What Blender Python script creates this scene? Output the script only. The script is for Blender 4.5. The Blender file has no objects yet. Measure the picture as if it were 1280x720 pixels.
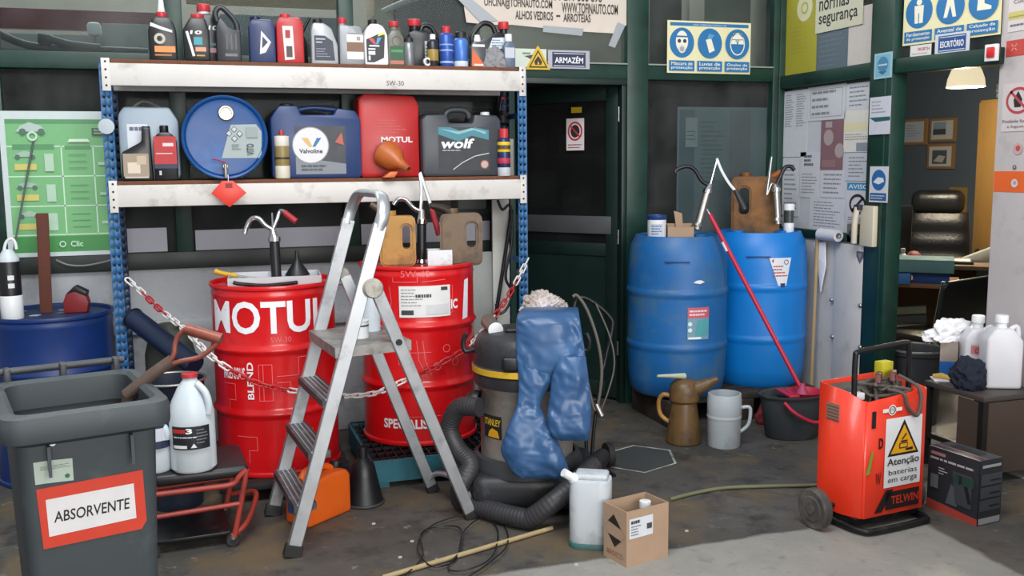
import bpy, bmesh, math, random
from math import radians, sin, cos, pi, sqrt, atan2
from mathutils import Vector, Matrix, noise

S = bpy.context.scene
C = S.collection
random.seed(7)

# ---------------------------------------------------------------- camera
F_PX = 1200.0
YAW, PITCH, ROLL = radians(17.8), radians(7.36), 0.010
CAM = Vector((0, 0, 1.5))
_fh = Vector((sin(YAW), cos(YAW), 0)); _r0 = Vector((cos(YAW), -sin(YAW), 0)); _z = Vector((0, 0, 1))
FWD = _fh * cos(PITCH) - _z * sin(PITCH)
_u0 = _fh * sin(PITCH) + _z * cos(PITCH)
RC = _r0 * cos(ROLL) - _u0 * sin(ROLL)
UC = _r0 * sin(ROLL) + _u0 * cos(ROLL)
cd = bpy.data.cameras.new('camera'); co = bpy.data.objects.new('camera', cd); C.objects.link(co)
cd.sensor_width = 36; cd.lens = F_PX / 1280 * 36; cd.clip_start = .02
co.matrix_world = Matrix(((RC.x, UC.x, -FWD.x, 0), (RC.y, UC.y, -FWD.y, 0), (RC.z, UC.z, -FWD.z, 1.5), (0, 0, 0, 1)))
S.camera = co

# ---------------------------------------------------------------- world and big lights
S.view_settings.view_transform = 'Standard'; S.view_settings.look = 'None'
S.view_settings.gamma = 1; S.view_settings.use_curve_mapping = False
S.view_settings.exposure = 0.0
w = bpy.data.worlds.new('daylight'); S.world = w; w.use_nodes = True
w.node_tree.nodes['Background'].inputs[0].default_value = (.92, .95, 1, 1)
w.node_tree.nodes['Background'].inputs[1].default_value = .46

def area(name, loc, target, sx, sy, power, col=(1, 1, 1)):
    l = bpy.data.lights.new(name, 'AREA'); l.shape = 'RECTANGLE'; l.size = sx; l.size_y = sy; l.energy = power; l.color = col
    o = bpy.data.objects.new(name, l); C.objects.link(o); o.location = loc
    o.rotation_euler = (Vector(target) - Vector(loc)).to_track_quat('-Z', 'Y').to_euler()
    return o
area('gate_daylight', (1.6, -4.2, 2.6), (1.2, 4.5, .9), 5.5, 3.2, 460, (1, .98, .95))   # open workshop gate behind the camera
area('roof_light', (.2, 1.6, 4.6), (.9, 4.2, 0), 3.0, 1.6, 190, (.95, .98, 1))        # translucent roof strip

area('mezzanine_fill', (.4, 6.9, 4.1), (.6, 6.1, 2.1), 5.0, .8, 240, (1, .97, .92))   # added unseen fill lamp that brightens the goods on the mezzanine

# ---------------------------------------------------------------- pixel helpers (1280 x 720 frame)
def ray(px, py): return FWD + RC * ((px - 640) / F_PX) + UC * ((360 - py) / F_PX)
def on(px, py, x=None, y=None, z=None, d=None):
    r = ray(px, py)
    if d is not None: t = d
    elif x is not None: t = (x - CAM.x) / r.x
    elif y is not None: t = (y - CAM.y) / r.y
    else: t = (z - CAM.z) / r.z
    return CAM + r * t
def dep(p): return (Vector(p) - CAM).dot(FWD)
def mpp(p): return dep(p) / F_PX                       # metres for one pixel at p
def colx(px, y, z):
    n = RC * F_PX - FWD * (px - 640)
    return -(n.y * y + n.z * (z - 1.5)) / n.x
def rowz(py, x, y):
    n = UC * F_PX - FWD * (360 - py)
    return 1.5 - (n.x * x + n.y * y) / n.z

# ---------------------------------------------------------------- materials
def lin(c):
    if isinstance(c, str):
        c = c.lstrip('#'); c = [int(c[i:i + 2], 16) / 255 for i in (0, 2, 4)]
    return tuple(v / 12.92 if v <= .04045 else ((v + .055) / 1.055) ** 2.4 for v in c) + (1,)
_M = {}
def M(key, col='888888', rough=.5, metal=0, var=.12, scale=7, dirt=None, damt=.45, dscale=4, bump=0, bscale=60, trans=0, coat=0, emit=0, stretch=None, sub=0):
    if key in _M: return _M[key]
    m = bpy.data.materials.new(key); m.use_nodes = True; _M[key] = m
    nt = m.node_tree; N = nt.nodes; L = nt.links; b = N['Principled BSDF']
    b.inputs['Roughness'].default_value = rough; b.inputs['Metallic'].default_value = metal
    if trans: b.inputs['Transmission Weight'].default_value = trans
    if coat: b.inputs['Coat Weight'].default_value = coat; b.inputs['Coat Roughness'].default_value = .12
    if sub: b.inputs['Subsurface Weight'].default_value = sub; b.inputs['Subsurface Radius'].default_value = (.02, .02, .02)
    c = lin(col)
    if emit:
        b.inputs['Emission Color'].default_value = c; b.inputs['Emission Strength'].default_value = emit
    tc = N.new('ShaderNodeTexCoord'); src = tc.outputs['Object']
    if stretch:
        mp = N.new('ShaderNodeMapping'); mp.inputs['Scale'].default_value = stretch; L.new(src, mp.inputs[0]); src = mp.outputs[0]
    if var or dirt:
        n1 = N.new('ShaderNodeTexNoise'); n1.inputs['Scale'].default_value = scale; n1.inputs['Detail'].default_value = 6; L.new(src, n1.inputs['Vector'])
        mx = N.new('ShaderNodeMix'); mx.data_type = 'RGBA'
        mx.inputs['A'].default_value = tuple(v * (1 - var * 1.6) for v in c[:3]) + (1,)
        mx.inputs['B'].default_value = tuple(min(1, v * (1 + var * 1.4)) for v in c[:3]) + (1,)
        L.new(n1.outputs['Fac'], mx.inputs['Factor']); out = mx.outputs['Result']
        rr = N.new('ShaderNodeMapRange'); rr.inputs['To Min'].default_value = max(.03, rough - .1); rr.inputs['To Max'].default_value = min(1, rough + .12)
        L.new(n1.outputs['Fac'], rr.inputs['Value']); L.new(rr.outputs[0], b.inputs['Roughness'])
        if dirt:
            n2 = N.new('ShaderNodeTexNoise'); n2.inputs['Scale'].default_value = dscale; n2.inputs['Detail'].default_value = 9; n2.inputs['Roughness'].default_value = .68
            L.new(src, n2.inputs['Vector'])
            r2 = N.new('ShaderNodeMapRange'); r2.inputs['From Min'].default_value = 1 - damt - .1; r2.inputs['From Max'].default_value = 1 - damt + .14
            L.new(n2.outputs['Fac'], r2.inputs['Value'])
            m2 = N.new('ShaderNodeMix'); m2.data_type = 'RGBA'; L.new(r2.outputs[0], m2.inputs['Factor']); L.new(out, m2.inputs['A'])
            m2.inputs['B'].default_value = lin(dirt); out = m2.outputs['Result']
        L.new(out, b.inputs['Base Color'])
    else: b.inputs['Base Color'].default_value = c
    if bump:
        nb = N.new('ShaderNodeTexNoise'); nb.inputs['Scale'].default_value = bscale; nb.inputs['Detail'].default_value = 5; L.new(src, nb.inputs['Vector'])
        bp = N.new('ShaderNodeBump'); bp.inputs['Strength'].default_value = bump; bp.inputs['Distance'].default_value = .01
        L.new(nb.outputs['Fac'], bp.inputs['Height']); L.new(bp.outputs[0], b.inputs['Normal'])
    return m
def ink(col, rough=.5):
    return M('print_' + col + ('' if rough == .5 else '_%d' % (rough * 100)), col, rough, var=.05, scale=25)

RED = M('drum_red_paint', 'cf1218', .3, var=.06, dirt='7d0d10', damt=.3, dscale=5, coat=.4)
DBLUE = M('drum_dark_blue_paint', '0e2f6c', .4, var=.1, dirt='1b2a44', damt=.38)
PBLUE = M('blue_plastic', '175f9e', .45, var=.12, scale=4, dirt='4a6a80', damt=.42, dscale=3.5)
PBLUE2 = M('bright_blue_plastic', '0876c8', .4, var=.08, scale=4, dirt='2a74ae', damt=.36, dscale=3)
UBLUE = M('upright_blue_paint', '1b5688', .45, var=.12, dirt='24455f', damt=.38, dscale=9)
CREAM = M('cream_beam_paint', 'd0cdc9', .5, var=.06, dirt='8d8378', damt=.35, dscale=6)
BOARD = M('chipboard', '6d432c', .8, var=.25, scale=30, bump=.2)
GREEN = M('green_frame_paint', '12372e', .4, var=.12, dirt='0b201b', damt=.42, dscale=5)
DGREEN = M('dark_green_door_paint', '0f2420', .45, var=.12)
MASON = M('painted_masonry', 'a3a6aa', .8, var=.1, scale=5, dirt='6f7275', damt=.4, dscale=3, bump=.25, bscale=30)
ALU = M('worn_aluminium', 'b9bcc0', .38, .75, var=.1, scale=12, dirt='7b7d80', damt=.36, dscale=9)
STEEL = M('brushed_steel', 'a9a6a0', .35, .9, var=.12, scale=6, dirt='6f6a62', damt=.4, dscale=5)
CHROME = M('chrome', 'd8dadc', .14, 1, var=.04)
BLACK = M('black_plastic', '15161a', .42, var=.15)
BLACKM = M('black_metal', '1a1b1e', .4, .3, var=.15, dirt='4a4643', damt=.34, dscale=14)
DGREY = M('dark_grey_plastic', '33363a', .5, var=.12, dirt='4f5052', damt=.36, dscale=6)
BINGREY = M('bin_grey_plastic', '3a4145', .55, var=.1, dirt='55585a', damt=.36, dscale=5)
RUBBER = M('black_rubber', '1b1c1e', .7, var=.15, dirt='3f3e3d', damt=.36)
WHITEP = M('white_plastic', 'dfe2e4', .4, var=.05)
MILKY = M('milky_plastic', 'c9d2d8', .38, var=.05, sub=.3)
REDP = M('red_plastic', 'c81d20', .4, var=.08)
REDPINK = M('pinkish_red_plastic', 'b8253f', .4, var=.1)
RAGW = M('white_cloth', 'e6e6ea', .9, var=.06, bump=.3, bscale=40)
RUST = M('rusty_iron', '5a2e20', .75, .2, var=.25, scale=12, bump=.2)
AMBER = M('oily_amber_plastic', '8a5a24', .38, var=.2, scale=6, dirt='3e2a18', damt=.5, dscale=5)
TAN = M('tan_oily_plastic', 'b0823f', .4, var=.15, dirt='5f4122', damt=.44, dscale=6)
BROWNP = M('brown_oily_plastic', '6f5a45', .42, var=.15, dirt='3a2c20', damt=.46, dscale=6)
CARD = M('cardboard', 'a68b73', .85, var=.08, scale=14)
WOOD = M('pale_wood', 'a08a68', .7, var=.2, scale=10, stretch=(20, 20, 1))
DWOOD = M('dark_oily_wood', '3c332b', .8, var=.25, scale=9, dirt='221d19', damt=.45, bump=.3)
PAPER = M('paper_white', 'd6d6dc', .7, var=.04)
WALLP = M('pillar_plaster', 'd0c8c8', .75, var=.04, scale=4, dirt='b3a8a6', damt=.34, dscale=5, bump=.15, bscale=25)
LEATHER = M('black_leather', '17181a', .32, var=.1, bump=.25, bscale=90)

def glass_mat(name, tint, rough=.08, amount=.16):
    m = bpy.data.materials.new(name); m.use_nodes = True; N = m.node_tree.nodes; L = m.node_tree.links
    for n in list(N):
        if n.type != 'OUTPUT_MATERIAL': N.remove(n)
    out = [n for n in N if n.type == 'OUTPUT_MATERIAL'][0]
    tr = N.new('ShaderNodeBsdfTransparent'); tr.inputs[0].default_value = lin(tint)
    gl = N.new('ShaderNodeBsdfGlossy'); gl.inputs['Roughness'].default_value = rough; gl.inputs['Color'].default_value = (.8, .85, .85, 1)
    df = N.new('ShaderNodeBsdfDiffuse'); df.inputs[0].default_value = (.26, .265, .26, 1)
    no = N.new('ShaderNodeTexNoise'); no.inputs['Scale'].default_value = 3; no.inputs['Detail'].default_value = 8
    mr = N.new('ShaderNodeMapRange'); mr.inputs['From Min'].default_value = .4; mr.inputs['From Max'].default_value = .75; mr.inputs['To Min'].default_value = .03; mr.inputs['To Max'].default_value = amount * 1.1
    L.new(no.outputs['Fac'], mr.inputs['Value'])
    m1 = N.new('ShaderNodeMixShader'); L.new(mr.outputs[0], m1.inputs[0]); L.new(tr.outputs[0], m1.inputs[1]); L.new(df.outputs[0], m1.inputs[2])
    fr = N.new('ShaderNodeFresnel'); fr.inputs[0].default_value = 1.12
    m2 = N.new('ShaderNodeMixShader'); L.new(fr.outputs[0], m2.inputs[0]); L.new(m1.outputs[0], m2.inputs[1]); L.new(gl.outputs[0], m2.inputs[2])
    L.new(m2.outputs[0], out.inputs[0])
    return m
GLASS = glass_mat('dusty_window_glass', 'd2dada')
DARKGLASS = glass_mat('door_glass', '8a9090', amount=.05)

# ---------------------------------------------------------------- object helpers
def setp(o, label=None, cat=None, group=None, kind=None):
    if label: o['label'] = label
    if cat: o['category'] = cat
    if group: o['group'] = group
    if kind: o['kind'] = kind
    return o
def thing(name, label, cat, loc=(0, 0, 0), rz=0, group=None, rot=None):
    o = bpy.data.objects.new(name, None); C.objects.link(o); o.empty_display_size = .05
    o.location = loc; o.rotation_euler = rot if rot else (0, 0, rz)
    return setp(o, label, cat, group)
class MB:
    """collects shapes into one bmesh; build() links them as one mesh object"""
    def __init__(self): self.bm = bmesh.new(); self.mi = 0
    def _take(self, tmp, mtx=None):
        for f in tmp.faces: f.material_index = self.mi
        if mtx is not None: bmesh.ops.transform(tmp, matrix=mtx, verts=tmp.verts)
        me = bpy.data.meshes.new('t'); tmp.to_mesh(me); tmp.free(); self.bm.from_mesh(me); bpy.data.meshes.remove(me); return self
    def box(s, x0, y0, z0, x1, y1, z1, bev=0, seg=2, mtx=None):
        t = bmesh.new(); bmesh.ops.create_cube(t, size=1)
        for v in t.verts: v.co = Vector(((x0 + x1) / 2 + v.co.x * (x1 - x0), (y0 + y1) / 2 + v.co.y * (y1 - y0), (z0 + z1) / 2 + v.co.z * (z1 - z0)))
        if bev: bmesh.ops.bevel(t, geom=t.edges[:], offset=bev, segments=seg, affect='EDGES', profile=.5)
        return s._take(t, mtx)
    def prism(s, pts, y0, y1, bev=0, seg=2, mtx=None, axis='y'):
        """outline in (x, z), extruded from y0 to y1"""
        t = bmesh.new(); a = [t.verts.new((p[0], y0, p[1])) for p in pts]; b = [t.verts.new((p[0], y1, p[1])) for p in pts]
        n = len(pts); t.faces.new(a); t.faces.new(b[::-1])
        for i in range(n): t.faces.new((a[i], b[i], b[(i + 1) % n], a[(i + 1) % n]))
        bmesh.ops.recalc_face_normals(t, faces=t.faces)
        if bev: bmesh.ops.bevel(t, geom=t.edges[:], offset=bev, segments=seg, affect='EDGES', profile=.5, clamp_overlap=True)
        if axis == 'z':      # outline in (x, y), extruded along z
            m0 = Matrix(((1, 0, 0, 0), (0, 0, 1, 0), (0, 1, 0, 0), (0, 0, 0, 1)))
            bmesh.ops.transform(t, matrix=m0, verts=t.verts); bmesh.ops.recalc_face_normals(t, faces=t.faces)
        if axis == 'x':      # outline in (y, z), extruded along x
            m0 = Matrix(((0, 1, 0, 0), (1, 0, 0, 0), (0, 0, 1, 0), (0, 0, 0, 1)))
            bmesh.ops.transform(t, matrix=m0, verts=t.verts); bmesh.ops.recalc_face_normals(t, faces=t.faces)
        return s._take(t, mtx)
    def lathe(s, prof, n=32, c=(0, 0, 0), mtx=None, sx=1, sy=1, cap=True):
        t = bmesh.new(); rings = []
        for r, z in prof:
            r = max(r, 1e-4)
            rings.append([t.verts.new((r * cos(2 * pi * k / n) * sx, r * sin(2 * pi * k / n) * sy, z)) for k in range(n)])
        for a, b in zip(rings, rings[1:]):
            for k in range(n): t.faces.new((a[k], a[(k + 1) % n], b[(k + 1) % n], b[k]))
        if cap: t.faces.new(rings[0][::-1]); t.faces.new(rings[-1])
        m = Matrix.Translation(c)
        if mtx is not None: m = m @ mtx
        return s._take(t, m)
    def cyl(s, a, b, r, n=16, r2=None):
        a, b = Vector(a), Vector(b); q = (b - a).to_track_quat('Z', 'Y').to_matrix().to_4x4()
        return s.lathe([(r, 0), (r if r2 is None else r2, (b - a).length)], n, a, q)
    def tube(s, pts, r, n=8, closed=False, flat=None):
        pts = [Vector(p) for p in pts]; N_ = len(pts)
        t = bmesh.new(); rings = []; up = None
        for i, p in enumerate(pts):
            if closed: tg = pts[(i + 1) % N_] - pts[i - 1]
            else: tg = pts[min(i + 1, N_ - 1)] - pts[max(i - 1, 0)]
            tg.normalize()
            if up is None: up = Vector((0, 0, 1)) if abs(tg.z) < .9 else Vector((0, 1, 0))
            side = tg.cross(up)
            if side.length < 1e-5: side = tg.orthogonal()
            side.normalize(); up = side.cross(tg).normalized()
            rr = r[i] if isinstance(r, (list, tuple)) else r
            fu = flat if flat else 1
            rings.append([t.verts.new(p + side * (rr * cos(2 * pi * k / n)) + up * (rr * fu * sin(2 * pi * k / n))) for k in range(n)])
        rng = range(N_) if closed else range(N_ - 1)
        for i in rng:
            a, b = rings[i], rings[(i + 1) % N_]
            for k in range(n): t.faces.new((a[k], a[(k + 1) % n], b[(k + 1) % n], b[k]))
        if not closed: t.faces.new(rings[0][::-1]); t.faces.new(rings[-1])
        bmesh.ops.recalc_face_normals(t, faces=t.faces)
        return s._take(t)
    def grid(s, fn, nu, nv):
        t = bmesh.new(); vs = [[t.verts.new(fn(i / nu, j / nv)) for j in range(nv + 1)] for i in range(nu + 1)]
        for i in range(nu):
            for j in range(nv): t.faces.new((vs[i][j], vs[i + 1][j], vs[i + 1][j + 1], vs[i][j + 1]))
        bmesh.ops.recalc_face_normals(t, faces=t.faces)
        return s._take(t)
    def build(s, name, mat, parent=None, ang=38, kind=None, label=None, cat=None, group=None, loc=None):
        me = bpy.data.meshes.new(name); s.bm.to_mesh(me); s.bm.free()
        for m in (mat if isinstance(mat, (list, tuple)) else [mat]): me.materials.append(m)
        me.shade_smooth(); me.set_sharp_from_angle(angle=radians(ang))
        o = bpy.data.objects.new(name, me); C.objects.link(o)
        if parent: o.parent = parent
        if loc: o.location = loc
        return setp(o, label, cat, group, kind)
def spline(ctrl, k=8, closed=False):
    P = [Vector(p) for p in ctrl]; n = len(P); out = []
    for i in range(n if closed else n - 1):
        if closed: p0, p1, p2, p3 = P[i - 1], P[i], P[(i + 1) % n], P[(i + 2) % n]
        else: p0, p1, p2, p3 = P[max(i - 1, 0)], P[i], P[i + 1], P[min(i + 2, n - 1)]
        for j in range(k):
            t = j / k
            out.append(.5 * (2 * p1 + (p2 - p0) * t + (2 * p0 - 5 * p1 + 4 * p2 - p3) * t * t + (3 * p1 - p0 - 3 * p2 + p3) * t ** 3))
    if not closed: out.append(P[-1])
    return out
def rect2(w, h, r=0, cx=0, cz=0, seg=4):
    if not r: return [(cx - w / 2, cz - h / 2), (cx + w / 2, cz - h / 2), (cx + w / 2, cz + h / 2), (cx - w / 2, cz + h / 2)]
    o = []
    for sx, sz, a in ((1, -1, -90), (1, 1, 0), (-1, 1, 90), (-1, -1, 180)):
        for k in range(seg + 1):
            t = radians(a + 90 * k / seg); o.append((cx + sx * (w / 2 - r) + r * cos(t), cz + sz * (h / 2 - r) + r * sin(t)))
    return o

# ---------------------------------------------------------------- flat print (labels, signs, lettering)
_TX = {}
def text_mesh(txt, bold):
    k = (txt, bold)
    if k in _TX: return _TX[k]
    cu = bpy.data.curves.new('t', 'FONT'); cu.body = txt; cu.size = 1; cu.align_x = 'CENTER'; cu.align_y = 'CENTER'; cu.offset = bold; cu.resolution_u = 3; cu.fill_mode = 'FRONT'
    o = bpy.data.objects.new('t', cu); C.objects.link(o)
    dg = bpy.context.evaluated_depsgraph_get(); e = o.evaluated_get(dg); me = e.to_mesh()
    vs = [(v.co.x, v.co.y) for v in me.vertices]; fs = [tuple(p.vertices) for p in me.polygons]
    e.to_mesh_clear(); bpy.data.objects.remove(o); bpy.data.curves.remove(cu)
    if vs:
        xs = [v[0] for v in vs]; ys = [v[1] for v in vs]
        x0, x1, y0, y1 = min(xs), max(xs), min(ys), max(ys)
        vs = [((x - (x0 + x1) / 2) / (x1 - x0), (y - (y0 + y1) / 2) / (y1 - y0)) for x, y in vs]
    _TX[k] = (vs, fs); return _TX[k]
class Art:
    """layers of flat printed shapes in metres (u right, v up)"""
    def __init__(s, eps=.0006): s.sh = []; s.eps = eps
    def poly(s, pts, col): s.sh.append((list(pts), [tuple(range(len(pts)))], col)); return s
    def rect(s, x0, y0, x1, y1, col): return s.poly([(x0, y0), (x1, y0), (x1, y1), (x0, y1)], col)
    def disc(s, cx, cy, r, col, ry=None, n=28): return s.poly([(cx + r * cos(2 * pi * k / n), cy + (ry or r) * sin(2 * pi * k / n)) for k in range(n)], col)
    def ring(s, cx, cy, r, wd, col, n=32, ry=None):
        ry = ry or r; v = []
        for k in range(n):
            a = 2 * pi * k / n; v += [(cx + r * cos(a), cy + ry * sin(a)), (cx + (r - wd) * cos(a), cy + (ry - wd) * sin(a))]
        s.sh.append((v, [(2 * k, (2 * k + 2) % (2 * n), (2 * k + 3) % (2 * n), 2 * k + 1) for k in range(n)], col)); return s
    def line(s, a, b, wd, col):
        dx, dy = b[0] - a[0], b[1] - a[1]; l = sqrt(dx * dx + dy * dy) or 1; nx, ny = -dy / l * wd / 2, dx / l * wd / 2
        return s.poly([(a[0] + nx, a[1] + ny), (a[0] - nx, a[1] - ny), (b[0] - nx, b[1] - ny), (b[0] + nx, b[1] + ny)], col)
    def pline(s, pts, wd, col):
        for a, b in zip(pts, pts[1:]): s.line(a, b, wd, col)
        return s
    def text(s, txt, x0, y0, x1, y1, col, bold=.0, rot=0, shear=0):
        """fit txt into the box"""
        vs, fs = text_mesh(txt, bold); cx, cy = (x0 + x1) / 2, (y0 + y1) / 2; o = []
        for u, v in vs:
            if rot: u, v = -v, u
            o.append((cx + u * (x1 - x0) + shear * v * (y1 - y0), cy + v * (y1 - y0)))
        s.sh.append((o, fs, col)); return s
    def rows(s, x0, y0, x1, y1, n, col, fill=.4, seed=1):
        rnd = random.Random(seed); st = (y1 - y0) / n
        for i in range(n):
            y = y1 - (i + .5) * st; xe = x0 + (x1 - x0) * (rnd.uniform(.55, 1))
            x = x0
            while x < xe:                                     # broken bars: print too small to read
                ww = rnd.uniform(.06, .2) * (x1 - x0); s.rect(x, y - st * fill / 2, min(x + ww, xe), y + st * fill / 2, col); x += ww + .025 * (x1 - x0)
        return s
    def build(s, name, parent=None, o=(0, 0, 0), u=(1, 0, 0), v=(0, 0, 1), R=None, a0=-pi / 2, step=.02, fn=None, rough=.5, **kw):
        bm = bmesh.new(); cols = []; lay = 0; last = None
        o, u, v = Vector(o), Vector(u), Vector(v); nn = u.cross(v).normalized()
        lz = {}
        for vs, fs, col in s.sh:
            if col not in cols: cols.append(col)
            if col != last: lay += 1; last = col
            bv = [bm.verts.new((p[0], p[1], lay * s.eps)) for p in vs]
            for f in fs:
                try: bm.faces.new([bv[i] for i in f]).material_index = cols.index(col)
                except ValueError: pass
        if R or fn:
            xs = [q.co.x for q in bm.verts]; x = min(xs) + step
            while x < max(xs):
                bmesh.ops.bisect_plane(bm, geom=bm.verts[:] + bm.edges[:] + bm.faces[:], plane_co=(x, 0, 0), plane_no=(1, 0, 0)); x += step
        if fn == 'flatgrid': fn = None
        for q in bm.verts:
            a, b, l = q.co
            if fn: q.co = fn(a, b, l)
            elif R: an = a0 + a / R; q.co = o + Vector(((R + l) * cos(an), (R + l) * sin(an), b))
            else: q.co = o + u * a + v * b + nn * l
        me = bpy.data.meshes.new(name); bm.to_mesh(me); bm.free()
        for c in cols: me.materials.append(ink(c, rough))
        ob = bpy.data.objects.new(name, me); C.objects.link(ob)
        if parent: ob.parent = parent
        return setp(ob, **kw)

# ================================================================ SETTING
WY, PX_ = 5.44, 3.57            # back partition plane, office partition plane
XL = -3.2
def struct(name, mb, mat, parent=None, **kw):
    o = mb.build(name, mat, parent, **kw)
    if parent is None: o['kind'] = 'structure'
    return o
def sroot(name):
    o = bpy.data.objects.new(name, None); C.objects.link(o); o.empty_display_size = .1; o['kind'] = 'structure'; return o

# floor: dark oily slab, and a paler newer screed in front whose edge crosses the picture
def floor_mat():
    m = bpy.data.materials.new('workshop_concrete'); m.use_nodes = True; N = m.node_tree.nodes; L = m.node_tree.links; b = N['Principled BSDF']
    tc = N.new('ShaderNodeTexCoord')
    def nz(sc, det=8, ro=.6):
        n = N.new('ShaderNodeTexNoise'); n.inputs['Scale'].default_value = sc; n.inputs['Detail'].default_value = det; n.inputs['Roughness'].default_value = ro; L.new(tc.outputs['Object'], n.inputs['Vector']); return n
    def mix(fac, a, c):
        x = N.new('ShaderNodeMix'); x.data_type = 'RGBA'
        L.new(fac, x.inputs['Factor'])
        for s_, v in (('A', a), ('B', c)):
            if isinstance(v, str): x.inputs[s_].default_value = lin(v)
            else: L.new(v, x.inputs[s_])
        return x.outputs['Result']
    def rng(v, a, c):
        r = N.new('ShaderNodeMapRange'); r.inputs['From Min'].default_value = a; r.inputs['From Max'].default_value = c; L.new(v, r.inputs['Value']); return r.outputs[0]
    n1, n2, n3, n4 = nz(1.3), nz(4.5, 10, .7), nz(14, 8, .7), nz(2.1, 4)
    base = mix(rng(n1.outputs['Fac'], .35, .68), '3b3a37', '5c5852')
    base = mix(rng(n2.outputs['Fac'], .5, .66), base, '2c2c2b')
    base = mix(rng(n4.outputs['Fac'], .50, .64), base, '62543f')
    base = mix(rng(n3.outputs['Fac'], .6, .72), base, '7d7c75')
    pale = mix(rng(n2.outputs['Fac'], .35, .75), '95938c', '82807a')
    pale = mix(rng(n3.outputs['Fac'], .56, .72), pale, '6d6d69')
    # the joint between the two pours: a straight line through two floor points
    a, c = on(837, 686, z=0), on(1040, 656, z=0); dx, dy = (c - a).x, (c - a).y; l = sqrt(dx * dx + dy * dy)
    nx, ny = dy / l, -dx / l
    dot = N.new('ShaderNodeVectorMath'); dot.operation = 'DOT_PRODUCT'; dot.inputs[1].default_value = (nx, ny, 0); L.new(tc.outputs['Object'], dot.inputs[0])
    ad = N.new('ShaderNodeMath'); ad.operation = 'MULTIPLY_ADD'; ad.inputs[1].default_value = .08; L.new(n2.outputs['Fac'], ad.inputs[0])
    sb = N.new('ShaderNodeMath'); sb.operation = 'SUBTRACT'; L.new(dot.outputs['Value'], sb.inputs[0]); sb.inputs[1].default_value = nx * a.x + ny * a.y + .04
    L.new(sb.outputs[0], ad.inputs[2])
    # the pale screed ends before the tool corner on the left
    sp = N.new('ShaderNodeSeparateXYZ'); L.new(tc.outputs['Object'], sp.inputs[0])
    lim = N.new('ShaderNodeMath'); lim.operation = 'MULTIPLY_ADD'; lim.inputs[1].default_value = .5; L.new(n1.outputs['Fac'], lim.inputs[0]); L.new(sp.outputs['X'], lim.inputs[2])
    mu = N.new('ShaderNodeMath'); mu.operation = 'MULTIPLY'; L.new(rng(ad.outputs[0], -.01, .012), mu.inputs[0]); L.new(rng(lim.outputs[0], .75, 1.35), mu.inputs[1])
    # its right-hand edge, before the tool carton
    e, g = on(1152, 652, z=0), on(1275, 718, z=0); ex, ey = (g - e).x, (g - e).y; el = sqrt(ex * ex + ey * ey); mx2, my2 = ey / el, -ex / el
    if (on(900, 715, z=0) - e).x * mx2 + (on(900, 715, z=0) - e).y * my2 < 0: mx2, my2 = -mx2, -my2
    d2_ = N.new('ShaderNodeVectorMath'); d2_.operation = 'DOT_PRODUCT'; d2_.inputs[1].default_value = (mx2, my2, 0); L.new(tc.outputs['Object'], d2_.inputs[0])
    s2_ = N.new('ShaderNodeMath'); s2_.operation = 'SUBTRACT'; L.new(d2_.outputs['Value'], s2_.inputs[0]); s2_.inputs[1].default_value = mx2 * e.x + my2 * e.y + .04
    a2_ = N.new('ShaderNodeMath'); a2_.operation = 'MULTIPLY_ADD'; a2_.inputs[1].default_value = .08; L.new(n2.outputs['Fac'], a2_.inputs[0]); L.new(s2_.outputs[0], a2_.inputs[2])
    mu2 = N.new('ShaderNodeMath'); mu2.operation = 'MULTIPLY'; L.new(mu.outputs[0], mu2.inputs[0]); L.new(rng(a2_.outputs[0], -.012, .015), mu2.inputs[1]); mu = mu2
    fin = mix(mu.outputs[0], base, pale)
    L.new(fin, b.inputs['Base Color'])
    L.new(rng(n2.outputs['Fac'], -.6, 1.1), b.inputs['Roughness'])
    bp = N.new('ShaderNodeBump'); bp.inputs['Strength'].default_value = .35; bp.inputs['Distance'].default_value = .006; L.new(n3.outputs['Fac'], bp.inputs['Height']); L.new(bp.outputs[0], b.inputs['Normal'])
    return m
struct('floor', MB().box(-6, -6, -.1, 9, 10, 0), floor_mat())
# chalk-white painted outline around a floor cover, and the cover
hexp = [on(px, py, z=0) for px, py in ((752, 568), (792, 557), (838, 563), (846, 580), (806, 592), (757, 584))]
hx = thing('floor_cover', 'dark floor cover outlined in flaking white paint before the blue drums', 'cover', (0, 0, 0))
ctr = sum(hexp, Vector()) / 6
pl = MB(); pl.prism([(p.x, p.y) for p in [ctr + (q - ctr) * .9 for q in hexp]], .0005, .004, axis='z'); pl.build('plate', M('cover_plate', '3f4241', .6, var=.15), hx)
pm = MB()
vo = [ctr + (q - ctr) * 1.0 for q in hexp]; vi = [ctr + (q - ctr) * .93 for q in hexp]
t = bmesh.new(); A = [t.verts.new((p.x, p.y, .003)) for p in vo]; B = [t.verts.new((p.x, p.y, .003)) for p in vi]
for k in range(6): t.faces.new((A[k], A[(k + 1) % 6], B[(k + 1) % 6], B[k]))
pm._take(t); pm.build('painted_outline', M('flaking_white_paint', 'a9b0ac', .8, var=.1, dirt='4e504e', damt=.48, dscale=9), hx)

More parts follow.
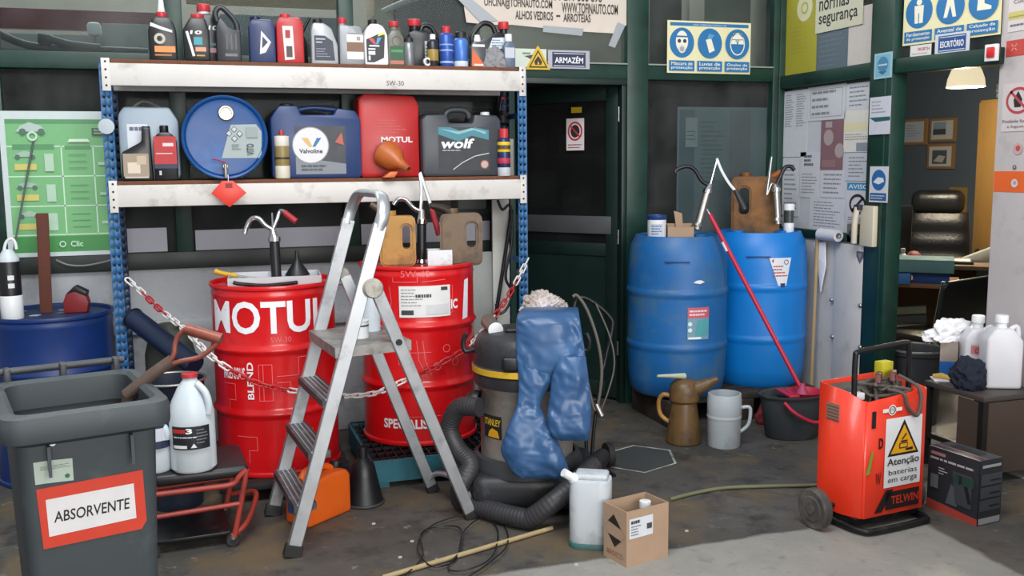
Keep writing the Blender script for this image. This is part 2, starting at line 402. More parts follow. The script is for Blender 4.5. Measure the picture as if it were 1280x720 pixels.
# ---- back partition: masonry dado, green frame, glass
def wx(px, py=95): return on(px, py, y=WY).x
wb = sroot('wall_back')
posts = [(-22, 2), (210, 231), (424, 442), (618, 640), (780, 806), (961, 978)]
PXs = [(wx(a), wx(b)) for a, b in posts]
Z_S, Z_T0, Z_T1, Z_TOP = 1.03, 2.0, 2.085, 3.0      # sill, transom, head
zt0 = lambda px: None
for i, (a, b) in enumerate(PXs):
    z0 = 0 if i >= 3 else Z_S
    MB().box(a, WY - .05, z0, b, WY + .05, Z_T0 if i == 3 else Z_TOP, bev=.004).build('frame_post', GREEN, wb)
MB().box(XL, WY - .045, Z_T0, PX_ + .05, WY + .045, Z_T1, bev=.004).build('transom', GREEN, wb)
MB().box(XL, WY - .06, Z_TOP, PX_ + .05, WY + .06, Z_TOP + .1).build('head_rail', GREEN, wb)
MB().box(XL, WY - .055, Z_S - .065, PXs[3][0], WY + .05, Z_S + .025, bev=.004).build('sill_rail', M('black_green_sill', '15201d', .5), wb)
MB().box(PXs[4][1] - .03, WY - .055, Z_S - .05, PX_, WY + .05, Z_S + .02, bev=.004).build('sill_rail', _M['black_green_sill'], wb)
MB().box(XL, WY - .03, 0, PXs[3][0], WY + .12, Z_S - .06).build('dado', MASON, wb)
MB().box(PXs[4][1] - .09, WY - .035, 0, PX_, WY + .12, Z_S - .05).build('dado', MASON, wb)
MB().box(XL, WY - .055, .62, PXs[3][0], WY - .03, .69, bev=.006).build('dado_ledge', MASON, wb)
# door lining strip beside the post
n_w = 0
bays = [(XL, PXs[0][0]), (PXs[0][1], PXs[1][0]), (PXs[1][1], PXs[2][0]), (PXs[2][1], PXs[3][0]), (PXs[3][1], PXs[4][0]), (PXs[4][1], PXs[5][0])]
for i, (a, b) in enumerate(bays):
    for z0, z1 in (((Z_S + .02, Z_T0), (Z_T1, Z_TOP)) if i not in (3, 4) else ((Z_S + .02, Z_T0),) if i == 3 else ((Z_T1, Z_TOP),)):
        if i == 4: a = PXs[2][1]
        n_w += 1
        o = MB().box(a - .01, WY - .004, z0 - .01, b + .01, WY + .002, z1 + .01).build('window_%d' % n_w, GLASS); o['kind'] = 'structure'
# putty bead strips: thin light edge of the upper panes
for i in (4, 5):
    a, b = bays[i]
    if i == 4: a = PXs[2][1]
    MB().box(a, WY - .052, Z_T1, b, WY - .04, Z_T1 + .008).build('glazing_bead', M('bead_grey', '8b938f', .5), wb)
# white film along the foot of the lower panes
for (p0, p1, r0, r1) in ((160, 208, 283, 313), (245, 434, 283, 312), (452, 612, 276, 302)):
    q0, q1 = on(p0, r1, y=WY - .008), on(p1, r0, y=WY - .008)
    MB().box(q0.x, WY - .0085, Z_S + .026, q1.x, WY - .005, rowz(r0 + 2, (q0.x + q1.x) / 2, WY)).build('privacy_film', M('privacy_film', 'a9aab6', .6, var=.06), wb)
# cable clipped along the sill on the left
# ---- store door, standing ajar into the dark store
hx_, jx = PXs[4][0], PXs[3][1]
dl = sroot('door_1')
dw = .80
dl.location = (hx_ - .01, WY + .03, 0); dl.rotation_euler = (0, 0, -radians(52))
MB().box(-dw, -.02, .02, -dw + .09, .02, 1.985, bev=.003).build('stile', DGREEN, dl)
MB().box(-.09, -.02, .02, 0, .02, 1.985, bev=.003).build('stile', DGREEN, dl)
for z0, z1 in ((.02, .12), (.92, 1.0), (1.88, 1.985)):
    MB().box(-dw + .09, -.019, z0, -.09, .019, z1, bev=.003).build('rail', DGREEN, dl)
MB().box(-dw + .09, -.008, .12, -.09, .008, .92).build('panel', DGREEN, dl)
MB().box(-dw + .09, -.004, 1.0, -.09, .004, 1.88).build('pane', DARKGLASS, dl)
MB().box(-dw + .03, -.024, 1.06, -.05, -.02, 1.17, bev=.001).build('push_plate', M('dull_plate', '5d6062', .45, .5), dl)
MB().lathe([(.0, 0), (.028, 0), (.03, .02), (.02, .045), (0, .05)], 18, (-dw + .06, -.02, .78), Matrix.Rotation(radians(90), 4, 'X')).build('knob', STEEL, dl)
for z in (.3, 1.0, 1.75): MB().cyl((.004, -.026, z), (.004, -.026, z + .09), .009, 10).build('hinge', STEEL, dl)
MB().box(jx, WY - .05, Z_T0 - .035, hx_, WY + .05, Z_T0, bev=.003).build('door_head', DGREEN, wb)
MB().box(hx_ - .03, WY - .04, 0, hx_, WY + .05, Z_T0 - .035, bev=.003).build('door_jamb', DGREEN, wb)

# ---- store room behind the partition: dark below a mezzanine slab, light above it
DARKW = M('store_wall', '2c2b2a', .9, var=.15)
st = sroot('wall_store')
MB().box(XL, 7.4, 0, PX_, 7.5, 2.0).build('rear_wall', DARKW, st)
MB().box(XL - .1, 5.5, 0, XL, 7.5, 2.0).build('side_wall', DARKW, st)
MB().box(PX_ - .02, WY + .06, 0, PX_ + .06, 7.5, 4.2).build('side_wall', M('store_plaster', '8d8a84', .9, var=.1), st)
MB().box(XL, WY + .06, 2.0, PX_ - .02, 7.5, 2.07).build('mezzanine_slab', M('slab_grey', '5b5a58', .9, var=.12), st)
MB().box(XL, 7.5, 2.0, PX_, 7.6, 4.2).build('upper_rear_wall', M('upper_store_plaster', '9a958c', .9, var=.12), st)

# ---- office partition (x = PX_)
def pyy(px, py=110): return on(px, py, x=PX_).y
wo = sroot('wall_right')
y_post0, y_post1 = pyy(1096, 110), pyy(1124, 110)
PPX = PX_ + .14                                # face of the pillar
y_pil = on(1250, 60, x=PPX).y
Q0, Q1 = Vector((PX_, y_post1, 0)), Vector((PPX, y_pil, 0)); bu = (Q1 - Q0).normalized(); bnrm = bu.cross(Vector((0, 0, 1))); bl = (Q1 - Q0).length
def onbay(px, py, off=0):                      # picture point to the door bay's plane
    r = ray(px, py); q = Q0 + bnrm * off; return CAM + r * ((q - CAM).dot(bnrm) / r.dot(bnrm))
BAYM = Matrix.Translation(Q0) @ Matrix(((bu.x, -bnrm.x, 0, 0), (bu.y, -bnrm.y, 0, 0), (0, 0, 1, 0), (0, 0, 0, 1)))
zO = 2.0
MB().box(PX_ - .05, WY - .06, 0, PX_ + .05, WY + .02, Z_TOP, bev=.004).build('frame_post', GREEN, wo)
MB().box(PX_ - .05, y_post1, 0, PX_ + .05, y_post0, Z_TOP, bev=.004).build('frame_post', GREEN, wo)
MB().box(PX_ - .056, y_post1 + .035, 0, PX_ - .05, y_post1 + .05, 1.97, bev=.001).build('post_rib', GREEN, wo)
zA, zB = rowz(112, PX_, pyy(977, 105)), rowz(97.5, PX_, pyy(977, 100))
MB().box(-.02, -.045, zA, bl + .03, .045, zB + .005, bev=.004, mtx=BAYM).build('transom', GREEN, wo)
MB().box(PX_ - .045, y_post0, zA, PX_ + .045, WY - .06, zB + .005, bev=.004).build('transom', GREEN, wo)
MB().box(PX_ - .06, y_post1, Z_TOP, PX_ + .06, WY, Z_TOP + .1).build('head_rail', GREEN, wo)
zD = rowz(306, PX_, pyy(1098, 306))
MB().box(PX_ - .05, y_post0, zD, PX_ + .05, WY - .06, zD + .05, bev=.003).build('sill_rail', GREEN, wo)
MB().box(PX_ - .035, y_post0 + .002, 0, PX_ + .08, WY - .06, zD).build('dado', M('grey_painted_panel', 'c9c7c5', .75, var=.06, dirt='9a9896', damt=.34, dscale=3, bump=.15, bscale=20), wo)
yb0, yb1 = pyy(1052, 350), pyy(1089, 350)
MB().box(PX_ - .05, yb1, .0, PX_ - .035, yb0, zD - .01, bev=.004).build('cover_board', _M['grey_painted_panel'], wo)
for px, py in ((1040, 375), (1041, 421), (1076, 382), (1076, 434)):
    p = on(px, py, x=PX_ - .05)
    MB().lathe([(.011, 0), (.013, .006), (.008, .012), (.001, .012)], 14, p, Matrix.Rotation(radians(-90), 4, 'Y')).build('bolt', STEEL, wo)
for (a, b), (z0, z1) in (((y_post0, WY - .06), (zD + .05, zA)), ((y_post0, WY - .06), (zB, Z_TOP))):
    n_w += 1
    o = MB().box(PX_ - .003, a, z0, PX_ + .003, b, z1).build('window_%d' % n_w, GLASS); o['kind'] = 'structure'
n_w += 1
o = MB().box(0, -.003, zB, bl, .003, Z_TOP, mtx=BAYM).build('window_%d' % n_w, GLASS); o['kind'] = 'structure'
# white plastered pillar
pil = sroot('wall_pillar')
MB().box(PPX, 2.2, 0, PPX + .42, y_pil, Z_TOP + .2, bev=.008).build('plaster_face', WALLP, pil)
bz0, bz1 = rowz(240, PPX, on(1262, 225, x=PPX).y), rowz(214, PPX, on(1262, 225, x=PPX).y)
MB().box(PPX - .002, 2.2, bz0, PPX + .002, y_pil - .008, bz1).build('orange_band', M('orange_paint', 'e5662a', .6, var=.05), pil)

# ---- office shell
OW = M('office_wall_blue_grey', '55606c', .85, var=.06)
ofc = sroot('wall_office')
OX, OY = 6.8, 8.6
MB().box(OX, 2.2, 0, OX + .1, OY, 2.75).build('far_wall', OW, ofc)
MB().box(PX_ + .06, OY, 0, OX + .1, OY + .1, 2.75).build('end_wall', OW, ofc)
MB().box(PPX + .42, 2.1, 0, OX, 2.2, 2.75).build('near_wall', OW, ofc)
cl = MB().box(PX_ + .06, 2.1, 2.75, OX + .1, OY, 2.85).build('ceiling', M('office_ceiling', '77797b', .9)); cl['kind'] = 'structure'
fo0 = MB().box(PX_ + .06, 2.2, .0005, OX, OY, .004).build('floor_office', M('office_tiles', 'a39c90', .35, var=.08)); fo0['kind'] = 'structure'

# ================================================================ SHELVING
SY = 4.98                                    # front plane of the shelving
SXL, SXR = on(122.5, 74, y=SY).x, on(658, 96, y=SY).x
SB = WY - .10                                # rear plane
ZB1 = rowz(80, (SXL + SXR) / 2 - .3, SY); ZB0 = rowz(226, (SXL + SXR) / 2, SY)   # top edges of the two beam levels
ZB1 = rowz(79.5, SXL + .2, SY)
ZB0 = rowz(231, SXL + .2, SY)
rack = thing('shelving_unit', 'blue perforated steel shelving with two cream beams and chipboard shelves', 'shelving', (0, 0, 0))
def perforated(x, y, sx, sy, ztop, mat):
    """L-angle upright with two columns of punched holes in each flange; sx, sy give the way the flanges point"""
    t = bmesh.new(); w = .052; pitch = .042; hs = .012
    us = [0, .009, .009 + hs, w - .009 - hs, w - .009, w]
    zs = [0]; z = .02
    while z + hs < ztop - .01: zs += [z, z + hs]; z += pitch
    zs.append(ztop)
    for ax in (0, 1):
        vs = {}
        def V(i, j):
            if (i, j) not in vs:
                p = (x + sx * us[i], y, zs[j]) if ax == 0 else (x, y + sy * us[i], zs[j])
                vs[(i, j)] = t.verts.new(p)
            return vs[(i, j)]
        for j in range(len(zs) - 1):
            for i in range(5):
                if j % 2 == 1 and i in (1, 3): continue
                t.faces.new((V(i, j), V(i + 1, j), V(i + 1, j + 1), V(i, j + 1)))
    bmesh.ops.remove_doubles(t, verts=t.verts, dist=1e-5)
    m = MB(); m._take(t); o = m.build('upright', mat, rack)
    md = o.modifiers.new('thick', 'SOLIDIFY'); md.thickness = .002; md.offset = 0
    return o
ZUP = ZB1 + .005
for x, sx in ((SXL, 1), (SXR, -1)):
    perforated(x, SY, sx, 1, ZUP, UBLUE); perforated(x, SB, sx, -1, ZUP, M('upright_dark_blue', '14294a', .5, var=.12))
    for z in (.25, .95, 1.75): MB().box(x - .004 + sx * .006, SY + .03, z, x + .004 + sx * .006, SB - .03, z + .03).build('side_brace', UBLUE, rack)
for zb in (ZB1, ZB0):
    h = .105
    for y, yy in ((SY - .012, SY + .03), (SB - .03, SB + .012)):
        bm_ = MB().box(SXL + .035, y, zb - h, SXR - .028, yy, zb, bev=.004).build('beam', CREAM, rack)
        if y < SY:
            for x0, x1 in ((SXL + .012, SXL + .05), (SXR - .045, SXR - .008)):
                MB().box(x0, SY - .015, zb - h - .025, x1, SY - .011, zb + .022, bev=.001).build('beam_plate', CREAM, bm_)
                for k in range(4): MB().cyl(((x0 + x1) / 2, SY - .0165, zb - h + k * .037), ((x0 + x1) / 2, SY - .0145, zb - h + k * .037), .0055, 8).build('rivet', BLACKM, bm_)
    MB().box(SXL + .05, SY - .006, zb + .0005, SXR - .05, SB, zb + .0185, bev=.002).build('shelf_board', BOARD, rack)
ZT, ZM = ZB1 + .0185, ZB0 + .0185            # standing heights on the two shelves
# scribbled stock number on the top beam
a = Art(); a.text('SW-30', -.045, -.012, .045, .012, '4a3f38').build('pencil_note', rack, o=(colx(494, SY - .012, ZB1 - .08), SY - .0125, rowz(104, .9, SY)))
# round white disc hung on the left upright
p = on(133, 158, y=SY - .02)
MB().lathe([(.0, 0), (.034, 0), (.036, .004), (.0, .006)], 24, p, Matrix.Rotation(radians(90), 4, 'X')).build('disc_tag', M('frosted_disc', 'a9b3ba', .4), label='round frosted white disc stuck to the blue shelving upright', cat='disc')

# ================================================================ STEEL DRUMS
def drum_profile(R, H):
    p = [(R - .012, 0), (R - .002, .002), (R, .008), (R - .002, .018), (R - .009, .024)]
    for zc in (H / 3, 2 * H / 3):
        p += [(R - .009, zc - .03), (R - .007, zc - .018), (R + .002, zc - .006), (R + .003, zc), (R + .002, zc + .006), (R - .007, zc + .018), (R - .009, zc + .03)]
    for zc in (H * .945,): p += [(R - .009, zc - .009), (R - .006, zc), (R - .009, zc + .009)]
    p += [(R - .009, H - .024), (R - .002, H - .018), (R, H - .008), (R - .002, H - .001), (R - .008, H), (R - .013, H - .004), (R - .014, H - .018)]
    return p
def steel_drum(name, label, loc, R, H, mat, lidmat=None, rz=0):
    t = thing(name, label, 'drum', loc, rz)
    MB().lathe(drum_profile(R, H) , 56, cap=False).build('body', mat, t)
    MB().lathe([(R - .0145, H - .019), (R - .05, H - .016), (R - .055, H - .019), (.001, H - .019)], 48, cap=False).build('lid', lidmat or mat, t)
    MB().lathe([(.035, 0), (.035, .008), (.028, .012), (.001, .012)], 20, (-R * .55, R * .35, H - .019)).build('bung', STEEL, t)
    return t
R_D, H_D = .2925, .88
base1 = .09
D1 = on(341, 349, z=base1 + H_D)
D1.z = base1
d1 = steel_drum('oil_drum', 'red oil drum with big white lettering, on the low black pallet', D1, R_D, H_D, RED)
base2 = .14
D2 = on(521, 326, z=base2 + H_D); D2.z = base2
d2 = steel_drum('oil_drum', 'red oil drum with a paper shipping label, on the teal spill pallet', D2, R_D, H_D, RED)
WH = 'e9e9ee'; PK = 'e06a6c'
def camang(p, px):   # angle on a drum at p that shows at picture column px
    v = Vector((-p[0], -p[1])); return atan2(v.y, v.x)
Rr = R_D - .0065
f1 = camang(D1, 0); f2 = camang(D2, 0)
a = Art(.0005)
def rz1(row): return rowz(row, D1.x, D1.y - .28) - base1
def rz2(row): return rowz(row, D2.x, D2.y - .28) - base2
def lettering(par, R, a0, txt, x0, y0, x1, y1, col, bold=0, rot=0):
    Art(.0008).text(txt, x0, y0, x1, y1, col, bold, rot).build('lettering', par, R=R, a0=a0)
lettering(d1, Rr, f1, 'MOTUL', -.335, rz1(417), .265, rz1(376), WH, .022)
lettering(d1, Rr, f1, 'INGENIOUS', -.27, rz1(474), -.145, rz1(459), WH, .02)
lettering(d1, Rr, f1, 'BLEND', -.135, rz1(498), -.105, rz1(452), WH, .02, 1)
lettering(d1, Rr, f1, '5W-30', -.02, rz1(428), .07, rz1(421), PK)
lettering(d1, Rr, f1, 'THINK', .06, rz1(560), .15, rz1(550), WH, .02)
for pts in ([(-.27, 480), (-.2, 480), (-.2, 500), (-.24, 500), (-.24, 520), (-.27, 520)], [(-.08, 455), (-.02, 455), (-.02, 500), (-.08, 500), (-.08, 455)], [(-.06, 455), (-.06, 500)], [(0, 470), (.1, 470), (.1, 448), (.2, 448)],
            [(0, 478), (.06, 478), (.06, 490), (.16, 490)], [(-.2, 545), (-.1, 545), (-.1, 562), (-.14, 562), (-.14, 578)], [(.05, 540), (.16, 540), (.16, 560), (.1, 560)]):
    a.pline([(u, rz1(v)) for u, v in pts], .003, PK)
a.build('line_drawing', d1, R=Rr, a0=f1, kind='stuff')
a = Art(.0005)
lettering(d2, Rr, f2, 'IC', .17, rz2(388), .21, rz2(376), WH, .03)
lettering(d2, Rr, f2, '5W-40', -.08, rz2(346), .06, rz2(338), PK)
lettering(d2, Rr, f2, 'SPECIALIST', -.19, rz2(535), .07, rz2(523), WH, .03)
Art(.0008).poly([(.245, rz2(404)), (.29, rz2(402)), (.30, rz2(352)), (.265, rz2(354))], WH).build('lettering', d2, R=Rr, a0=f2)
for pts in ([(-.12, 347), (-.12, 352), (0, 352), (0, 345)], [(.02, 352), (.14, 350)], [(-.14, 358), (-.13, 375), (-.14, 392)], [(.18, 358), (.18, 392), (.1, 396)], [(-.12, 440), (.06, 440)], [(-.1, 430), (-.1, 455), (-.04, 455), (-.04, 430)], [(-.07, 428), (-.07, 458)],
            [(-.08, 535), (-.08, 520), (.1, 520)], [(.02, 425), (.03, 450), (.06, 468)], [(-.01, 425), (0, 450), (.04, 472)], [(.11, 520), (.1, 545), (.13, 562)]):
    a.pline([(u, rz2(v)) for u, v in pts], .003, PK)
a.ring(.14, rz2(437), .02, .004, PK); a.ring(.09, rz2(458), .02, .004, PK); a.ring(.19, rz2(455), .02, .004, PK)
a.build('line_drawing', d2, R=Rr, a0=f2, kind='stuff')
a = Art(.0006)
lx0, lx1, lz0, lz1 = -.09, .165, rz2(396), rz2(357)
a.rect(lx0, lz0, lx1, lz1, 'd9d9d8'); a.rect(lx0 + .01, lz0 + .012, lx0 + .07, lz0 + .035, '3a3a40'); a.rect(lx1 - .05, lz1 - .025, lx1 - .015, lz1 - .008, '3a3a40')
a.rows(lx0 + .01, lz0 + .05, lx0 + .12, lz1 - .01, 6, '8f9092', .3, 3); a.rows(lx0 + .08, lz1 - .06, lx1 - .06, lz1 - .035, 1, '3d3d40', .6, 4); a.rect(.04, lz0 + .012, lx1 - .01, lz0 + .06, 'c9cacc')
a.build('shipping_label', d2, R=Rr + .002, a0=f2, label='white paper shipping label')

# low black pallet under drum one
lp = thing('pallet', 'low black slatted pallet under the big-lettered red drum', 'pallet', (D1.x, D1.y, 0))
for k in range(5): MB().box(-.29, -.34 + k * .15, .06, .31, -.26 + k * .15, .09, bev=.003).build('slat', RUBBER, lp)
for k in (-.26, 0, .24): MB().box(k - .02, -.34, 0, k + .06, .34, .06).build('bearer', RUBBER, lp)
# teal spill pallet with grating
pc = on(467, 619, z=0)
TEAL = M('teal_paint', '1f6474', .5, var=.15, dirt='2c3f42', damt=.4, dscale=5)
sp_ = thing('spill_pallet', 'teal steel spill pallet with black grating under the labelled red drum', 'pallet', (pc.x, pc.y + .07, 0))
SW, SD = .80, .70
MB().box(0, 0, .03, SW, .012, base2 - .004).build('side_panel', TEAL, sp_); MB().box(0, SD - .012, .03, SW, SD, base2 - .004).build('side_panel', TEAL, sp_)
MB().box(0, .012, .03, .012, SD - .012, base2 - .004).build('side_panel', TEAL, sp_); MB().box(SW - .012, .012, .03, SW, SD - .012, base2 - .004).build('side_panel', TEAL, sp_)
MB().box(.012, .012, .03, SW - .012, SD - .012, .04).build('sump', TEAL, sp_)
for x in (0.01, SW - .09): MB().box(x, .02, 0, x + .08, SD - .02, .03).build('foot', TEAL, sp_)
for k in range(20): MB().box(.012 + k * .0395, .012, base2 - .03, .018 + k * .0395, SD - .012, base2 - .001).build('grating_bar', BLACKM, sp_)
for k in range(9): MB().box(.013, .04 + k * .085, base2 - .02, SW - .013, .046 + k * .085, base2 - .003).build('grating_bar', BLACKM, sp_)

# dark blue drum beside the shelving
dbx = colx(64, 5.10, .8); DBH = rowz(388, dbx, 5.10)
d3 = steel_drum('oil_drum', 'dark blue steel drum below the green wall poster', (dbx, 5.10, 0), .285, DBH, DBLUE, M('drum_lid_blue', '10305e', .5, dirt='2b3038', damt=.46))

# ================================================================ BLUE PLASTIC DRUMS
def plastic_drum(label, loc, mat, rz=0):
    t = thing('plastic_drum', label, 'drum', loc, rz)
    R, H = .29, .92
    pr = [(.001, .02), (R - .07, .02), (R - .06, 0), (R - .04, .0), (R - .018, .03), (R - .008, .10)]
    for z in (.29, .60): pr += [(R - .002, z - .035), (R - .001, z - .02), (R + .004, z - .012), (R + .004, z + .012), (R - .001, z + .02), (R - .002, z + .03)]
    pr += [(R - .004, .72), (R - .008, .80), (R - .02, .865), (R - .035, .895), (R - .045, .918), (R - .055, .92), (R - .062, .91), (R - .07, .885), (.001, .89)]
    MB().lathe(pr, 56, cap=False).build('shell', mat, t)
    for s in (-1, 1): MB().lathe([(.04, .0), (.04, .03), (.034, .034), (.001, .034)], 20, (s * .13, .02, .885)).build('bung', mat, t)
    g = MB().box(-.07, -R - .001, .78, .07, -R + .012, .788, bev=.003); g.build('grip_groove', M('groove_blue', '0b3f7c', .5), t)
    return t
BB = .165
B1 = Vector((colx(849, 5.03, .6), 5.03, BB)); B2 = Vector((colx(957, 5.07, .6), 5.07, BB))
B2 = Vector((3.222, 5.10, BB)); B1.x = min(B1.x, B2.x - .588)
g1 = camang(B1, 0); g2 = camang(B2, 0)
p1 = plastic_drum('scuffed blue plastic drum with a red and teal sticker, beside the store door', B1, PBLUE, g1 + pi / 2)
p2 = plastic_drum('bright blue plastic drum with a tapered white sticker, by the office partition', B2, PBLUE2, g2 + pi / 2)
a = Art()
z0, z1 = rowz(424, B1.x, B1.y - .28) - BB, rowz(384, B1.x, B1.y - .28) - BB
a.rect(.06, z0, .19, z1, '6f97a8'); a.rect(.06, z1 - .06, .19, z1, 'c0596a'); a.rows(.07, z1 - .05, .18, z1 - .01, 2, 'e2c9cd', .5, 2)
a.disc(.075, z0 + .09, .012, 'cfe0e6'); a.disc(.075, z0 + .055, .012, 'cfe0e6'); a.poly([(.1, z0 + .01), (.185, z0 + .03), (.18, z0 + .12), (.12, z0 + .11)], '4c9aa0'); a.rect(.065, z0 + .004, .14, z0 + .016, 'dfe6ea')
a.build('sticker', p1, R=.2915, a0=-pi / 2, label='faded red and teal product sticker')
a = Art(); zz = rowz(353, B1.x, B1.y - .28) - BB
a.poly([(.09, zz), (.11, zz + .012), (.135, zz + .014), (.16, zz + .003), (.13, zz - .008)], 'd9dde0')
a.build('scrape_mark', p1, R=.291, a0=-pi / 2)
a = Art(); z0, z1 = rowz(361, B2.x, B2.y - .28) - BB, rowz(322, B2.x, B2.y - .28) - BB
a.poly([(.125, z0), (.165, z0), (.20, z1), (.06, z1)], 'd8dce2'); a.poly([(.075, z1 - .015), (.09, z1 - .005), (.085, z1 - .03)], 'b02a30')
a.rows(.085, z0 + .07, .18, z1 - .04, 4, 'b04a50', .4, 3); a.poly([(.133, z0 + .01), (.158, z0 + .01), (.162, z0 + .035), (.13, z0 + .035)], '22386a'); a.ring(.165, z1 - .025, .015, .004, '5a6a8a')
a.build('sticker', p2, R=.2915, a0=-pi / 2, label='tapered white product sticker')
# timber platform
tp = thing('timber_platform', 'dark oily timber platform carrying the two blue plastic drums', 'platform', (0, 0, 0))
X0, X1, Y0, Y1 = B1.x - .125, PX_ - .13, 4.80, WY - .07
for k in range(6):
    y = Y0 + k * (Y1 - Y0 - .1) / 5; MB().box(X0, y, .125, X1, y + .11, BB - .001, bev=.004).build('plank', DWOOD, tp)
for x in (X0 + .005, (X0 + X1) / 2 - .05, X1 - .11): MB().box(x, Y0, 0, x + .1, Y1, .125, bev=.004).build('bearer', DWOOD, tp)
MB().box(X0 - .05, Y0 - .14, .0, X0 - .006, Y1 - .1, .15, bev=.004).build('edge_beam', DWOOD, tp)

# ================================================================ WHEELED BIN
fl, fr = on(-2, 530, z=.88), on(217, 501, z=.88)
ang = atan2((fr - fl).y, (fr - fl).x); BWd = (fr - fl).length; BDp = .52
bc = (fl + fr) / 2; bc.z = 0
bn = thing('wheeled_bin', 'dark grey open wheeled bin with a red bordered sign', 'bin', bc, ang)
def bin_ring(z, t_, inset=0):       # tapered body
    wd = (BWd - .07) * (1 - .13 * (1 - t_)) - 2 * inset; dp0 = .035 + .045 * (1 - t_) + inset; dp1 = BDp - .03 - .02 * (1 - t_) - inset
    r = .03; o = []
    for (cx, cy, a0) in ((wd / 2 - r, dp0 + r, -90), (wd / 2 - r, dp1 - r, 0), (-wd / 2 + r, dp1 - r, 90), (-wd / 2 + r, dp0 + r, 180)):
        for k in range(4): an = radians(a0 + 30 * k); o.append((cx + r * cos(an), cy + r * sin(an), z))
    return o
t = bmesh.new(); rings = []
for z, tt, ins in ((.06, 0, 0), (.3, .29, 0), (.6, .66, 0), (.83, .95, 0), (.835, .95, .012), (.5, .53, .012), (.08, .03, .012)):
    rings.append([t.verts.new(q) for q in bin_ring(z, tt, ins)])
for A, B in zip(rings, rings[1:]):
    for k in range(16): t.faces.new((A[k], A[(k + 1) % 16], B[(k + 1) % 16], B[k]))
t.faces.new(rings[0][::-1]); t.faces.new(rings[-1]); bmesh.ops.recalc_face_normals(t, faces=t.faces)
m = MB(); m._take(t); m.build('tub', BINGREY, bn)
def rr(wd, y0, y1, r, z, n=5):
    o = []
    for (cx, cy, a0) in ((wd / 2 - r, y0 + r, -90), (wd / 2 - r, y1 - r, 0), (-wd / 2 + r, y1 - r, 90), (-wd / 2 + r, y0 + r, 180)):
        for k in range(n): an = radians(a0 + 90 / (n - 1) * k); o.append((cx + r * cos(an), cy + r * sin(an), z))
    return o
t = bmesh.new(); W_ = BWd
secs = [rr(W_ - .07, .035, BDp - .03, .04, .80), rr(W_ - .005, .003, BDp, .05, .815), rr(W_, 0, BDp, .05, .83), rr(W_, 0, BDp, .05, .865), rr(W_ - .01, .005, BDp - .005, .05, .88), rr(W_ - .06, .035, BDp - .03, .05, .885), rr(W_ - .085, .05, BDp - .045, .045, .875), rr(W_ - .09, .055, BDp - .05, .045, .80)]
rings = [[t.verts.new(q) for q in s_] for s_ in secs]
for A, B in zip(rings, rings[1:]):
    for k in range(20): t.faces.new((A[k], A[(k + 1) % 20], B[(k + 1) % 20], B[k]))
bmesh.ops.recalc_face_normals(t, faces=t.faces); m = MB(); m._take(t); m.build('rim', BINGREY, bn)
MB().cyl((-W_ / 2 + .03, BDp + .02, .905), (W_ / 2 - .03, BDp + .02, .905), .011, 14).build('handle_bar', DGREY, bn)
for s in (-1, 0, 1): MB().box(s * .15 - .009, BDp - .02, .86, s * .15 + .009, BDp + .03, .918, bev=.005).build('handle_bracket', DGREY, bn)
for s in (-1, 1):
    MB().lathe([(.02, -.02), (.095, -.02), (.1, -.012), (.1, .012), (.095, .02), (.02, .02)], 28, (s * (W_ / 2 - .03), BDp - .04, .1), Matrix.Rotation(radians(90), 4, 'Y')).build('wheel', RUBBER, bn)
    MB().prism([(0, .8), (0, .72), (.03, .8)], s * .1 - .004, s * .1 + .004, axis='x', mtx=Matrix.Translation((0, .012, 0))).build('rim_rib', BINGREY, bn)
# sign and torn label lie on the sloped front: the face leans back going down
def binface(u, v, l): z = v; tt = (z - .06) / .81; y = .035 + .045 * (1 - tt) - .0015 - l; return Vector((u, y, z))
a = Art(.0006)
bx_ = lambda px, py: None
def binuv(px, py):
    # picture point to the bin's front face
    r = ray(px, py); nrm = Vector((-sin(ang), cos(ang), 0)); p0 = bc + nrm * .045
    tt = (p0 - CAM).dot(nrm) / r.dot(nrm); q = CAM + r * tt - bc
    return (q.x * cos(ang) + q.y * sin(ang), q.z)
a.poly([binuv(45, 612), binuv(55, 688), binuv(178, 662), binuv(184, 651), binuv(178, 587)], 'c43a26')
a.poly([binuv(57, 625), binuv(62, 672), binuv(171, 648), binuv(167, 604)], 'd3d1d1')
q0, q1 = binuv(68, 654), binuv(162, 636); q2, q3 = binuv(68, 640), binuv(162, 622)
s_v, s_f = text_mesh('ABSORVENTE', .012)
vv = []
for u, v in s_v:
    fu, fv = u + .5, v + .5; vv.append(tuple((q0[i] * (1 - fu) + q1[i] * fu) * (1 - fv) + (q2[i] * (1 - fu) + q3[i] * fu) * fv for i in (0, 1)))
a.sh.append((vv, s_f, '1c1c20'))
a.build('sign', bn, fn=binface, step=5, label='red bordered white sign lettered in black')
a = Art(.0006)
a.poly([binuv(41, 578), binuv(44, 606), binuv(66, 603), binuv(92, 600), binuv(90, 572), binuv(60, 575)], 'a9b6ab'); 
L0, L1 = binuv(50, 590), binuv(88, 577); a.rows(L0[0], L0[1] + .003, L1[0], L1[1], 3, '5f7a68', .4, 2); a.disc(*binuv(84, 594), .006, '1f6d50')
a.build('torn_label', bn, fn=binface, step=5, label='torn pale green label')
MB().lathe([(.008, 0), (.008, .004), (.001, .005)], 12, (binuv(65, 553)[0], .04, binuv(65, 553)[1]), Matrix.Rotation(radians(90), 4, 'X')).build('rivet', WHITEP, bn)

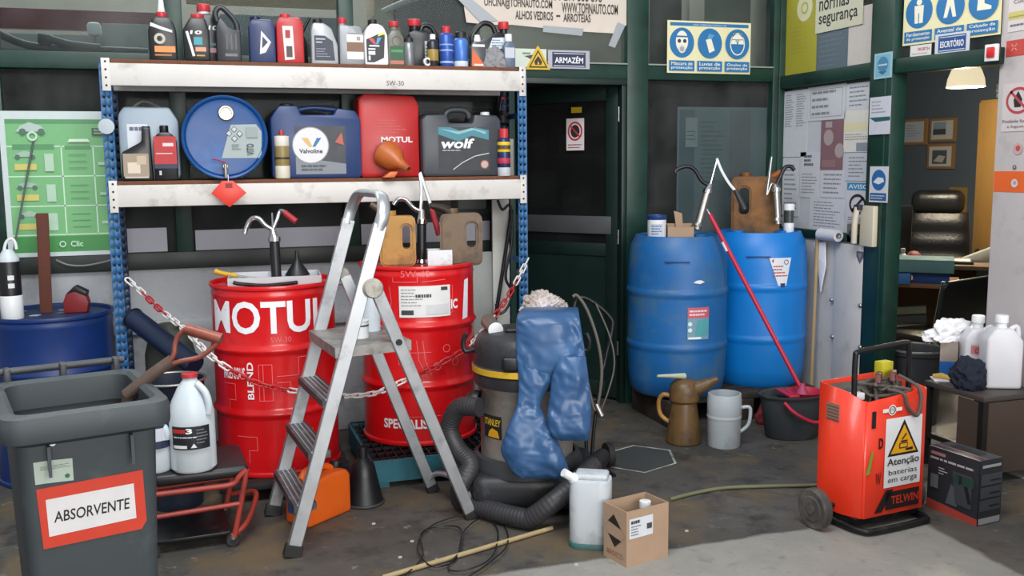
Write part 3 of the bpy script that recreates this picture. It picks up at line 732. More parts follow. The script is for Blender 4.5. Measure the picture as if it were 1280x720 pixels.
# ================================================================ STEPLADDER
def cp(X, d, z=0): return Vector((X * _r0.x + d * _fh.x, X * _r0.y + d * _fh.y, z))
Fn, Ff, Rn, Rf = cp(-.864, 3.55), cp(-1.05, 4.0), cp(-.179, 3.94), cp(-.37, 4.28)
org = (Fn + Ff + Rn + Rf) / 4
ld = thing('stepladder', 'worn aluminium stepladder with platform and hoop handrail before the red drums', 'ladder', org)
Fn, Ff, Rn, Rf = [p - org for p in (Fn, Ff, Rn, Rf)]
TOPZ, APX = 1.34, .552
def front(t_, far): b0, b1 = (Ff, Rf) if far else (Fn, Rn); p = b0 + (b1 - b0) * (APX * t_); return Vector((p.x, p.y, TOPZ * 1.02 * t_))
wd = (Ff - Fn).normalized(); ldn = Vector((wd.y, -wd.x, 0))
def rail(name, p, q, a, b, mat, parent):   # rectangular bar; a = size along the ladder's width, b = across
    p, q = Vector(p), Vector(q); ax = (q - p).normalized(); s1 = (wd - ax * wd.dot(ax)).normalized(); s2 = ax.cross(s1)
    t = bmesh.new(); vs = []
    for c in (p, q): vs.append([t.verts.new(c + s1 * (i * a / 2) + s2 * (j * b / 2)) for i, j in ((-1, -1), (1, -1), (1, 1), (-1, 1))])
    for k in range(4): t.faces.new((vs[0][k], vs[0][(k + 1) % 4], vs[1][(k + 1) % 4], vs[1][k]))
    t.faces.new(vs[0][::-1]); t.faces.new(vs[1]); bmesh.ops.recalc_face_normals(t, faces=t.faces)
    bmesh.ops.bevel(t, geom=t.edges[:], offset=.003, segments=1, affect='EDGES')
    m = MB(); m._take(t); return m.build(name, mat, parent)
for far in (0, 1):
    r_ = rail('front_rail', front(.02, far), front(.93, far), .028, .053, ALU, ld)
    rail('rubber_foot', front(0.0, far) + Vector((0, 0, .002)), front(.035, far), .036, .068, RUBBER, r_)
hp = [front(.92, 0), front(.98, 0)] 
hoop = spline([front(.915, 0), front(.965, 0), front(1.0, 0) * .85 + front(1.0, 1) * .15 + Vector((0, 0, .012)), (front(1.0, 0) + front(1.0, 1)) / 2 + Vector((0, 0, .02)), front(1.0, 1) * .85 + front(1.0, 0) * .15 + Vector((0, 0, .012)), front(.965, 1), front(.915, 1)], 7)
MB().tube(hoop, .0265, 12, flat=.62).build('hoop', ALU, ld)
def plan(far, t_): b0, b1 = (Ff, Rf) if far else (Fn, Rn); return b0 + (b1 - b0) * t_
HT = .75
for far in (0, 1):
    top = front(HT, far) + (Rn - Fn).normalized() * .05; foot = plan(far, 1.0)
    r_ = rail('rear_rail', top, foot + (top - foot) * .02, .026, .05, ALU, ld)
    rail('rubber_foot', foot + Vector((0, 0, .002)), foot + (top - foot) * .035, .032, .056, RUBBER, r_)
    jn = front(HT, far) + (Rn - Fn).normalized() * .035 + wd * (.02 if far else -.02)
    MB().lathe([(.001, -.022), (.034, -.022), (.04, -.01), (.04, .01), (.034, .022), (.001, .022)], 18, jn, wd.to_track_quat('Z', 'Y').to_matrix().to_4x4()).build('hinge', M('worn_plastic_joint', 'b0aba0', .6, dirt='6d6a64', damt=.45, dscale=12), ld)
    bp_ = plan(far, .72); 
    rr_ = (.80 / (TOPZ * 1.02))
    b_ = top + (foot - top) * ((top.z - .80) / top.z)
    MB().cyl(b_ + wd * (-.02 if not far else .02), b_ + wd * (-.012 if not far else .012), .013, 14).build('pivot_bolt', BLACKM, ld)
MB().tube(spline([plan(0, 1) * .94 + front(HT, 0) * .06, plan(0, 1) * .9 + plan(1, 1) * .1 + Vector((0, 0, .10)), (plan(0, 1) + plan(1, 1)) / 2 + Vector((0, 0, .125)), plan(0, 1) * .1 + plan(1, 1) * .9 + Vector((0, 0, .10)), plan(1, 1) * .94 + front(HT, 1) * .06], 6), .012, 10).build('rear_brace', ALU, ld)
for z in (.60, .40, .20):
    s0 = z / (TOPZ * 1.02); A, B = front(s0, 0), front(s0, 1)
    m = MB(); fw = (Rn - Fn).normalized()
    q = [A - fw * .045, B - fw * .045, B + fw * .045, A + fw * .045]
    t = bmesh.new(); up = [t.verts.new(v + Vector((0, 0, .0))) for v in q]; dn = [t.verts.new(v - Vector((0, 0, .028))) for v in q]
    t.faces.new(up); t.faces.new(dn[::-1])
    for k in range(4): t.faces.new((up[k], dn[k], dn[(k + 1) % 4], up[(k + 1) % 4]))
    bmesh.ops.recalc_face_normals(t, faces=t.faces); m._take(t); st_ = m.build('step', M('step_tread', '4e4f52', .5, .5, var=.15, dirt='8a8a8a', damt=.36, dscale=12), ld)
    for k in range(4):
        o_ = -.03 + .02 * k; MB().cyl(A + fw * o_ + Vector((0, 0, .001)), B + fw * o_ + Vector((0, 0, .001)), .0035, 6).build('tread_rib', ALU, st_)
s0 = .80 / (TOPZ * 1.02); A, B = front(s0, 0), front(s0, 1); fw = (Rn - Fn).normalized(); PLZ = .80
e_ = .27
q = [A - fw * .05, B - fw * .05, B + fw * e_, A + fw * e_]
t = bmesh.new(); up = [t.verts.new(v) for v in q]; dn = [t.verts.new(v - Vector((0, 0, .04))) for v in q]
t.faces.new(up); t.faces.new(dn[::-1])
for k in range(4): t.faces.new((up[k], dn[k], dn[(k + 1) % 4], up[(k + 1) % 4]))
bmesh.ops.recalc_face_normals(t, faces=t.faces); m = MB(); m._take(t); m.build('platform', M('paint_stained_aluminium', '9c9a96', .5, .5, var=.15, dirt='5d5650', damt=.45, dscale=10), ld)
LAD = org; PLAT = org + (A + B) / 2 + fw * .12
# things on the platform
tt = on(459, 422, z=PLZ); tc_ = thing('paint_tin', 'small white paint tin with a dark lid line on the ladder platform', 'tin', (PLAT + fw * -.02 - wd * .06).to_tuple()[:2] + (PLZ,))
MB().lathe([(.036, 0), (.038, .002), (.038, .068), (.04, .07), (.04, .074), (.036, .076), (.001, .074)], 24).build('can', WHITEP, tc_)
MB().lathe([(.0388, .05), (.0388, .056), (.0385, .056), (.0385, .05)], 24, cap=False).build('dark_band', BLACK, tc_)
wb_ = thing('squeeze_bottle', 'translucent white bottle standing on the ladder platform', 'bottle', (PLAT + fw * .06 + wd * .06).to_tuple()[:2] + (PLZ,))
MB().lathe([(.038, 0), (.042, .005), (.042, .14), (.036, .165), (.018, .185), (.018, .2), (.001, .2)], 24).build('bottle', MILKY, wb_)
MB().lathe([(.02, .19), (.02, .215), (.017, .218), (.001, .218)], 18).build('cap', WHITEP, wb_)

# ================================================================ PUMPS AND THINGS ON THE DRUMS
def rel(org, pts, d):
    """picture points at depth d, relative to org"""
    return [on(p[0], p[1], d=(d if len(p) < 3 else p[2])) - org for p in pts]
GRIPRED = M('dark_red_grip', 'a3232c', .5, var=.1)
def drum_pump(label, foot, top, head, spout, rod, lever, grip, d, zf, rb, barrel, spoutmat, levermat, gripmat, group=None):
    org = on(foot[0], foot[1], z=zf) if d is None else on(foot[0], foot[1], d=d)
    if d is None: d = dep(org)
    o = thing('drum_pump', label, 'pump', org)
    b, t_, h = rel(org, [foot, top, head], d)
    ax = (t_ - b).normalized()
    MB().cyl(b - ax * .02, t_, rb, 20).build('barrel', barrel, o)
    MB().cyl(b, b + ax * .018, rb * 1.45, 20, rb * 1.2).build('base_collar', CHROME if barrel is BLACK else STEEL, o)
    MB().cyl(t_ - ax * .008, t_ + ax * .014, rb * 1.25, 20).build('top_collar', CHROME, o)
    MB().cyl(t_ + ax * .012, h, rb * 1.0, 16, rb * .55).build('head', CHROME, o)
    MB().tube(spline(rel(org, spout, d), 6), .0115, 10).build('spout', spoutmat, o)
    if rod: MB().cyl(h - ax * .01, rel(org, [rod], d)[0], .005, 8).build('plunger_rod', CHROME, o)
    lv = rel(org, lever, d)
    MB().tube(spline(lv, 5), .009, 8, flat=.6).build('lever', levermat, o)
    if grip: g = rel(org, grip, d); MB().cyl(g[0], g[1], .014, 12, .016).build('grip', gripmat, o)
    return o
ZL1, ZL2 = base1 + H_D - .019, base2 + H_D - .019
drum_pump('hand pump with black barrel and chrome gooseneck on the big-lettered red drum', (346, 352), (343, 300), (341, 287), [(342, 288), (332, 282), (323, 273), (314, 274), (308, 285), (306, 292)], (340, 266), [(341, 288), (346, 275), (350, 264), (356, 265)], [(355, 265), (370, 277)], None, ZL1, .024, BLACK, CHROME, CHROME, GRIPRED)
drum_pump('hand pump with black barrel and raised lever on the labelled red drum', (527, 329), (527, 278), (527, 262), [(525, 264), (517, 260), (507, 250), (498, 249), (492, 256)], (526, 232), [(526, 262), (527, 236), (525, 216), (533, 240), (541, 264)], [(540, 262), (549, 294)], None, ZL2, .024, BLACK, CHROME, ALU, GRIPRED)
dB1, dB2 = dep((B1.x, B1.y, 1)), dep((B2.x, B2.y, 1))
drum_pump('tilted aluminium hand pump with black spout on the scuffed blue drum', (872, 283), (884, 240), (888, 230), [(887, 232), (877, 226), (868, 212), (858, 208), (846, 212), (844, 216)], (896, 200), [(896, 198), (902, 213), (912, 230), (921, 240)], [(919, 237), (931, 262)], dB1, 0, .023, STEEL, BLACK, WHITEP, DGREY)
drum_pump('upright aluminium hand pump with black spout on the bright blue drum', (972, 276), (970, 238), (969, 230), [(970, 233), (975, 222), (981, 210), (988, 208), (993, 213)], None, [(969, 232), (964, 230), (958, 244), (961, 220), (964, 196)], None, dB2 - .12, 0, .022, STEEL, BLACK, ALU, DGREY)

def place(px, py, z=None, y=None, x=None): return on(px, py, x=x, y=y, z=z)
# --- on the big-lettered red drum
o_ = Vector((D1.x, D1.y, ZL1))
tr = thing('drip_tray', 'shallow white sheet metal drip tray lying across the lettered red drum', 'tray', o_, f1 + pi / 2)
MB().box(-.20, -.14, .002, .22, .12, .006).build('floor_plate', ALU, tr)
for y in (-.14, .115): MB().box(-.20, y, .006, .22, y + .006, .045).build('wall', M('white_sheet_metal', 'b9bcc0', .5, .3), tr)
for x in (-.20, .214): MB().box(x, -.134, .006, x + .006, .115, .045).build('wall', _M['white_sheet_metal'], tr)
cr = thing('funnel', 'black plastic funnel lying behind the pump on the lettered red drum', 'funnel', on(372, 344, d=dep(o_) + .12) + Vector((0, 0, 0)))
MB().lathe([(.055, 0), (.06, .004), (.012, .075), (.008, .12), (.006, .12), (.01, .075), (.05, .008)], 20, cap=False).build('cone', BLACK, cr)
yh = thing('hand_tool', 'yellow handled tool resting on the rim of the lettered red drum', 'tool', on(270, 341, d=dep(o_)))
MB().tube(rel(yh.location, [(269, 339), (275, 341), (284, 343), (297, 345)], dep(o_)), [.014, .011, .012, .009], 10).build('handle', M('yellow_plastic', 'c59a1c', .5, var=.1), yh)
MB().cyl(*rel(yh.location, [(296, 345), (330, 349)], dep(o_)), .005, 8).build('shank', STEEL, yh)
bb = thing('pry_bar', 'black curved bar lying on the front rim of the lettered red drum', 'bar', on(290, 357, d=dep(o_) - .2))
MB().tube(spline(rel(bb.location, [(292, 353), (300, 355), (330, 357), (355, 355), (372, 353)], dep(o_) - .22), 5), .009, 8).build('bar', BLACKM, bb)

# --- oily pouring jugs
def handled_jug(name, label, cx, base, w, h, dpt, mat, rz, spoutpts=None, spoutmat=None, hole=True, holecol=None):
    """flat sided oil jug: a ring-shaped outline with a real hand hole"""
    o = thing(name, label, 'jug', (cx, base[1], base[2]), rz)
    t = bmesh.new()
    out = rect2(w, h, .03, 0, h / 2, 3)
    n = len(out); hx0, hz0, hw, hh = w * .24, h * .58, w * .22, h * .46
    inn = rect2(hw, hh, min(hw, hh) * .4, hx0, hz0, 3)
    A = [[t.verts.new((p[0], y, p[1])) for p in out] for y in (-dpt / 2, dpt / 2)]
    B = [[t.verts.new((p[0], y, p[1])) for p in inn] for y in (-dpt / 2, dpt / 2)]
    for k in range(n):
        j = (k + 1) % n
        t.faces.new((A[0][k], A[0][j], B[0][j], B[0][k])); t.faces.new((A[1][j], A[1][k], B[1][k], B[1][j]))
        t.faces.new((A[0][j], A[0][k], A[1][k], A[1][j])); t.faces.new((B[0][k], B[0][j], B[1][j], B[1][k]))
    bmesh.ops.recalc_face_normals(t, faces=t.faces)
    ed = [e for e in t.edges if len(e.link_faces) == 2 and e.calc_face_angle() > .9]
    bmesh.ops.bevel(t, geom=ed, offset=.012, segments=2, affect='EDGES')
    m = MB(); m._take(t); m.build('body', mat, o)
    m = MB(); m.lathe([(.03, 0), (.034, .012), (.034, .03), (.028, .03), (.028, .005)], 18, (-w * .22, 0, h - .006), cap=False); m.build('mouth', mat, o)
    if spoutpts: MB().tube(spline(spoutpts, 5), [.03 - .016 * k / (5 * (len(spoutpts) - 1)) for k in range(5 * (len(spoutpts) - 1) + 1)], 12).build('spout', spoutmat or mat, o)
    return o
mp2 = mpp(D2 + Vector((0, 0, .9)))
j1 = on(498, 329, d=dep((D2.x, D2.y - .06, 1)))
handled_jug('oil_jug', 'tan translucent oil jug with hand hole left of the pump on the labelled drum', j1.x, (0, j1.y, ZL2), 44 * mp2, 62 * mp2, .10, TAN, radians(-12), [(-.03, 0, .22), (-.07, 0, .27), (-.13, 0, .31)], BROWNP)
j2 = on(584, 322, d=dep((D2.x, D2.y, 1)) - .02)
handled_jug('oil_jug', 'grey-brown oil jug with dark spout right of the pump on the labelled drum', j2.x - .03, (0, j2.y, ZL2), 52 * mp2, 64 * mp2, .12, BROWNP, radians(-14), [(-.03, 0, .235), (-.08, -.02, .28), (-.15, -.05, .30)], M('black_brown_spout', '2a211b', .5))
dt = thing('metal_tin', 'square shallow steel tin at the foot of the pump on the labelled drum', 'tin', (on(549, 326, d=dep(D2 + Vector((0, 0, .9))) - .1)).to_tuple()[:2] + (ZL2,), radians(-8))
for x0, y0, x1, y1 in ((-.06, -.05, .06, -.046), (-.06, .046, .06, .05), (-.06, -.046, -.056, .046), (.056, -.046, .06, .046)): MB().box(x0, y0, .002, x1, y1, .085).build('wall', ALU, dt)
MB().box(-.056, -.046, .001, .056, .046, .004).build('bottom', ALU, dt)
# --- on the blue drums
ZLB = BB + .89
cn = on(821, 283, d=dB1 - .05)
c1 = thing('tin_can', 'white tin with dark blue lid on the scuffed blue drum', 'tin', (cn.x, cn.y, ZLB), g1 + pi / 2)
k = mpp(cn)
MB().lathe([(.001, 0), (.052, 0), (.054, .004), (.054, .118), (.052, .12)], 28, cap=False).build('can', WHITEP, c1)
MB().lathe([(.0545, .118), (.056, .12), (.056, .142), (.052, .145), (.05, .138), (.001, .138)], 28, cap=False).build('lid', M('navy_lid', '1d3f78', .4), c1)
Art().rect(-.035, .02, .035, .095, 'b9c2ce').rows(-.03, .03, .03, .09, 4, '46618a', .4, 2).build('label', c1, R=.0545)
cb = on(850, 283, d=dB1 - .02)
c2 = thing('cardboard_carton', 'torn open brown cardboard carton on the scuffed blue drum', 'box', (cb.x, cb.y, ZLB), g1 + pi / 2 + .1)
MB().box(-.075, -.05, .0, .075, -.047, .075).build('side', CARD, c2); MB().box(-.075, .047, 0, .075, .05, .09).build('side', CARD, c2)
MB().box(-.075, -.047, 0, -.072, .047, .085).build('side', CARD, c2); MB().box(.072, -.047, 0, .075, .047, .08).build('side', CARD, c2); MB().box(-.072, -.047, 0, .072, .047, .003).build('bottom', CARD, c2)
MB().prism([(-.02, .07), (.02, .07), (.012, .15), (-.035, .165)], .02, .023).build('flap', CARD, c2)
aj = on(944, 276, d=dB2 + .06)
o = handled_jug('oil_jug', 'amber oil jug with leaning neck on the bright blue drum', aj.x, (0, aj.y, ZLB), 58 * mpp(aj), 72 * mpp(aj), .12, AMBER, g2 + pi / 2, [(.06, 0, .30), (.10, .0, .35), (.145, 0, .385)], M('orange_spout', 'a0561c', .5))
for ch in o.children:
    if ch.name.startswith('body'): ch.scale.x = -1
gb = on(986, 274, d=dB2 - .04)
c3 = thing('grease_bottle', 'slim bottle with white cap and dark middle beside the pump on the bright blue drum', 'bottle', (gb.x, gb.y, ZLB), g2 + pi / 2)
MB().lathe([(.001, 0), (.03, 0), (.032, .003), (.032, .07), (.03, .075)], 20, cap=False).build('base', WHITEP, c3)
MB().lathe([(.029, .07), (.029, .15)], 20, cap=False).build('sleeve', M('smoky_plastic', '3d4443', .3), c3)
MB().lathe([(.031, .15), (.033, .152), (.033, .185), (.030, .19), (.001, .19)], 20, cap=False).build('cap', WHITEP, c3)

# ================================================================ VACUUM CLEANER
VC = cp((657 - 640) / 1200 * 4.16, 4.16)
vc = thing('vacuum_cleaner', 'industrial wet and dry vacuum with steel tank and black head', 'vacuum', VC, camang(VC, 0) + pi / 2)
MB().lathe([(.22, .21), (.21, .215), (.205, .23), (.205, .52), (.212, .53), (.212, .56)], 48, cap=False).build('tank', M('dull_tank_steel', 'a39e97', .4, .55, var=.15, scale=5, dirt='6f6a62', damt=.45, dscale=4), vc)
zb = [(.215, .24), (.235, .235), (.25, .2), (.25, .17), (.001, .17)]
MB().lathe(zb, 40, cap=False).build('collar', DGREY, vc)
MB().box(-.235, -.24, .03, .30, .24, .185, bev=.05, seg=4).build('base', M('vacuum_base_black', '222327', .45, var=.12, dirt='55555a', damt=.34, dscale=5), vc)
hd = MB().lathe([(.214, .545), (.228, .55), (.232, .565), (.232, .60), (.238, .605), (.238, .635), (.232, .64), (.232, .68), (.228, .72), (.215, .755), (.19, .775), (.12, .782), (.001, .782)], 48, cap=False).build('head', M('vacuum_head_black', '2a2b2f', .45, var=.12, dirt='4a4a4c', damt=.38, dscale=5), vc)
MB().lathe([(.2385, .607), (.2395, .608), (.2395, .633), (.2385, .634)], 48, cap=False).build('yellow_band', M('yellow_band', 'c8a02a', .45, var=.1, dirt='6f5a20', damt=.36), vc)
MB().box(-.10, -.238, .64, -.03, -.19, .70, bev=.012, seg=3).build('latch_recess', BLACK, hd)
MB().box(-.09, -.10, .775, .1, .02, .80, bev=.012, seg=3).build('switch_box', BLACK, hd)
MB().prism([(-.04, .74), (.04, .70), (.045, .72), (-.03, .775)], -.225, -.20, bev=.004).build('carry_handle', M('brown_handle', '5f4a40', .5), vc)
for s in (-1, 1):
    MB().tube(spline([(s * .22, -.03, .70), (s * .265, -.03, .69), (s * .275, -.03, .73), (s * .262, -.03, .765)], 5), .011, 8).build('hook', BLACK, vc)
for an in (40, 140, 220, 320):
    c, s = cos(radians(an)) * .8, sin(radians(an)) * .8
    w_ = MB().cyl((c * .22, s * .22, .07), (c * .22, s * .22, .11), .02, 12).build('caster_fork', BLACKM, vc)
    MB().lathe([(.012, -.014), (.04, -.014), (.042, 0), (.04, .014), (.012, .014)], 20, (c * .23, s * .23, .043), Matrix.Rotation(radians(90), 4, 'Y') @ Matrix.Rotation(radians(an), 4, 'X')).build('caster_wheel', RUBBER, w_)
MB().lathe([(.045, 0), (.05, .008), (.05, .03), (.035, .035), (.035, .06)], 20, (-.2, -.06, .47), Matrix.Rotation(radians(-90), 4, 'Y') @ Matrix.Rotation(radians(-20), 4, 'X'), cap=False).build('inlet', BLACK, vc)
a = Art(.0008)
a.rect(-.15, .33, -.04, .43, '1e1e1e'); a.text('STANLEY', -.145, .385, -.045, .415, 'd8b020', .02); a.poly([(-.12, .335), (-.05, .335), (-.06, .365), (-.09, .375), (-.11, .36)], 'd8a018')
a.build('badge', vc, R=.206, a0=-pi / 2 - .35, label='black and yellow maker badge')
# hose: from the inlet down, round the base, and up to the right behind the can
v0 = VC
hs = [on(600, 509, d=4.14), on(574, 510, d=4.2), on(562, 535, d=4.24), on(572, 562, d=4.22), on(588, 582, d=4.16), on(576, 608, d=4.13), on(578, 630, d=4.19), on(600, 648, d=4.12), on(630, 655, d=4.03), on(662, 648, d=3.96), on(692, 627, d=3.93), on(722, 602, d=4.0), on(742, 582, d=4.1)]
pp = spline([h - VC for h in hs], 10); pts = []
hz = thing('vacuum_hose', 'thick grey ribbed suction hose curled round the foot of the vacuum', 'hose', VC)
lo = []
for i, q in enumerate(pp): q.z = max(q.z, .045); lo.append(.028 if i % 2 else .0255)
dense = spline(pp, 3); MB().tube(dense, [.043 if i % 4 < 2 else .042 for i in range(len(dense))], 12).build('ribbed_tube', M('hose_grey', '303033', .5, var=.12, dirt='55555a', damt=.34), hz)
MB().cyl(pp[-1], pp[-1] + (pp[-1] - pp[-2]).normalized() * .09, .044, 16, .035).build('cuff', BLACK, hz)

# --- waders hung over the vacuum
WD = M('blue_rubber_cloth', '2f527c', .36, var=.12, scale=5, dirt='3d638f', damt=.38, dscale=4)
dW = dep(VC) - .30
wo_ = on(690, 440, d=dW)
wt = thing('rubber_trousers', 'blue rubber trousers hung over the vacuum head', 'trousers', wo_)
def leg(secs, name, th0=.03, seed=0):
    """closed loft; secs = (row, left px, right px, depth offset)"""
    n = 44; t = bmesh.new(); rings = []
    P = spline([Vector((s_[0], s_[1], s_[2])) for s_ in secs], 10); Dd = spline([Vector((s_[3], s_[4] if len(s_) > 4 else th0, 0)) for s_ in secs], 10)
    for (row, l, r_), (dd, th, _q) in zip(P, Dd):
        A, B = on(l, row, d=dW + dd) - wo_, on(r_, row, d=dW + dd) - wo_; c = (A + B) / 2; hw = (B - A) / 2; nrm = FWD
        ring = []
        for k in range(n):
            an = 2 * pi * k / n; u = cos(an); vv_ = sin(an)
            q = c + hw * (abs(u) ** .8 * (1 if u > 0 else -1)) + nrm * (vv_ * th)
            w3 = q.z * 9 + q.x * 16 + 2.2 * noise.noise(q * 5 + Vector((seed, 0, 0)))
            f = noise.noise(Vector((q.x * 14 + q.z * 5 + seed, q.z * 2.4, seed))) * .022 + (.5 - abs(noise.noise(Vector((q.x * 17 - q.z * 7, q.z * 8 + seed, 3))))) * .024 + .005 * sin(w3) + (.5 - abs(noise.noise(Vector((q.x * 30 + q.z * 12, q.z * 16 + seed, 7))))) * .014
            q = q - nrm * f
            ring.append(t.verts.new(q))
        rings.append(ring)
    for A, B in zip(rings, rings[1:]):
        for k in range(n): t.faces.new((A[k], A[(k + 1) % n], B[(k + 1) % n], B[k]))
    t.faces.new(rings[0]); t.faces.new(rings[-1][::-1]); bmesh.ops.recalc_face_normals(t, faces=t.faces)
    m = MB(); m._take(t); return m.build(name, WD, wt, ang=70)
leg([(384, 656, 722, .20, .03), (388, 650, 723, .10, .05), (396, 646, 724, .03, .04), (415, 645, 727, .0, .035), (440, 645, 731, -.01, .035), (462, 647, 733, -.01, .03), (475, 652, 732, 0, .02)], 'waist', seed=3)
leg([(455, 646, 692, -.005, .03), (480, 648, 688, -.01, .03), (505, 646, 676, -.015, .026), (518, 641, 680, -.02, .028), (540, 632, 692, -.03, .03), (562, 626, 702, -.035, .03), (580, 634, 709, -.035, .026), (590, 642, 711, -.03, .02), (597, 652, 708, -.03, .006)], 'leg', seed=5)
leg([(445, 697, 732, -.03, .03), (470, 690, 735, -.045, .035), (495, 687, 738, -.05, .035), (520, 684, 739, -.055, .034), (538, 686, 738, -.055, .03), (546, 692, 736, -.05, .02), (550, 700, 733, -.05, .006)], 'leg', seed=9)
# --- crumpled rag, spray can and pliers on the head
def crumple(name, label, cat, loc, sx, sy, sz, mat, seed, freq=9, amp=.45, sub=5):
    t = bmesh.new(); bmesh.ops.create_icosphere(t, subdivisions=sub, radius=1)
    for v in t.verts:
        p = v.co.copy(); n = noise.noise(p * 1.3 + Vector((seed, 0, 0))) * .35
        r = 1 - abs(noise.noise(p * freq * .32 + Vector((0, seed, 0)))) * amp - abs(noise.noise(p * freq * .8 + Vector((seed, seed, 0)))) * amp * .5 + n
        z = p.z * r
        v.co = Vector((p.x * r * sx, p.y * r * sy, max(z, -.55) * sz))
    zmin = min(v.co.z for v in t.verts)
    for v in t.verts: v.co.z -= zmin
    m = MB(); m._take(t); return m.build(name, mat, None, ang=180, label=label, cat=cat, loc=loc)
RAGM = M('stained_rag', 'cfc8c8', .9, var=.3, scale=14, dirt='7d6650', damt=.5, dscale=6, bump=.5, bscale=70)
rp = on(678, 409, d=dep(VC) - .02)
crumple('crumpled_rag', 'crumpled white and brown stained rag on top of the blue trousers', 'rag', (rp.x, rp.y, rp.z - .005), .12, .10, .11, RAGM, 4, 12, .5, 6)
sc = on(620, 413, d=dep(VC) - .17); se = on(632, 400, d=dep(VC) + .02)
so = thing('spray_can', 'spray can lying on the vacuum head with its white base showing', 'can', (sc.x, sc.y, sc.z))
ax = Vector((.05, 1, .12)).normalized(); q4 = ax.to_track_quat('Z', 'Y').to_matrix().to_4x4()
MB().lathe([(.001, -.001), (.028, -.001), (.033, .001), (.034, .006)], 24, (0, 0, 0), q4, cap=False).build('base', WHITEP, so)
MB().lathe([(.033, .005), (.033, .15), (.026, .165), (.014, .17), (.012, .19), (.001, .19)], 24, (0, 0, 0), q4, cap=False).build('can', M('dull_tin', '7a736a', .45, .5), so)
kn = on(640, 428, d=dep(VC) - .22)
ko = thing('file_tool', 'rusty flat file lying across the edge of the vacuum head', 'tool', kn)
MB().tube(rel(kn, [(628, 438), (640, 428), (652, 418)], dep(VC) - .2), [.010, .012, .008], 8, flat=.6).build('blade', M('rusty_file', '6b5248', .6, .2, var=.2), ko)
# --- black hand truck with cables behind the vacuum
HT_ = cp((735 - 640) / 1200 * 4.55, 4.55)
ht = thing('hand_truck', 'black tubular hand truck standing behind the vacuum', 'hand truck', HT_)
fr = rel(HT_, [(733, 598), (732, 540), (722, 440), (718, 385), (726, 372), (742, 378), (762, 396), (765, 412), (752, 470), (742, 540), (739, 592)], 4.55)
fr[0].z = fr[-1].z = .03
MB().tube(spline(fr, 6), .0085, 10).build('frame', BLACKM, ht)
MB().box(-.1, -.12, .004, .1, .03, .012).build('toe_plate', BLACKM, ht)
MB().tube(rel(HT_, [(728, 500), (748, 500)], 4.55), .007, 8).build('cross_bar', BLACKM, ht)
for s in (-1, 1): MB().lathe([(.02, -.015), (.06, -.015), (.062, 0), (.06, .015), (.02, .015)], 22, (s * .13, .04, .062), Matrix.Rotation(radians(90), 4, 'Y')).build('wheel', RUBBER, ht)
cb_ = thing('cable_loop', 'grey cable looped over the black hand truck', 'cable', HT_)
MB().tube(spline(rel(HT_, [(716, 371), (722, 370), (735, 390), (748, 430), (752, 470), (745, 512), (737, 490), (728, 440)], 4.52), 8), .0075, 8).build('cable', M('grey_cable', '57534e', .6), cb_)
MB().tube(spline(rel(HT_, [(745, 380), (762, 420), (768, 455), (760, 490), (750, 515)], 4.52), 8), .004, 8).build('thin_cable', M('grey_cable', '57534e', .6), cb_)
MB().cyl(*rel(HT_, [(745, 505), (752, 520)], 4.52), .014, 10).build('plug', STEEL, cb_)

# ================================================================ FLOOR THINGS, RIGHT SIDE
# --- battery charger
crn = on(1078, 651, z=.05); cang = radians(7); x1, CW, CDp, CH = .036, .372, .22, .585
ca = crn - Matrix.Rotation(cang, 3, 'Z') @ Vector((x1, -.014, 0))
ch = thing('battery_charger', 'red wheeled workshop battery charger with a white warning sign', 'charger', (ca.x, ca.y, 0), cang)
CR = M('charger_red_paint', 'dc3419', .38, var=.06, dirt='a82a18', damt=.34, dscale=5, coat=.2)
outl = [(0, .072), (x1, -.014), (CW, -.014), (CW, CDp), (0, CDp)]
# open-topped shell: walls only, front lip lower than the cheeks
t = bmesh.new()
ztop = {0: CH - .01, 1: CH - .045, 2: CH - .02, 3: CH + .01, 4: CH + .0}
lo_ = [t.verts.new((p[0], p[1], .055)) for p in outl]; hi = [t.verts.new((p[0], p[1], ztop[i])) for i, p in enumerate(outl)]
for k in range(5): t.faces.new((lo_[k], lo_[(k + 1) % 5], hi[(k + 1) % 5], hi[k]))
t.faces.new(lo_[::-1]); bmesh.ops.recalc_face_normals(t, faces=t.faces)
ed = [e for e in t.edges if abs((e.verts[0].co - e.verts[1].co).z) > .3]
bmesh.ops.bevel(t, geom=ed, offset=.008, segments=2, affect='EDGES')
m = MB(); m._take(t); o = m.build('housing', CR, ch); md = o.modifiers.new('t', 'SOLIDIFY'); md.thickness = .006; md.offset = -1
MB().box(.036, .012, CH - .13, CW - .01, CDp - .01, CH - .11).build('well_floor', BLACKM, ch)
MB().box(.014, CDp - .11, CH - .11, CW - .012, CDp - .012, CH - .012, bev=.006).build('control_panel', M('grimy_panel', '4a4743', .6, var=.2, dirt='7a756c', damt=.4, dscale=10), ch)
MB().box(.05, CDp - .15, CH - .06, .11, CDp - .115, CH - .03, bev=.004).build('white_block', WHITEP, ch)
hd_ = spline([(.03, .05, CH - .10), (.03, .05, CH - .02), (.03, .05, CH + .125), (.05, .05, CH + .15), (CW / 2, .05, CH + .16), (CW - .07, .05, CH + .165), (CW - .05, .05, CH + .145), (CW - .035, .06, CH + .04), (CW - .03, .06, CH - .08)], 6)
MB().tube(hd_, .0115, 12).build('handle', BLACKM, ch)
rnd = random.Random(3)
for k in range(4):
    c = [Vector((CW * rnd.uniform(.3, .9), .05 + rnd.uniform(0, .1), CH - .10))]
    for j in range(6): c.append(Vector((CW * rnd.uniform(.3, .93), rnd.uniform(.02, .17), CH - rnd.uniform(-.03, .07))))
    MB().tube(spline(c, 8), .0075, 8).build('charging_cable', M('grey_brown_cable', '514a45', .6, var=.15), ch)
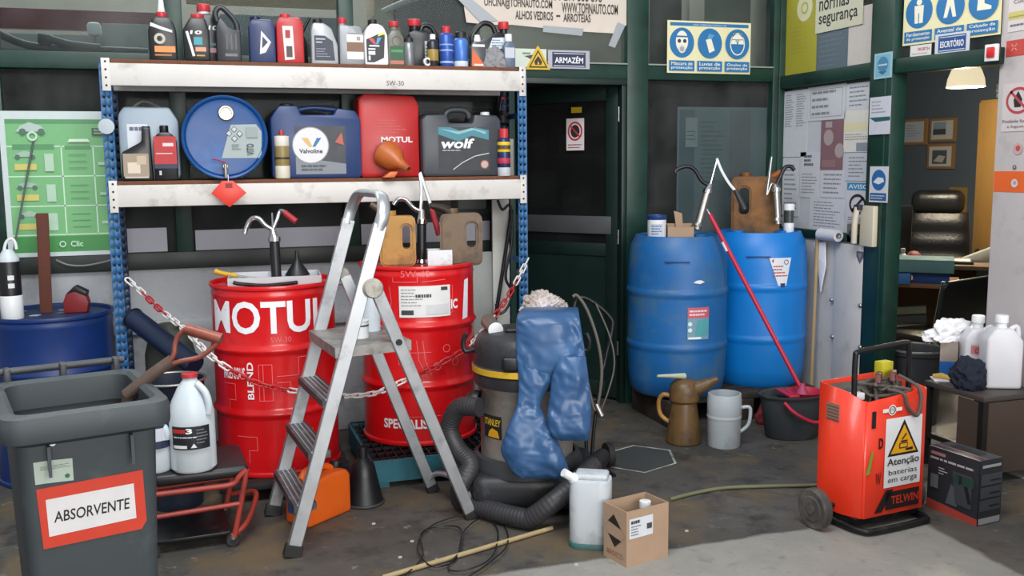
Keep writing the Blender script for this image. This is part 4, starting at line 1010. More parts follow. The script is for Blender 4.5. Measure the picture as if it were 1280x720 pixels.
MB().tube(spline([(CW * .55, .04, CH - .02), (CW * .62, -.018, CH - .03), (CW * .66, -.026, CH - .08), (CW * .8, -.028, CH - .125), (CW * .86, -.026, CH - .07), (CW * .85, -.01, CH - .01), (CW * .75, .06, CH + .03)], 7), .0075, 8).build('charging_cable', _M['grey_brown_cable'], ch)
for x in (CW * .5, CW * .72):
    MB().prism([(0, 0), (.09, .012), (.10, .03), (.02, .035)], -.012, .012, bev=.004, mtx=Matrix.Translation((x, .08, CH + .0)) @ Matrix.Rotation(radians(40), 4, 'Z')).build('clamp', M('clamp_red_brown', '6a3a38', .5, .3), ch)
MB().box(-.003, .095, .44, .0005, .165, .51).build('vent_grille', M('vent_grey', '86665c', .6), ch)
for k in range(5): MB().box(-.006, .095, .445 + k * .0135, -.002, .165, .451 + k * .0135).build('vent_slat', M('vent_grey', '86665c', .6), ch)
MB().tube(spline([(-.005, CDp - .02, .03), (-.005, .05, .02), (.01, -.03, .018), (.06, -.06, .018), (CW - .06, -.06, .018), (CW - .01, -.04, .018), (CW, .05, .02), (CW, CDp - .02, .03)], 6), .013, 10).build('base_bar', BLACKM, ch)
MB().box(.01, .0, .025, CW - .01, CDp - .01, .054).build('base_plate', BLACKM, ch)
for s, x in ((-1, -.10), (1, CW + .045)):
    w_ = MB().lathe([(.018, -.024), (.05, -.024), (.055, -.02), (.078, -.022), (.084, -.016), (.084, .016), (.078, .022), (.055, .02), (.05, .024), (.018, .024)], 32, (x, CDp - .11, .084), Matrix.Rotation(radians(90), 4, 'Y')).build('wheel', M('grey_rubber', '45423f', .75, var=.15, dirt='6b655e', damt=.45, dscale=9), ch)
    MB().cyl((x + s * .03, CDp - .11, .084), (x - s * .03, CDp - .11, .084), .02, 14).build('hub', STEEL, w_)
MB().cyl((-.09, CDp - .11, .084), (CW + .04, CDp - .11, .084), .009, 10).build('axle', BLACKM, ch)
def cfx(px): return colx(px, ca.y + .02, .3) 
a = Art(.0007)
fx = x1 + .01; FWd = CW - x1 - .012
sx0, sx1, sz0, sz1 = x1 + .105, CW - .03, .17, .46
a.rect(sx0, sz0, sx1, sz1, 'e2e2e4')
mx_, mw = (sx0 + sx1) / 2, (sx1 - sx0) * .43
a.poly([(mx_ - mw, .30), (mx_ + mw, .30), (mx_, .45)], '1a1a1c'); a.poly([(mx_ - mw * .82, .31), (mx_ + mw * .82, .31), (mx_, .428)], 'e2a311')
a.rect(mx_ - .025, .328, mx_ + .022, .352, '1a1a1c'); a.rect(mx_ - .02, .333, mx_ + .017, .348, 'e2a311'); a.rect(mx_ - .018, .355, mx_ + .018, .362, '1a1a1c'); a.poly([(mx_ + .01, .318), (mx_ + .05, .318), (mx_ + .05, .33), (mx_ + .01, .326)], '1a1a1c'); a.line((mx_ - .012, .366), (mx_ + .012, .39), .006, '1a1a1c')
a.text('Atenção', sx0 + .012, .255, sx1 - .012, .292, '1a1a1c', .01); a.text('baterias', sx0 + .022, .222, sx1 - .022, .244, '1a1a1c'); a.text('em carga', sx0 + .02, .183, sx1 - .02, .206, '1a1a1c')
a.build('warning_sign', ch, o=(0, -.0165, 0), label='white warning sign with a yellow triangle')
def dcl(nm, f):
    q = Art(.0007); f(q); q.build(nm, ch, o=(0, -.0165, 0))
dcl('painted_number', lambda q: q.text('1', x1 + .028, .43, x1 + .05, .50, '1c1a1a', .04))
dcl('painted_letter', lambda q: q.text('D', x1 + .07, .34, x1 + .095, .385, '2a1514', .04))
dcl('maker_badge', lambda q: q.rect(x1 + .085, .488, x1 + .19, .503, 'e4e0de').disc(x1 + .137, .495, .022, 'e4e0de').ring(x1 + .137, .495, .017, .004, '3a3a3a'))
dcl('printed_logo', lambda q: q.rect(x1 + .12, .075, CW - .03, .15, '1e1414').poly([(x1 + .06, .07), (x1 + .12, .16), (x1 + .16, .16), (x1 + .10, .07)], '1e1414').text('TELWIN', x1 + .15, .095, CW - .035, .13, 'c8351f', .02))
Art(.0007).poly([(-.0, .20), (.03, .30), (.04, .29), (.022, .20)], '7f9a3c').build('green_paint_smear', ch, o=(x1 + .004, -.0165, .04))
Art(.0007).text('W', .0, 0, .03, .05, '7a1c12', .02).build('painted_letter', ch, o=(x1 + .06, -.0165, .19))

# --- mop bucket and mop
mb = on(988, 555, z=0)
bk = thing('mop_bucket', 'dark grey oval mop bucket with pinkish red wringer', 'bucket', (colx(990, mb.y + .13, .12), mb.y + .13, 0), radians(-8))
t_ = [(.115, .0), (.125, .012), (.15, .20), (.158, .235), (.162, .24), (.156, .245), (.146, .235), (.12, .015), (.001, .012)]
MB().lathe([(.001, 0)] + t_, 40, cap=False, sx=1.18, sy=.86).build('tub', BINGREY, bk)
MB().lathe([(.164, .232), (.167, .236), (.167, .246), (.160, .248)], 40, cap=False, sx=1.18, sy=.86).build('rim', DGREY, bk)
MB().lathe([(.03, .16), (.05, .19), (.085, .235), (.1, .252), (.104, .252), (.09, .232), (.055, .185), (.03, .155)], 24, (.07, 0, 0), cap=False).build('wringer', REDPINK, bk)
MB().box(-.06, -.09, .236, .0, .09, .25, bev=.005).build('wringer_tab', REDPINK, bk)
MB().tube(spline([(-.11, -.13, .225), (-.06, -.17, .17), (.05, -.175, .12), (.15, -.14, .15), (.19, -.04, .22)], 8), .010, 10).build('handle', REDPINK, bk)
mo_t, mo_b = on(887, 268, d=dep(B1) - .34), Vector((bk.location.x + .06, bk.location.y, .20))
mp_ = thing('mop', 'mop with a pinkish red handle leaning on the scuffed blue drum', 'mop', mo_b)
MB().cyl(Vector((0, 0, .05)), mo_t - mo_b, .0125, 14).build('handle', REDPINK, mp_)
ax_ = (mo_t - mo_b).normalized(); L_ = (mo_t - mo_b).length
MB().cyl(ax_ * (L_ - .01), ax_ * (L_ + .035), .010, 10, .004).build('tip', STEEL, mp_)
MB().cyl(ax_ * (L_ * .80), ax_ * (L_ * .85), .0132, 14).build('white_sticker', WHITEP, mp_)
MB().lathe([(.03, -.04), (.045, -.01), (.04, .03), (.018, .07), (.015, .09)], 16).build('socket', M('pink_socket', 'b04468', .5), mp_)
# --- broom stick by the partition
bs0, bs1 = on(1012, 486, z=.0), on(1022, 292, x=PX_ - .075)
bs0 = Vector((PX_ - .10, on(1014, 470, x=PX_ - .10).y, 0))
bs = thing('broom_stick', 'thin wooden stick leaning on the grey partition panel', 'stick', bs0)
MB().cyl(Vector((0, 0, 0)), bs1 - bs0, .012, 10).build('shaft', WOOD, bs)
# --- oil jug with spout, metering jug
oj = on(864, 558, z=0)
oo = thing('oil_can', 'brown oily pouring can with a conical spout on the floor', 'oil can', (oj.x, oj.y + .085, 0), camang(oj, 0) + pi / 2)
OIL = M('brown_oil_can', '6b5230', .42, var=.25, scale=7, dirt='3a2b1c', damt=.46, dscale=6)
MB().lathe([(.001, 0), (.088, 0), (.094, .008), (.092, .05), (.068, .215), (.066, .225)], 32, cap=False).build('body', OIL, oo)
MB().lathe([(.066, .222), (.08, .235), (.082, .285), (.07, .325), (.05, .345), (.03, .35), (.001, .35)], 28, cap=False).build('top', OIL, oo)
MB().tube(spline([(.03, 0, .285), (.085, -.01, .31), (.13, -.015, .335), (.175, -.02, .36)], 5), [.05 - .0023 * k for k in range(16)], 16).build('spout', OIL, oo)
MB().tube(spline([(-.062, 0, .25), (-.11, 0, .26), (-.135, 0, .22), (-.125, 0, .15), (-.08, 0, .11)], 6), .012, 10).build('handle', TAN, oo)
nz_ = on(850, 472, d=dep(oo.location) + .02) 
no_ = thing('nozzle_tube', 'pale tapered nozzle tube lying on top of the brown oil can', 'nozzle', (oo.location.x, oo.location.y, .352))
MB().tube([(-.17, -.02, .03), (-.08, -.012, .022), (.0, 0, .012)], [.007, .012, .017], 12).build('tube', M('pale_green_plastic', 'b6bda4', .5), no_)
wj = on(915, 562, z=0)
wo2 = thing('measuring_jug', 'translucent white measuring jug with handle on the floor', 'jug', (wj.x, wj.y + .085, 0), camang(wj, 0) + pi / 2)
MB().lathe([(.001, .004), (.082, .0), (.086, .006), (.088, .16), (.09, .165), (.09, .25), (.086, .285), (.08, .285), (.084, .25), (.082, .012), (.001, .01)], 36, cap=False).build('body', M('milky_jug', 'b9c3c8', .4, var=.06, dirt='8d979b', damt=.36, sub=.2), wo2)
MB().lathe([(.0905, .155), (.0915, .16), (.0915, .168), (.0905, .172)], 36, cap=False).build('ridge', _M['milky_jug'], wo2)
MB().tube(spline([(.085, 0, .21), (.125, 0, .215), (.135, 0, .19), (.125, 0, .12), (.085, 0, .08)], 6), .0095, 10).build('handle', _M['milky_jug'], wo2)

q = on(940, 505, z=.06)
crumple('red_cloth', 'dark red cloth wad pushed under the edge of the timber platform', 'cloth', (q.x, 4.70, .001), .11, .05, .10, M('dark_red_cloth', '7a2028', .8, var=.2), 9, 5, .4, 4)
# --- cardboard box
e0, eL, eR = on(783, 710, z=0), on(755, 694, z=0), on(835, 695, z=0)
cbx = thing('cardboard_box', 'small open cardboard box with black arrows and a white label', 'box', e0, atan2((eR - e0).y, (eR - e0).x))
w1, w2, hb = (eR - e0).length, (eL - e0).length, .215
th = .004
MB().box(0, 0, 0, w1, th, hb).build('wall', CARD, cbx); MB().box(0, w2 - th, 0, w1, w2, hb).build('wall', CARD, cbx)
MB().box(0, th, 0, th, w2 - th, hb).build('wall', CARD, cbx); MB().box(w1 - th, th, 0, w1, w2 - th, hb).build('wall', CARD, cbx); MB().box(th, th, 0, w1 - th, w2 - th, th).build('bottom', CARD, cbx)
a = Art(.0006); lx = w1 * .06
a.rect(lx, hb * .5, w1 * .62, hb * .86, 'cfd3da'); a.rows(lx + .008, hb * .75, w1 * .42, hb * .83, 1, '35353a', .7, 3); a.rows(lx + .008, hb * .54, w1 * .38, hb * .74, 4, '6a6a70', .35, 5); a.rect(w1 * .47, hb * .62, w1 * .59, hb * .72, '44444a')
a.build('label', cbx, o=(0, -.0005, 0), label='white printed address label')
def ca_(nm, f): q = Art(.0006); f(q); q.build(nm, cbx, o=(-.0005, w2, 0), u=(0, -1, 0))
ca_('printed_arrow', lambda q: q.poly([(w2 * .2, hb * .70), (w2 * .78, hb * .64), (w2 * .45, hb * .86)], '1f1a18'))
ca_('printed_arrow', lambda q: q.poly([(w2 * .2, hb * .47), (w2 * .78, hb * .43), (w2 * .5, hb * .27)], '1f1a18'))
ca_('printed_outline', lambda q: q.line((w2 * .0 + .01, hb * .56), (w2 * .2, hb * .70), .0012, '9a6a50').line((w2 * .78, hb * .64), (w2 * .95, hb * .54), .0012, '9a6a50').line((.01, hb * .56), (w2 * .2, hb * .47), .0012, '9a6a50').line((w2 * .78, hb * .43), (w2 * .95, hb * .54), .0012, '9a6a50'))
ca_('lettering', lambda q: q.text('MADECO', w2 * .15, hb * .1, w2 * .85, hb * .2, '9a6e55', .02))
ic = thing('small_tin', 'small white capped can inside the cardboard box', 'can', tuple(e0 + Matrix.Rotation(cbx.rotation_euler.z, 3, 'Z') @ Vector((w1 * .72, w2 * .5, .005))))
MB().lathe([(.001, 0), (.024, 0), (.026, .003), (.026, .165), (.02, .175), (.02, .2), (.001, .2)], 20, cap=False).build('can', STEEL, ic)
MB().lathe([(.022, .18), (.022, .205), (.001, .207)], 18, cap=False).build('cap', WHITEP, ic)
# --- white jerrycan with teal foot
wc = on(747, 688, z=0)
wj2 = thing('jerrycan', 'tall grimy white plastic can with angled spout and teal foot', 'can', (wc.x - .0, wc.y + .07, 0), camang(wc, 0) + pi / 2 - .1)
GW = M('grimy_white_plastic', 'b9bfc4', .5, var=.08, dirt='7f8487', damt=.42, dscale=6)
MB().prism(rect2(.165, .13, .045), .02, .275, bev=.008, axis='z').build('body', GW, wj2)
MB().prism(rect2(.169, .134, .046), .0, .022, bev=.003, axis='z').build('foot', M('teal_rubber', '2e6e6c', .6, dirt='47504f', damt=.45), wj2)
MB().box(-.06, -.045, .272, .07, .045, .297, bev=.012, seg=3).build('shoulder', GW, wj2)
s_ = MB().cyl((-.055, -.03, .27), (-.10, -.06, .308), .017, 14); s_.build('spout', WHITEP, wj2)
MB().cyl((-.068, -.0385, .281), (-.058, -.032, .273), .022, 16).build('spout_collar', WHITEP, wj2)

# --- drill box
e0, eL, eR = on(1221, 658, z=0), on(1158, 633, z=0), on(1245, 650, z=0)
db = thing('tool_carton', 'black printed power tool carton with red stripe beside the charger', 'box', e0, atan2((e0 - eL).y, (e0 - eL).x))
w1 = (e0 - eL).length; w2 = (eR - e0).length; hb = .275
DC = M('black_carton', '24272b', .45, var=.1)
MB().box(-w1, 0, 0, 0, w2, hb, bev=.0015).build('carton', DC, db)
a = Art(.0005)
a.rect(-w1, 0, 0, hb, '2c2f34'); a.poly([(-w1, .0), (0, 0), (0, .028), (-w1, .045)], 'b5453a'); a.rect(-w1 + .015, hb - .03, -w1 + .09, hb - .016, 'a08080'); a.rows(-w1 + .012, hb - .05, -.02, hb - .04, 1, 'b5b7ba', .9, 2)
a.poly([(-w1 + .10, .05), (-w1 + .16, .05), (-w1 + .145, .13), (-w1 + .125, .14)], '595c62'); a.poly([(-w1 + .14, .13), (-w1 + .15, .06), (-.03, .06), (-.03, .20), (-w1 + .13, .2)], '43464c')
a.rect(-.095, .15, -.02, .19, '27453d'); a.disc(-.10, .17, .022, '27453d'); a.poly([(-.07, .15), (-.05, .15), (-.03, .085), (-.045, .08)], '1b1d20'); a.rect(-w1 + .02, .10, -w1 + .06, .16, '6d7074'); a.rows(-w1 + .06, .165, -w1 + .105, .2, 3, 'b9bcc0', .4, 8)
a.build('front_print', db, o=(0, -.001, 0))
a = Art(.0005); a.rect(0, 0, w2, hb, '33363b'); a.rect(.004, .004, w2 - .004, .03, 'aeb0b2')
for k in range(3): a.rect(.006, .06 + k * .055, w2 - .006, .108 + k * .055, '4c5057').rect(w2 * .45, .075 + k * .055, w2 * .9, .083 + k * .055, '22252a')
a.rect(.01, hb - .03, w2 - .015, hb - .018, 'b4b6b8'); a.build('side_print', db, o=(.001, 0, 0), u=(0, 1, 0))
a = Art(.0005); a.rect(-w1, 0, 0, w2, '3a3d41'); a.line((-w1, .004), (0, .004), .006, 'a8a4a2'); a.line((-w1, w2 * .35), (0, w2 * .35), .01, '8a5a55'); a.rect(-w1 + .05, w2 * .5, -.06, w2 * .85, '26282b')
a.build('top_print', db, o=(0, 0, hb + .0005), u=(1, 0, 0), v=(0, 1, 0))

# --- low bench with its load
nc = on(1230, 497, z=.42); BX0, BX1, BY0, BY1, BZ = nc.x, PPX - .012, nc.y, on(1168, 474, z=.42).y, .42
bh = thing('metal_bench', 'low dark steel bench against the white pillar', 'bench', (BX0, BY0, 0))
LX, LY = BX1 - BX0, BY1 - BY0
BM = M('bench_black_steel', '24211f', .45, .4, var=.15)
MB().box(0, 0, BZ - .025, LX, LY, BZ, bev=.003).build('top', M('bench_top', '4c4643', .5, .3, var=.15, dirt='6e6863', damt=.4), bh)
for x, y in ((0, 0), (0, LY - .03), (LX - .03, 0), (LX - .03, LY - .03)): MB().box(x, y, 0, x + .03, y + .03, BZ - .025).build('leg', BM, bh)
MB().box(0, .03, .14, .025, LY - .03, .165).build('stretcher', BM, bh)
MB().box(.03, .004, .05, LX - .03, .012, BZ - .03).build('end_panel', M('brown_panel', '4a3c33', .7, var=.12), bh)
MB().box(.004, .03, .05, .010, .16, BZ - .03).build('side_panel', _M['brown_panel'], bh)
def flat_jug(label, loc, rz, w, h, dp, mat):
    o = thing('canister', label, 'canister', loc, rz)
    pts = [(-w / 2, 0), (w / 2, 0), (w / 2, h * .72), (w * .22, h * .9), (-w * .28, h * .9), (-w / 2, h * .74)]
    MB().prism(pts, -dp / 2, dp / 2, bev=.016, seg=3).build('body', mat, o)
    MB().lathe([(.024, 0), (.024, .03), (.03, .03), (.03, .062), (.027, .066), (.001, .066)], 20, (-w * .02, 0, h * .88), cap=False).build('cap', WHITEP, o)
    MB().tube(spline([(w * .2, 0, h * .86), (w * .42, 0, h * .9), (w * .46, 0, h * .6)], 5), .012, 10).build('handle', mat, o)
    return o
WJ = M('white_jug_plastic', 'd3d3d8', .45, var=.05, sub=.15)
o = flat_jug('white five litre canister with a hollow grip at the pillar end of the bench', (3.585, 3.565, BZ + .001), radians(-25), .165, .32, .12, WJ)
o2 = flat_jug('white canister with a faded red label on the low bench', (3.60, 3.725, BZ + .001), radians(-25), .15, .29, .11, WJ)
a = Art(); a.rect(-.05, .08, .05, .19, 'c9c2c6'); a.poly([(-.05, .14), (.05, .12), (.05, .175), (-.05, .18)], 'c07a7c'); a.ring(-.02, .155, .012, .004, '8a3a40'); a.build('label', o2, o=(0, -.0555, 0))
mc = thing('drink_carton', 'silver and blue carton stuffed with paper on the low bench', 'carton', (3.515, 3.82, BZ + .001), radians(-42))
MB().box(-.04, -.04, 0, .04, .04, .085).build('lower_half', M('carton_blue', '155a9e', .4), mc)
MB().box(-.04, -.04, .085, .04, .04, .18).build('upper_half', M('carton_silver', 'b2a9a0', .35, .6, var=.15), mc)
crumple('paper_towels', 'crumpled white paper towels heaped over the carton on the bench', 'paper', (mc.location.x + .01, mc.location.y + .015, BZ + .182), .14, .06, .075, RAGW, 8, 5, .5, 5)
p = on(1228, 488, z=BZ)
crumple('navy_rag', 'dark navy cloth bundled on the edge of the low bench', 'cloth', (3.43, 3.60, BZ + .001), .085, .085, .10, M('navy_cloth', '141b2c', .9, var=.2, bump=.3), 6, 6, .4, 5)
p = Vector((3.42, 3.83, BZ))
ppz = MB().box(-.05, -.035, 0, .05, .035, .006).build('paper_pad', PAPER, None, label='flat white paper pad at the bench end', cat='paper', loc=(p.x + .01, p.y - .05, BZ + .001)); ppz.rotation_euler.z = radians(60)
gv = thing('work_glove', 'yellow and grey rubber glove scrap lying on the white pad', 'glove', (p.x + .015, p.y - .055, BZ + .008), radians(-55))
MB().tube([(-.04, 0, .008), (0, .005, .012), (.035, 0, .008)], [.01, .016, .01], 10).build('palm', M('glove_yellow', 'c5a24a', .7, var=.25, scale=30), gv)
for k in range(3): MB().tube([(.03, -.008 + .008 * k, .008), (.055, -.014 + .014 * k, .006)], [.006, .005], 8).build('finger', _M['glove_yellow'], gv)
# --- black bin behind the charger
p = Vector((3.84, 4.43, 0))
tb = thing('waste_basket', 'black plastic waste basket inside the office doorway', 'bin', (p.x, p.y, 0))
MB().lathe([(.001, .0), (.12, .0), (.125, .01), (.155, .40), (.165, .41), (.165, .43), (.155, .435), (.148, .41), (.12, .015), (.001, .012)], 32, cap=False).build('tub', DGREY, tb)
MB().tube([Vector((.162 * cos(2 * pi * k / 32), .162 * sin(2 * pi * k / 32), .432)) for k in range(32)], .009, 8, closed=True).build('rim', M('rim_grey', '55585a', .4), tb)
yq = ca + Matrix.Rotation(cang, 3, 'Z') @ Vector((CW - .055, CDp - .045, 0))
yb = thing('yellow_carton', 'small yellow carton standing on the rear of the charger', 'box', (yq.x, yq.y, CH - .0115), cang)
MB().box(-.032, -.022, 0, .032, .022, .075, bev=.002).build('carton', M('yellow_card', 'b7ad22', .6), yb)
# --- corner of a parked car at the right edge
cc = cp((1270 - 640) / 1200 * 2.62, 2.62)
cr_ = thing('parked_car', 'dark maroon car bumper corner reaching in at the pillar side', 'car', (cc.x, cc.y, 0))
CM = M('maroon_car_paint', '3a1c22', .25, var=.05, coat=.6); CG = M('grey_bumper', '3b3b3f', .5, var=.08)
def car_sec(z, off):
    o = []
    for (cx, cy, r, a0) in ((.30 + off, -.30, .30, 90), ):
        for k in range(9): an = radians(180 - 90 * k / 8 * 1); o.append((cx + r * cos(an), cy + r * sin(an), z))
    return o + [(1.5, -.0 , z), (1.5, -1.6, z), (off, -1.6, z)]
def loft(name, secs, mat):
    t = bmesh.new(); R_ = [[t.verts.new(q) for q in s_] for s_ in secs]; n = len(R_[0])
    for A, B in zip(R_, R_[1:]):
        for k in range(n): t.faces.new((A[k], A[(k + 1) % n], B[(k + 1) % n], B[k]))
    t.faces.new(R_[0][::-1]); t.faces.new(R_[-1]); bmesh.ops.recalc_face_normals(t, faces=t.faces); m = MB(); m._take(t); m.build(name, mat, cr_)
loft('bumper', [car_sec(z, o_) for z, o_ in ((.16, .06), (.22, .02), (.34, .0), (.36, .008))], CG)
loft('body', [car_sec(z, o_) for z, o_ in ((.361, .006), (.42, .012), (.52, .03), (.62, .07), (.68, .16))], CM)
wlp = Vector((.42, -1.0, .3))
MB().lathe([(.1, -.1), (.26, -.1), (.29, -.08), (.29, .08), (.26, .1), (.1, .1)], 28, (.14, -.95, .29), Matrix.Rotation(radians(90), 4, 'Y')).build('wheel', RUBBER, cr_)

# ================================================================ FLOOR THINGS, LEFT SIDE
# --- mechanic's stool
so_ = cp((237 - 640) / 1200 * 3.78, 3.78)
stl = thing('creeper_stool', 'low mechanic stool with black pad and red tubular frame', 'stool', so_, radians(4))
SR = M('stool_red_paint', '923228', .45, var=.1, dirt='5a2a22', damt=.36, dscale=10)
MB().box(-.19, -.16, .275, .17, .17, .325, bev=.02, seg=3).build('seat_pad', M('stool_vinyl', '1d1d20', .4, var=.12), stl)
for y in (-.17, .18):
    MB().tube(spline([(-.2, y, .255), (.0, y, .255), (.10, y, .257), (.13, y, .285), (.16, y, .31)], 6), .0115, 10).build('seat_rail', SR, stl)
    MB().tube([(.16, y, .31), (.135, y, .19), (.10, y, .04)], .0115, 10).build('leg', SR, stl)
    MB().tube([(-.2, y, .26), (-.2, y, .04)], .0115, 10).build('leg', SR, stl)
    MB().tube([(-.2, y, .165), (.132, y, .175)], .010, 10).build('stretcher', SR, stl)
MB().tube(spline([(.09, -.17, .045), (.15, -.13, .075), (.205, .0, .12), (.21, .1, .125), (.13, .18, .10)], 7), .0115, 10).build('lower_frame', SR, stl)
MB().box(-.19, -.15, .045, .09, .15, .06, bev=.004).build('tool_tray', BLACKM, stl)
for x, y in ((.095, -.17), (.095, .18), (-.2, -.17), (-.2, .18)):
    w_ = MB().cyl((x, y, .034), (x, y, .05), .012, 10).build('caster_fork', STEEL, stl)
    MB().lathe([(.008, -.012), (.024, -.012), (.026, 0), (.024, .012), (.008, .012)], 18, (x, y + .012, .027), Matrix.Rotation(radians(90), 4, 'X')).build('caster_wheel', RUBBER, w_)
# --- two jugs on it
def gallon(label, loc, rz, w, h, mat, capm, art=None):
    o = thing('plastic_jug', label, 'jug', loc, rz)
    r = w / 2
    MB().lathe([(.001, .002), (r * .88, 0), (r, .012), (r * 1.0, h * .50), (r * .99, h * .6), (r * .85, h * .72), (r * .55, h * .86), (r * .32, h * .93), (r * .3, h * .965)], 32, cap=False, sy=.86).build('body', mat, o)
    MB().lathe([(r * .34, h * .955), (r * .36, h * .96), (r * .36, h * .995), (r * .3, h), (.001, h)], 20, cap=False).build('cap', capm, o)
    MB().tube(spline([(r * .30, -r * .35, h * .9), (r * .62, -r * .62, h * .82), (r * .75, -r * .66, h * .7), (r * .72, -r * .6, h * .6)], 6), .014, 10).build('grip', mat, o)
    if art: art(o, r)
    return o
mj = mpp(so_ + Vector((0, 0, .35)))
def art1(o, r):
    a = Art(); w_ = r * 1.05; a.rect(-w_ * .95, .10, w_ * .75, .19, '1b1d22'); a.rect(-w_ * .88, .165, -w_ * .3, .18, 'b82a2a'); a.text('3', -w_ * .28, .163, -w_ * .02, .184, 'e8e8e8', .04)
    a.rows(-w_ * .85, .14, w_ * .2, .158, 1, 'c9cdd0', .25, 2); a.rows(w_ * .15, .12, w_ * .65, .182, 5, '6f7378', .4, 4); a.poly([(-w_ * .1, .108), (w_ * .15, .108), (w_ * .03, .125)], 'd8d8da'); a.rect(-w_ * .85, .106, -w_ * .25, .118, 'd8d8da')
    a.build('label', o, R=r + .002, a0=-pi / 2, label='black printed label with red mark')
pj = on(243, 592, z=.327)
gallon('white translucent jug with a black label on the mechanic stool', (pj.x, pj.y + .07, .3265), camang(pj, 0) + pi / 2, 53 * mj, 118 * mj, MILKY, M('red_cap', 'b8323a', .4), art1)
def art2(o, r):
    a = Art(); a.rect(-r * .6, .1, r * .8, .19, '2a2f4a'); a.rect(-r * .3, .13, r * .4, .18, 'c9cdd8'); a.build('label', o, R=r + .002, a0=-pi / 2 + .4)
gallon('white jug with a navy label beside the seat of the mechanic stool', (pj.x - .145, pj.y + .10, .3265), camang(pj, 0) + pi / 2, .13, .22, MILKY, WHITEP, art2)
bkt = thing('steel_bucket', 'dark bucket with a bright rim standing behind the white jugs', 'bucket', cp((204 - 640) / 1200 * 4.16, 4.16, 0))
MB().lathe([(.001, .0), (.11, .0), (.14, .56), (.146, .57), (.138, .57), (.11, .02)], 30, cap=False).build('tub', M('dark_blue_tub', '1a2233', .5), bkt)
MB().tube([Vector((.144 * cos(2 * pi * k / 36), .144 * sin(2 * pi * k / 36), .572)) for k in range(36)], .006, 8, closed=True).build('rim', STEEL, bkt)
# --- orange jerrycan
oj_ = on(393, 655, z=0)
oc = thing('fuel_can', 'orange plastic fuel can on the floor under the stepladder', 'fuel can', (oj_.x + .03, oj_.y + .08, 0), radians(38))
OR = M('orange_plastic', 'e2621a', .4, var=.08, dirt='a8481a', damt=.32, sub=.1)
MB().prism([(-.13, 0), (.13, 0), (.13, .17), (.11, .195), (-.02, .2), (-.06, .185), (-.13, .155)], -.07, .07, bev=.02, seg=3).build('body', OR, oc)
MB().tube(spline([(-.10, 0, .16), (-.09, 0, .205), (-.05, 0, .225), (.04, 0, .215), (.09, 0, .19)], 6), .014, 10).build('handle', OR, oc)
MB().lathe([(.024, 0), (.026, .005), (.026, .03), (.022, .034), (.001, .034)], 18, (.10, 0, .188), Matrix.Rotation(radians(20), 4, 'Y'), cap=False).build('cap', BLACK, oc)
MB().box(-.132, -.05, .05, -.128, .05, .12, bev=.001).build('blue_label', M('blue_label', '3a5aa0', .5), oc)
# --- black funnel drum
fb = on(458, 634, z=0)
fo = thing('drain_funnel', 'black upturned drain funnel on the floor beside the teal pallet', 'funnel', (fb.x, fb.y + .06, 0))
MB().lathe([(.085, 0), (.088, .006), (.084, .02), (.06, .13), (.05, .18), (.022, .21), (.02, .26), (.016, .26), (.018, .2)], 28, cap=False).build('cone', BLACK, fo)
MB().tube([Vector((.087 * cos(2 * pi * k / 28), .087 * sin(2 * pi * k / 28), .008)) for k in range(28)], .006, 8, closed=True).build('rim', DGREY, fo)
# --- shovel in the bin
dS = 2.78
s0 = on(150, 500, d=dS)
sh = thing('shovel', 'shovel with worn copper brown D-handle standing in the grey bin', 'shovel', s0)
SHM = M('worn_shaft', '5b4a42', .6, .2, var=.2, dirt='8a7a70', damt=.36)
HBM = M('copper_brown_handle', '8a4a3c', .45, .2, var=.2, scale=12, dirt='5a3028', damt=.42, dscale=10)
MB().tube(rel(s0, [(158, 494), (190, 468), (215, 450)], dS), [.019, .018, .017], 14).build('shaft', SHM, sh)
down = on(158, 494, d=dS) - s0; far_ = Vector((-.10, .06, -.42))
MB().tube([down + Vector((.01, 0, .01)), down + far_ * .5], .017, 12).build('lower_shaft', SHM, sh)
MB().prism([(-.09, 0), (.09, 0), (.09, -.12), (0, -.2), (-.09, -.12)], -.003, .003, mtx=Matrix.Translation(down + far_ * .5) @ Matrix.Rotation(radians(15), 4, 'Y')).build('blade', RUST, sh)
MB().tube(spline(rel(s0, [(206, 458), (217, 444), (219, 430), (224, 418), (236, 409)], dS), 5), .0105, 10, flat=.7).build('fork_arm', HBM, sh)
MB().tube(spline(rel(s0, [(206, 458), (225, 452), (248, 447), (262, 438), (275, 425)], dS), 5), .0105, 10, flat=.7).build('fork_arm', HBM, sh)
MB().cyl(*rel(s0, [(232, 411), (277, 424)], dS), .0165, 14).build('grip', HBM, sh)
# --- dark blue padded tube leaning between upright and drum
t0, t1 = on(167, 398, d=4.68), on(244, 457, d=4.50)
tu = thing('padded_tube', 'dark navy tube leaning between the shelving and the lettered red drum', 'tube', t0)
MB().tube([(0, 0, 0), (t1 - t0) * .5, t1 - t0], .05, 20).build('sleeve', M('navy_vinyl', '1b2740', .4, var=.12), tu)
MB().cyl((t1 - t0) * -.02, (t1 - t0) * .0 + Vector((0, 0, .0)), .053, 20).build('end_cap', BLACK, tu)
# --- dark tank below/behind the tube
tk = thing('grey_canister', 'dark olive canister under the navy tube', 'canister', cp((205 - 640) / 1200 * 4.72, 4.72))
MB().lathe([(.001, 0), (.10, 0), (.12, .02), (.12, .58), (.10, .66), (.05, .70), (.05, .73), (.001, .73)], 28, cap=False).build('body', M('olive_grey', '3d4038', .6, var=.15), tk)

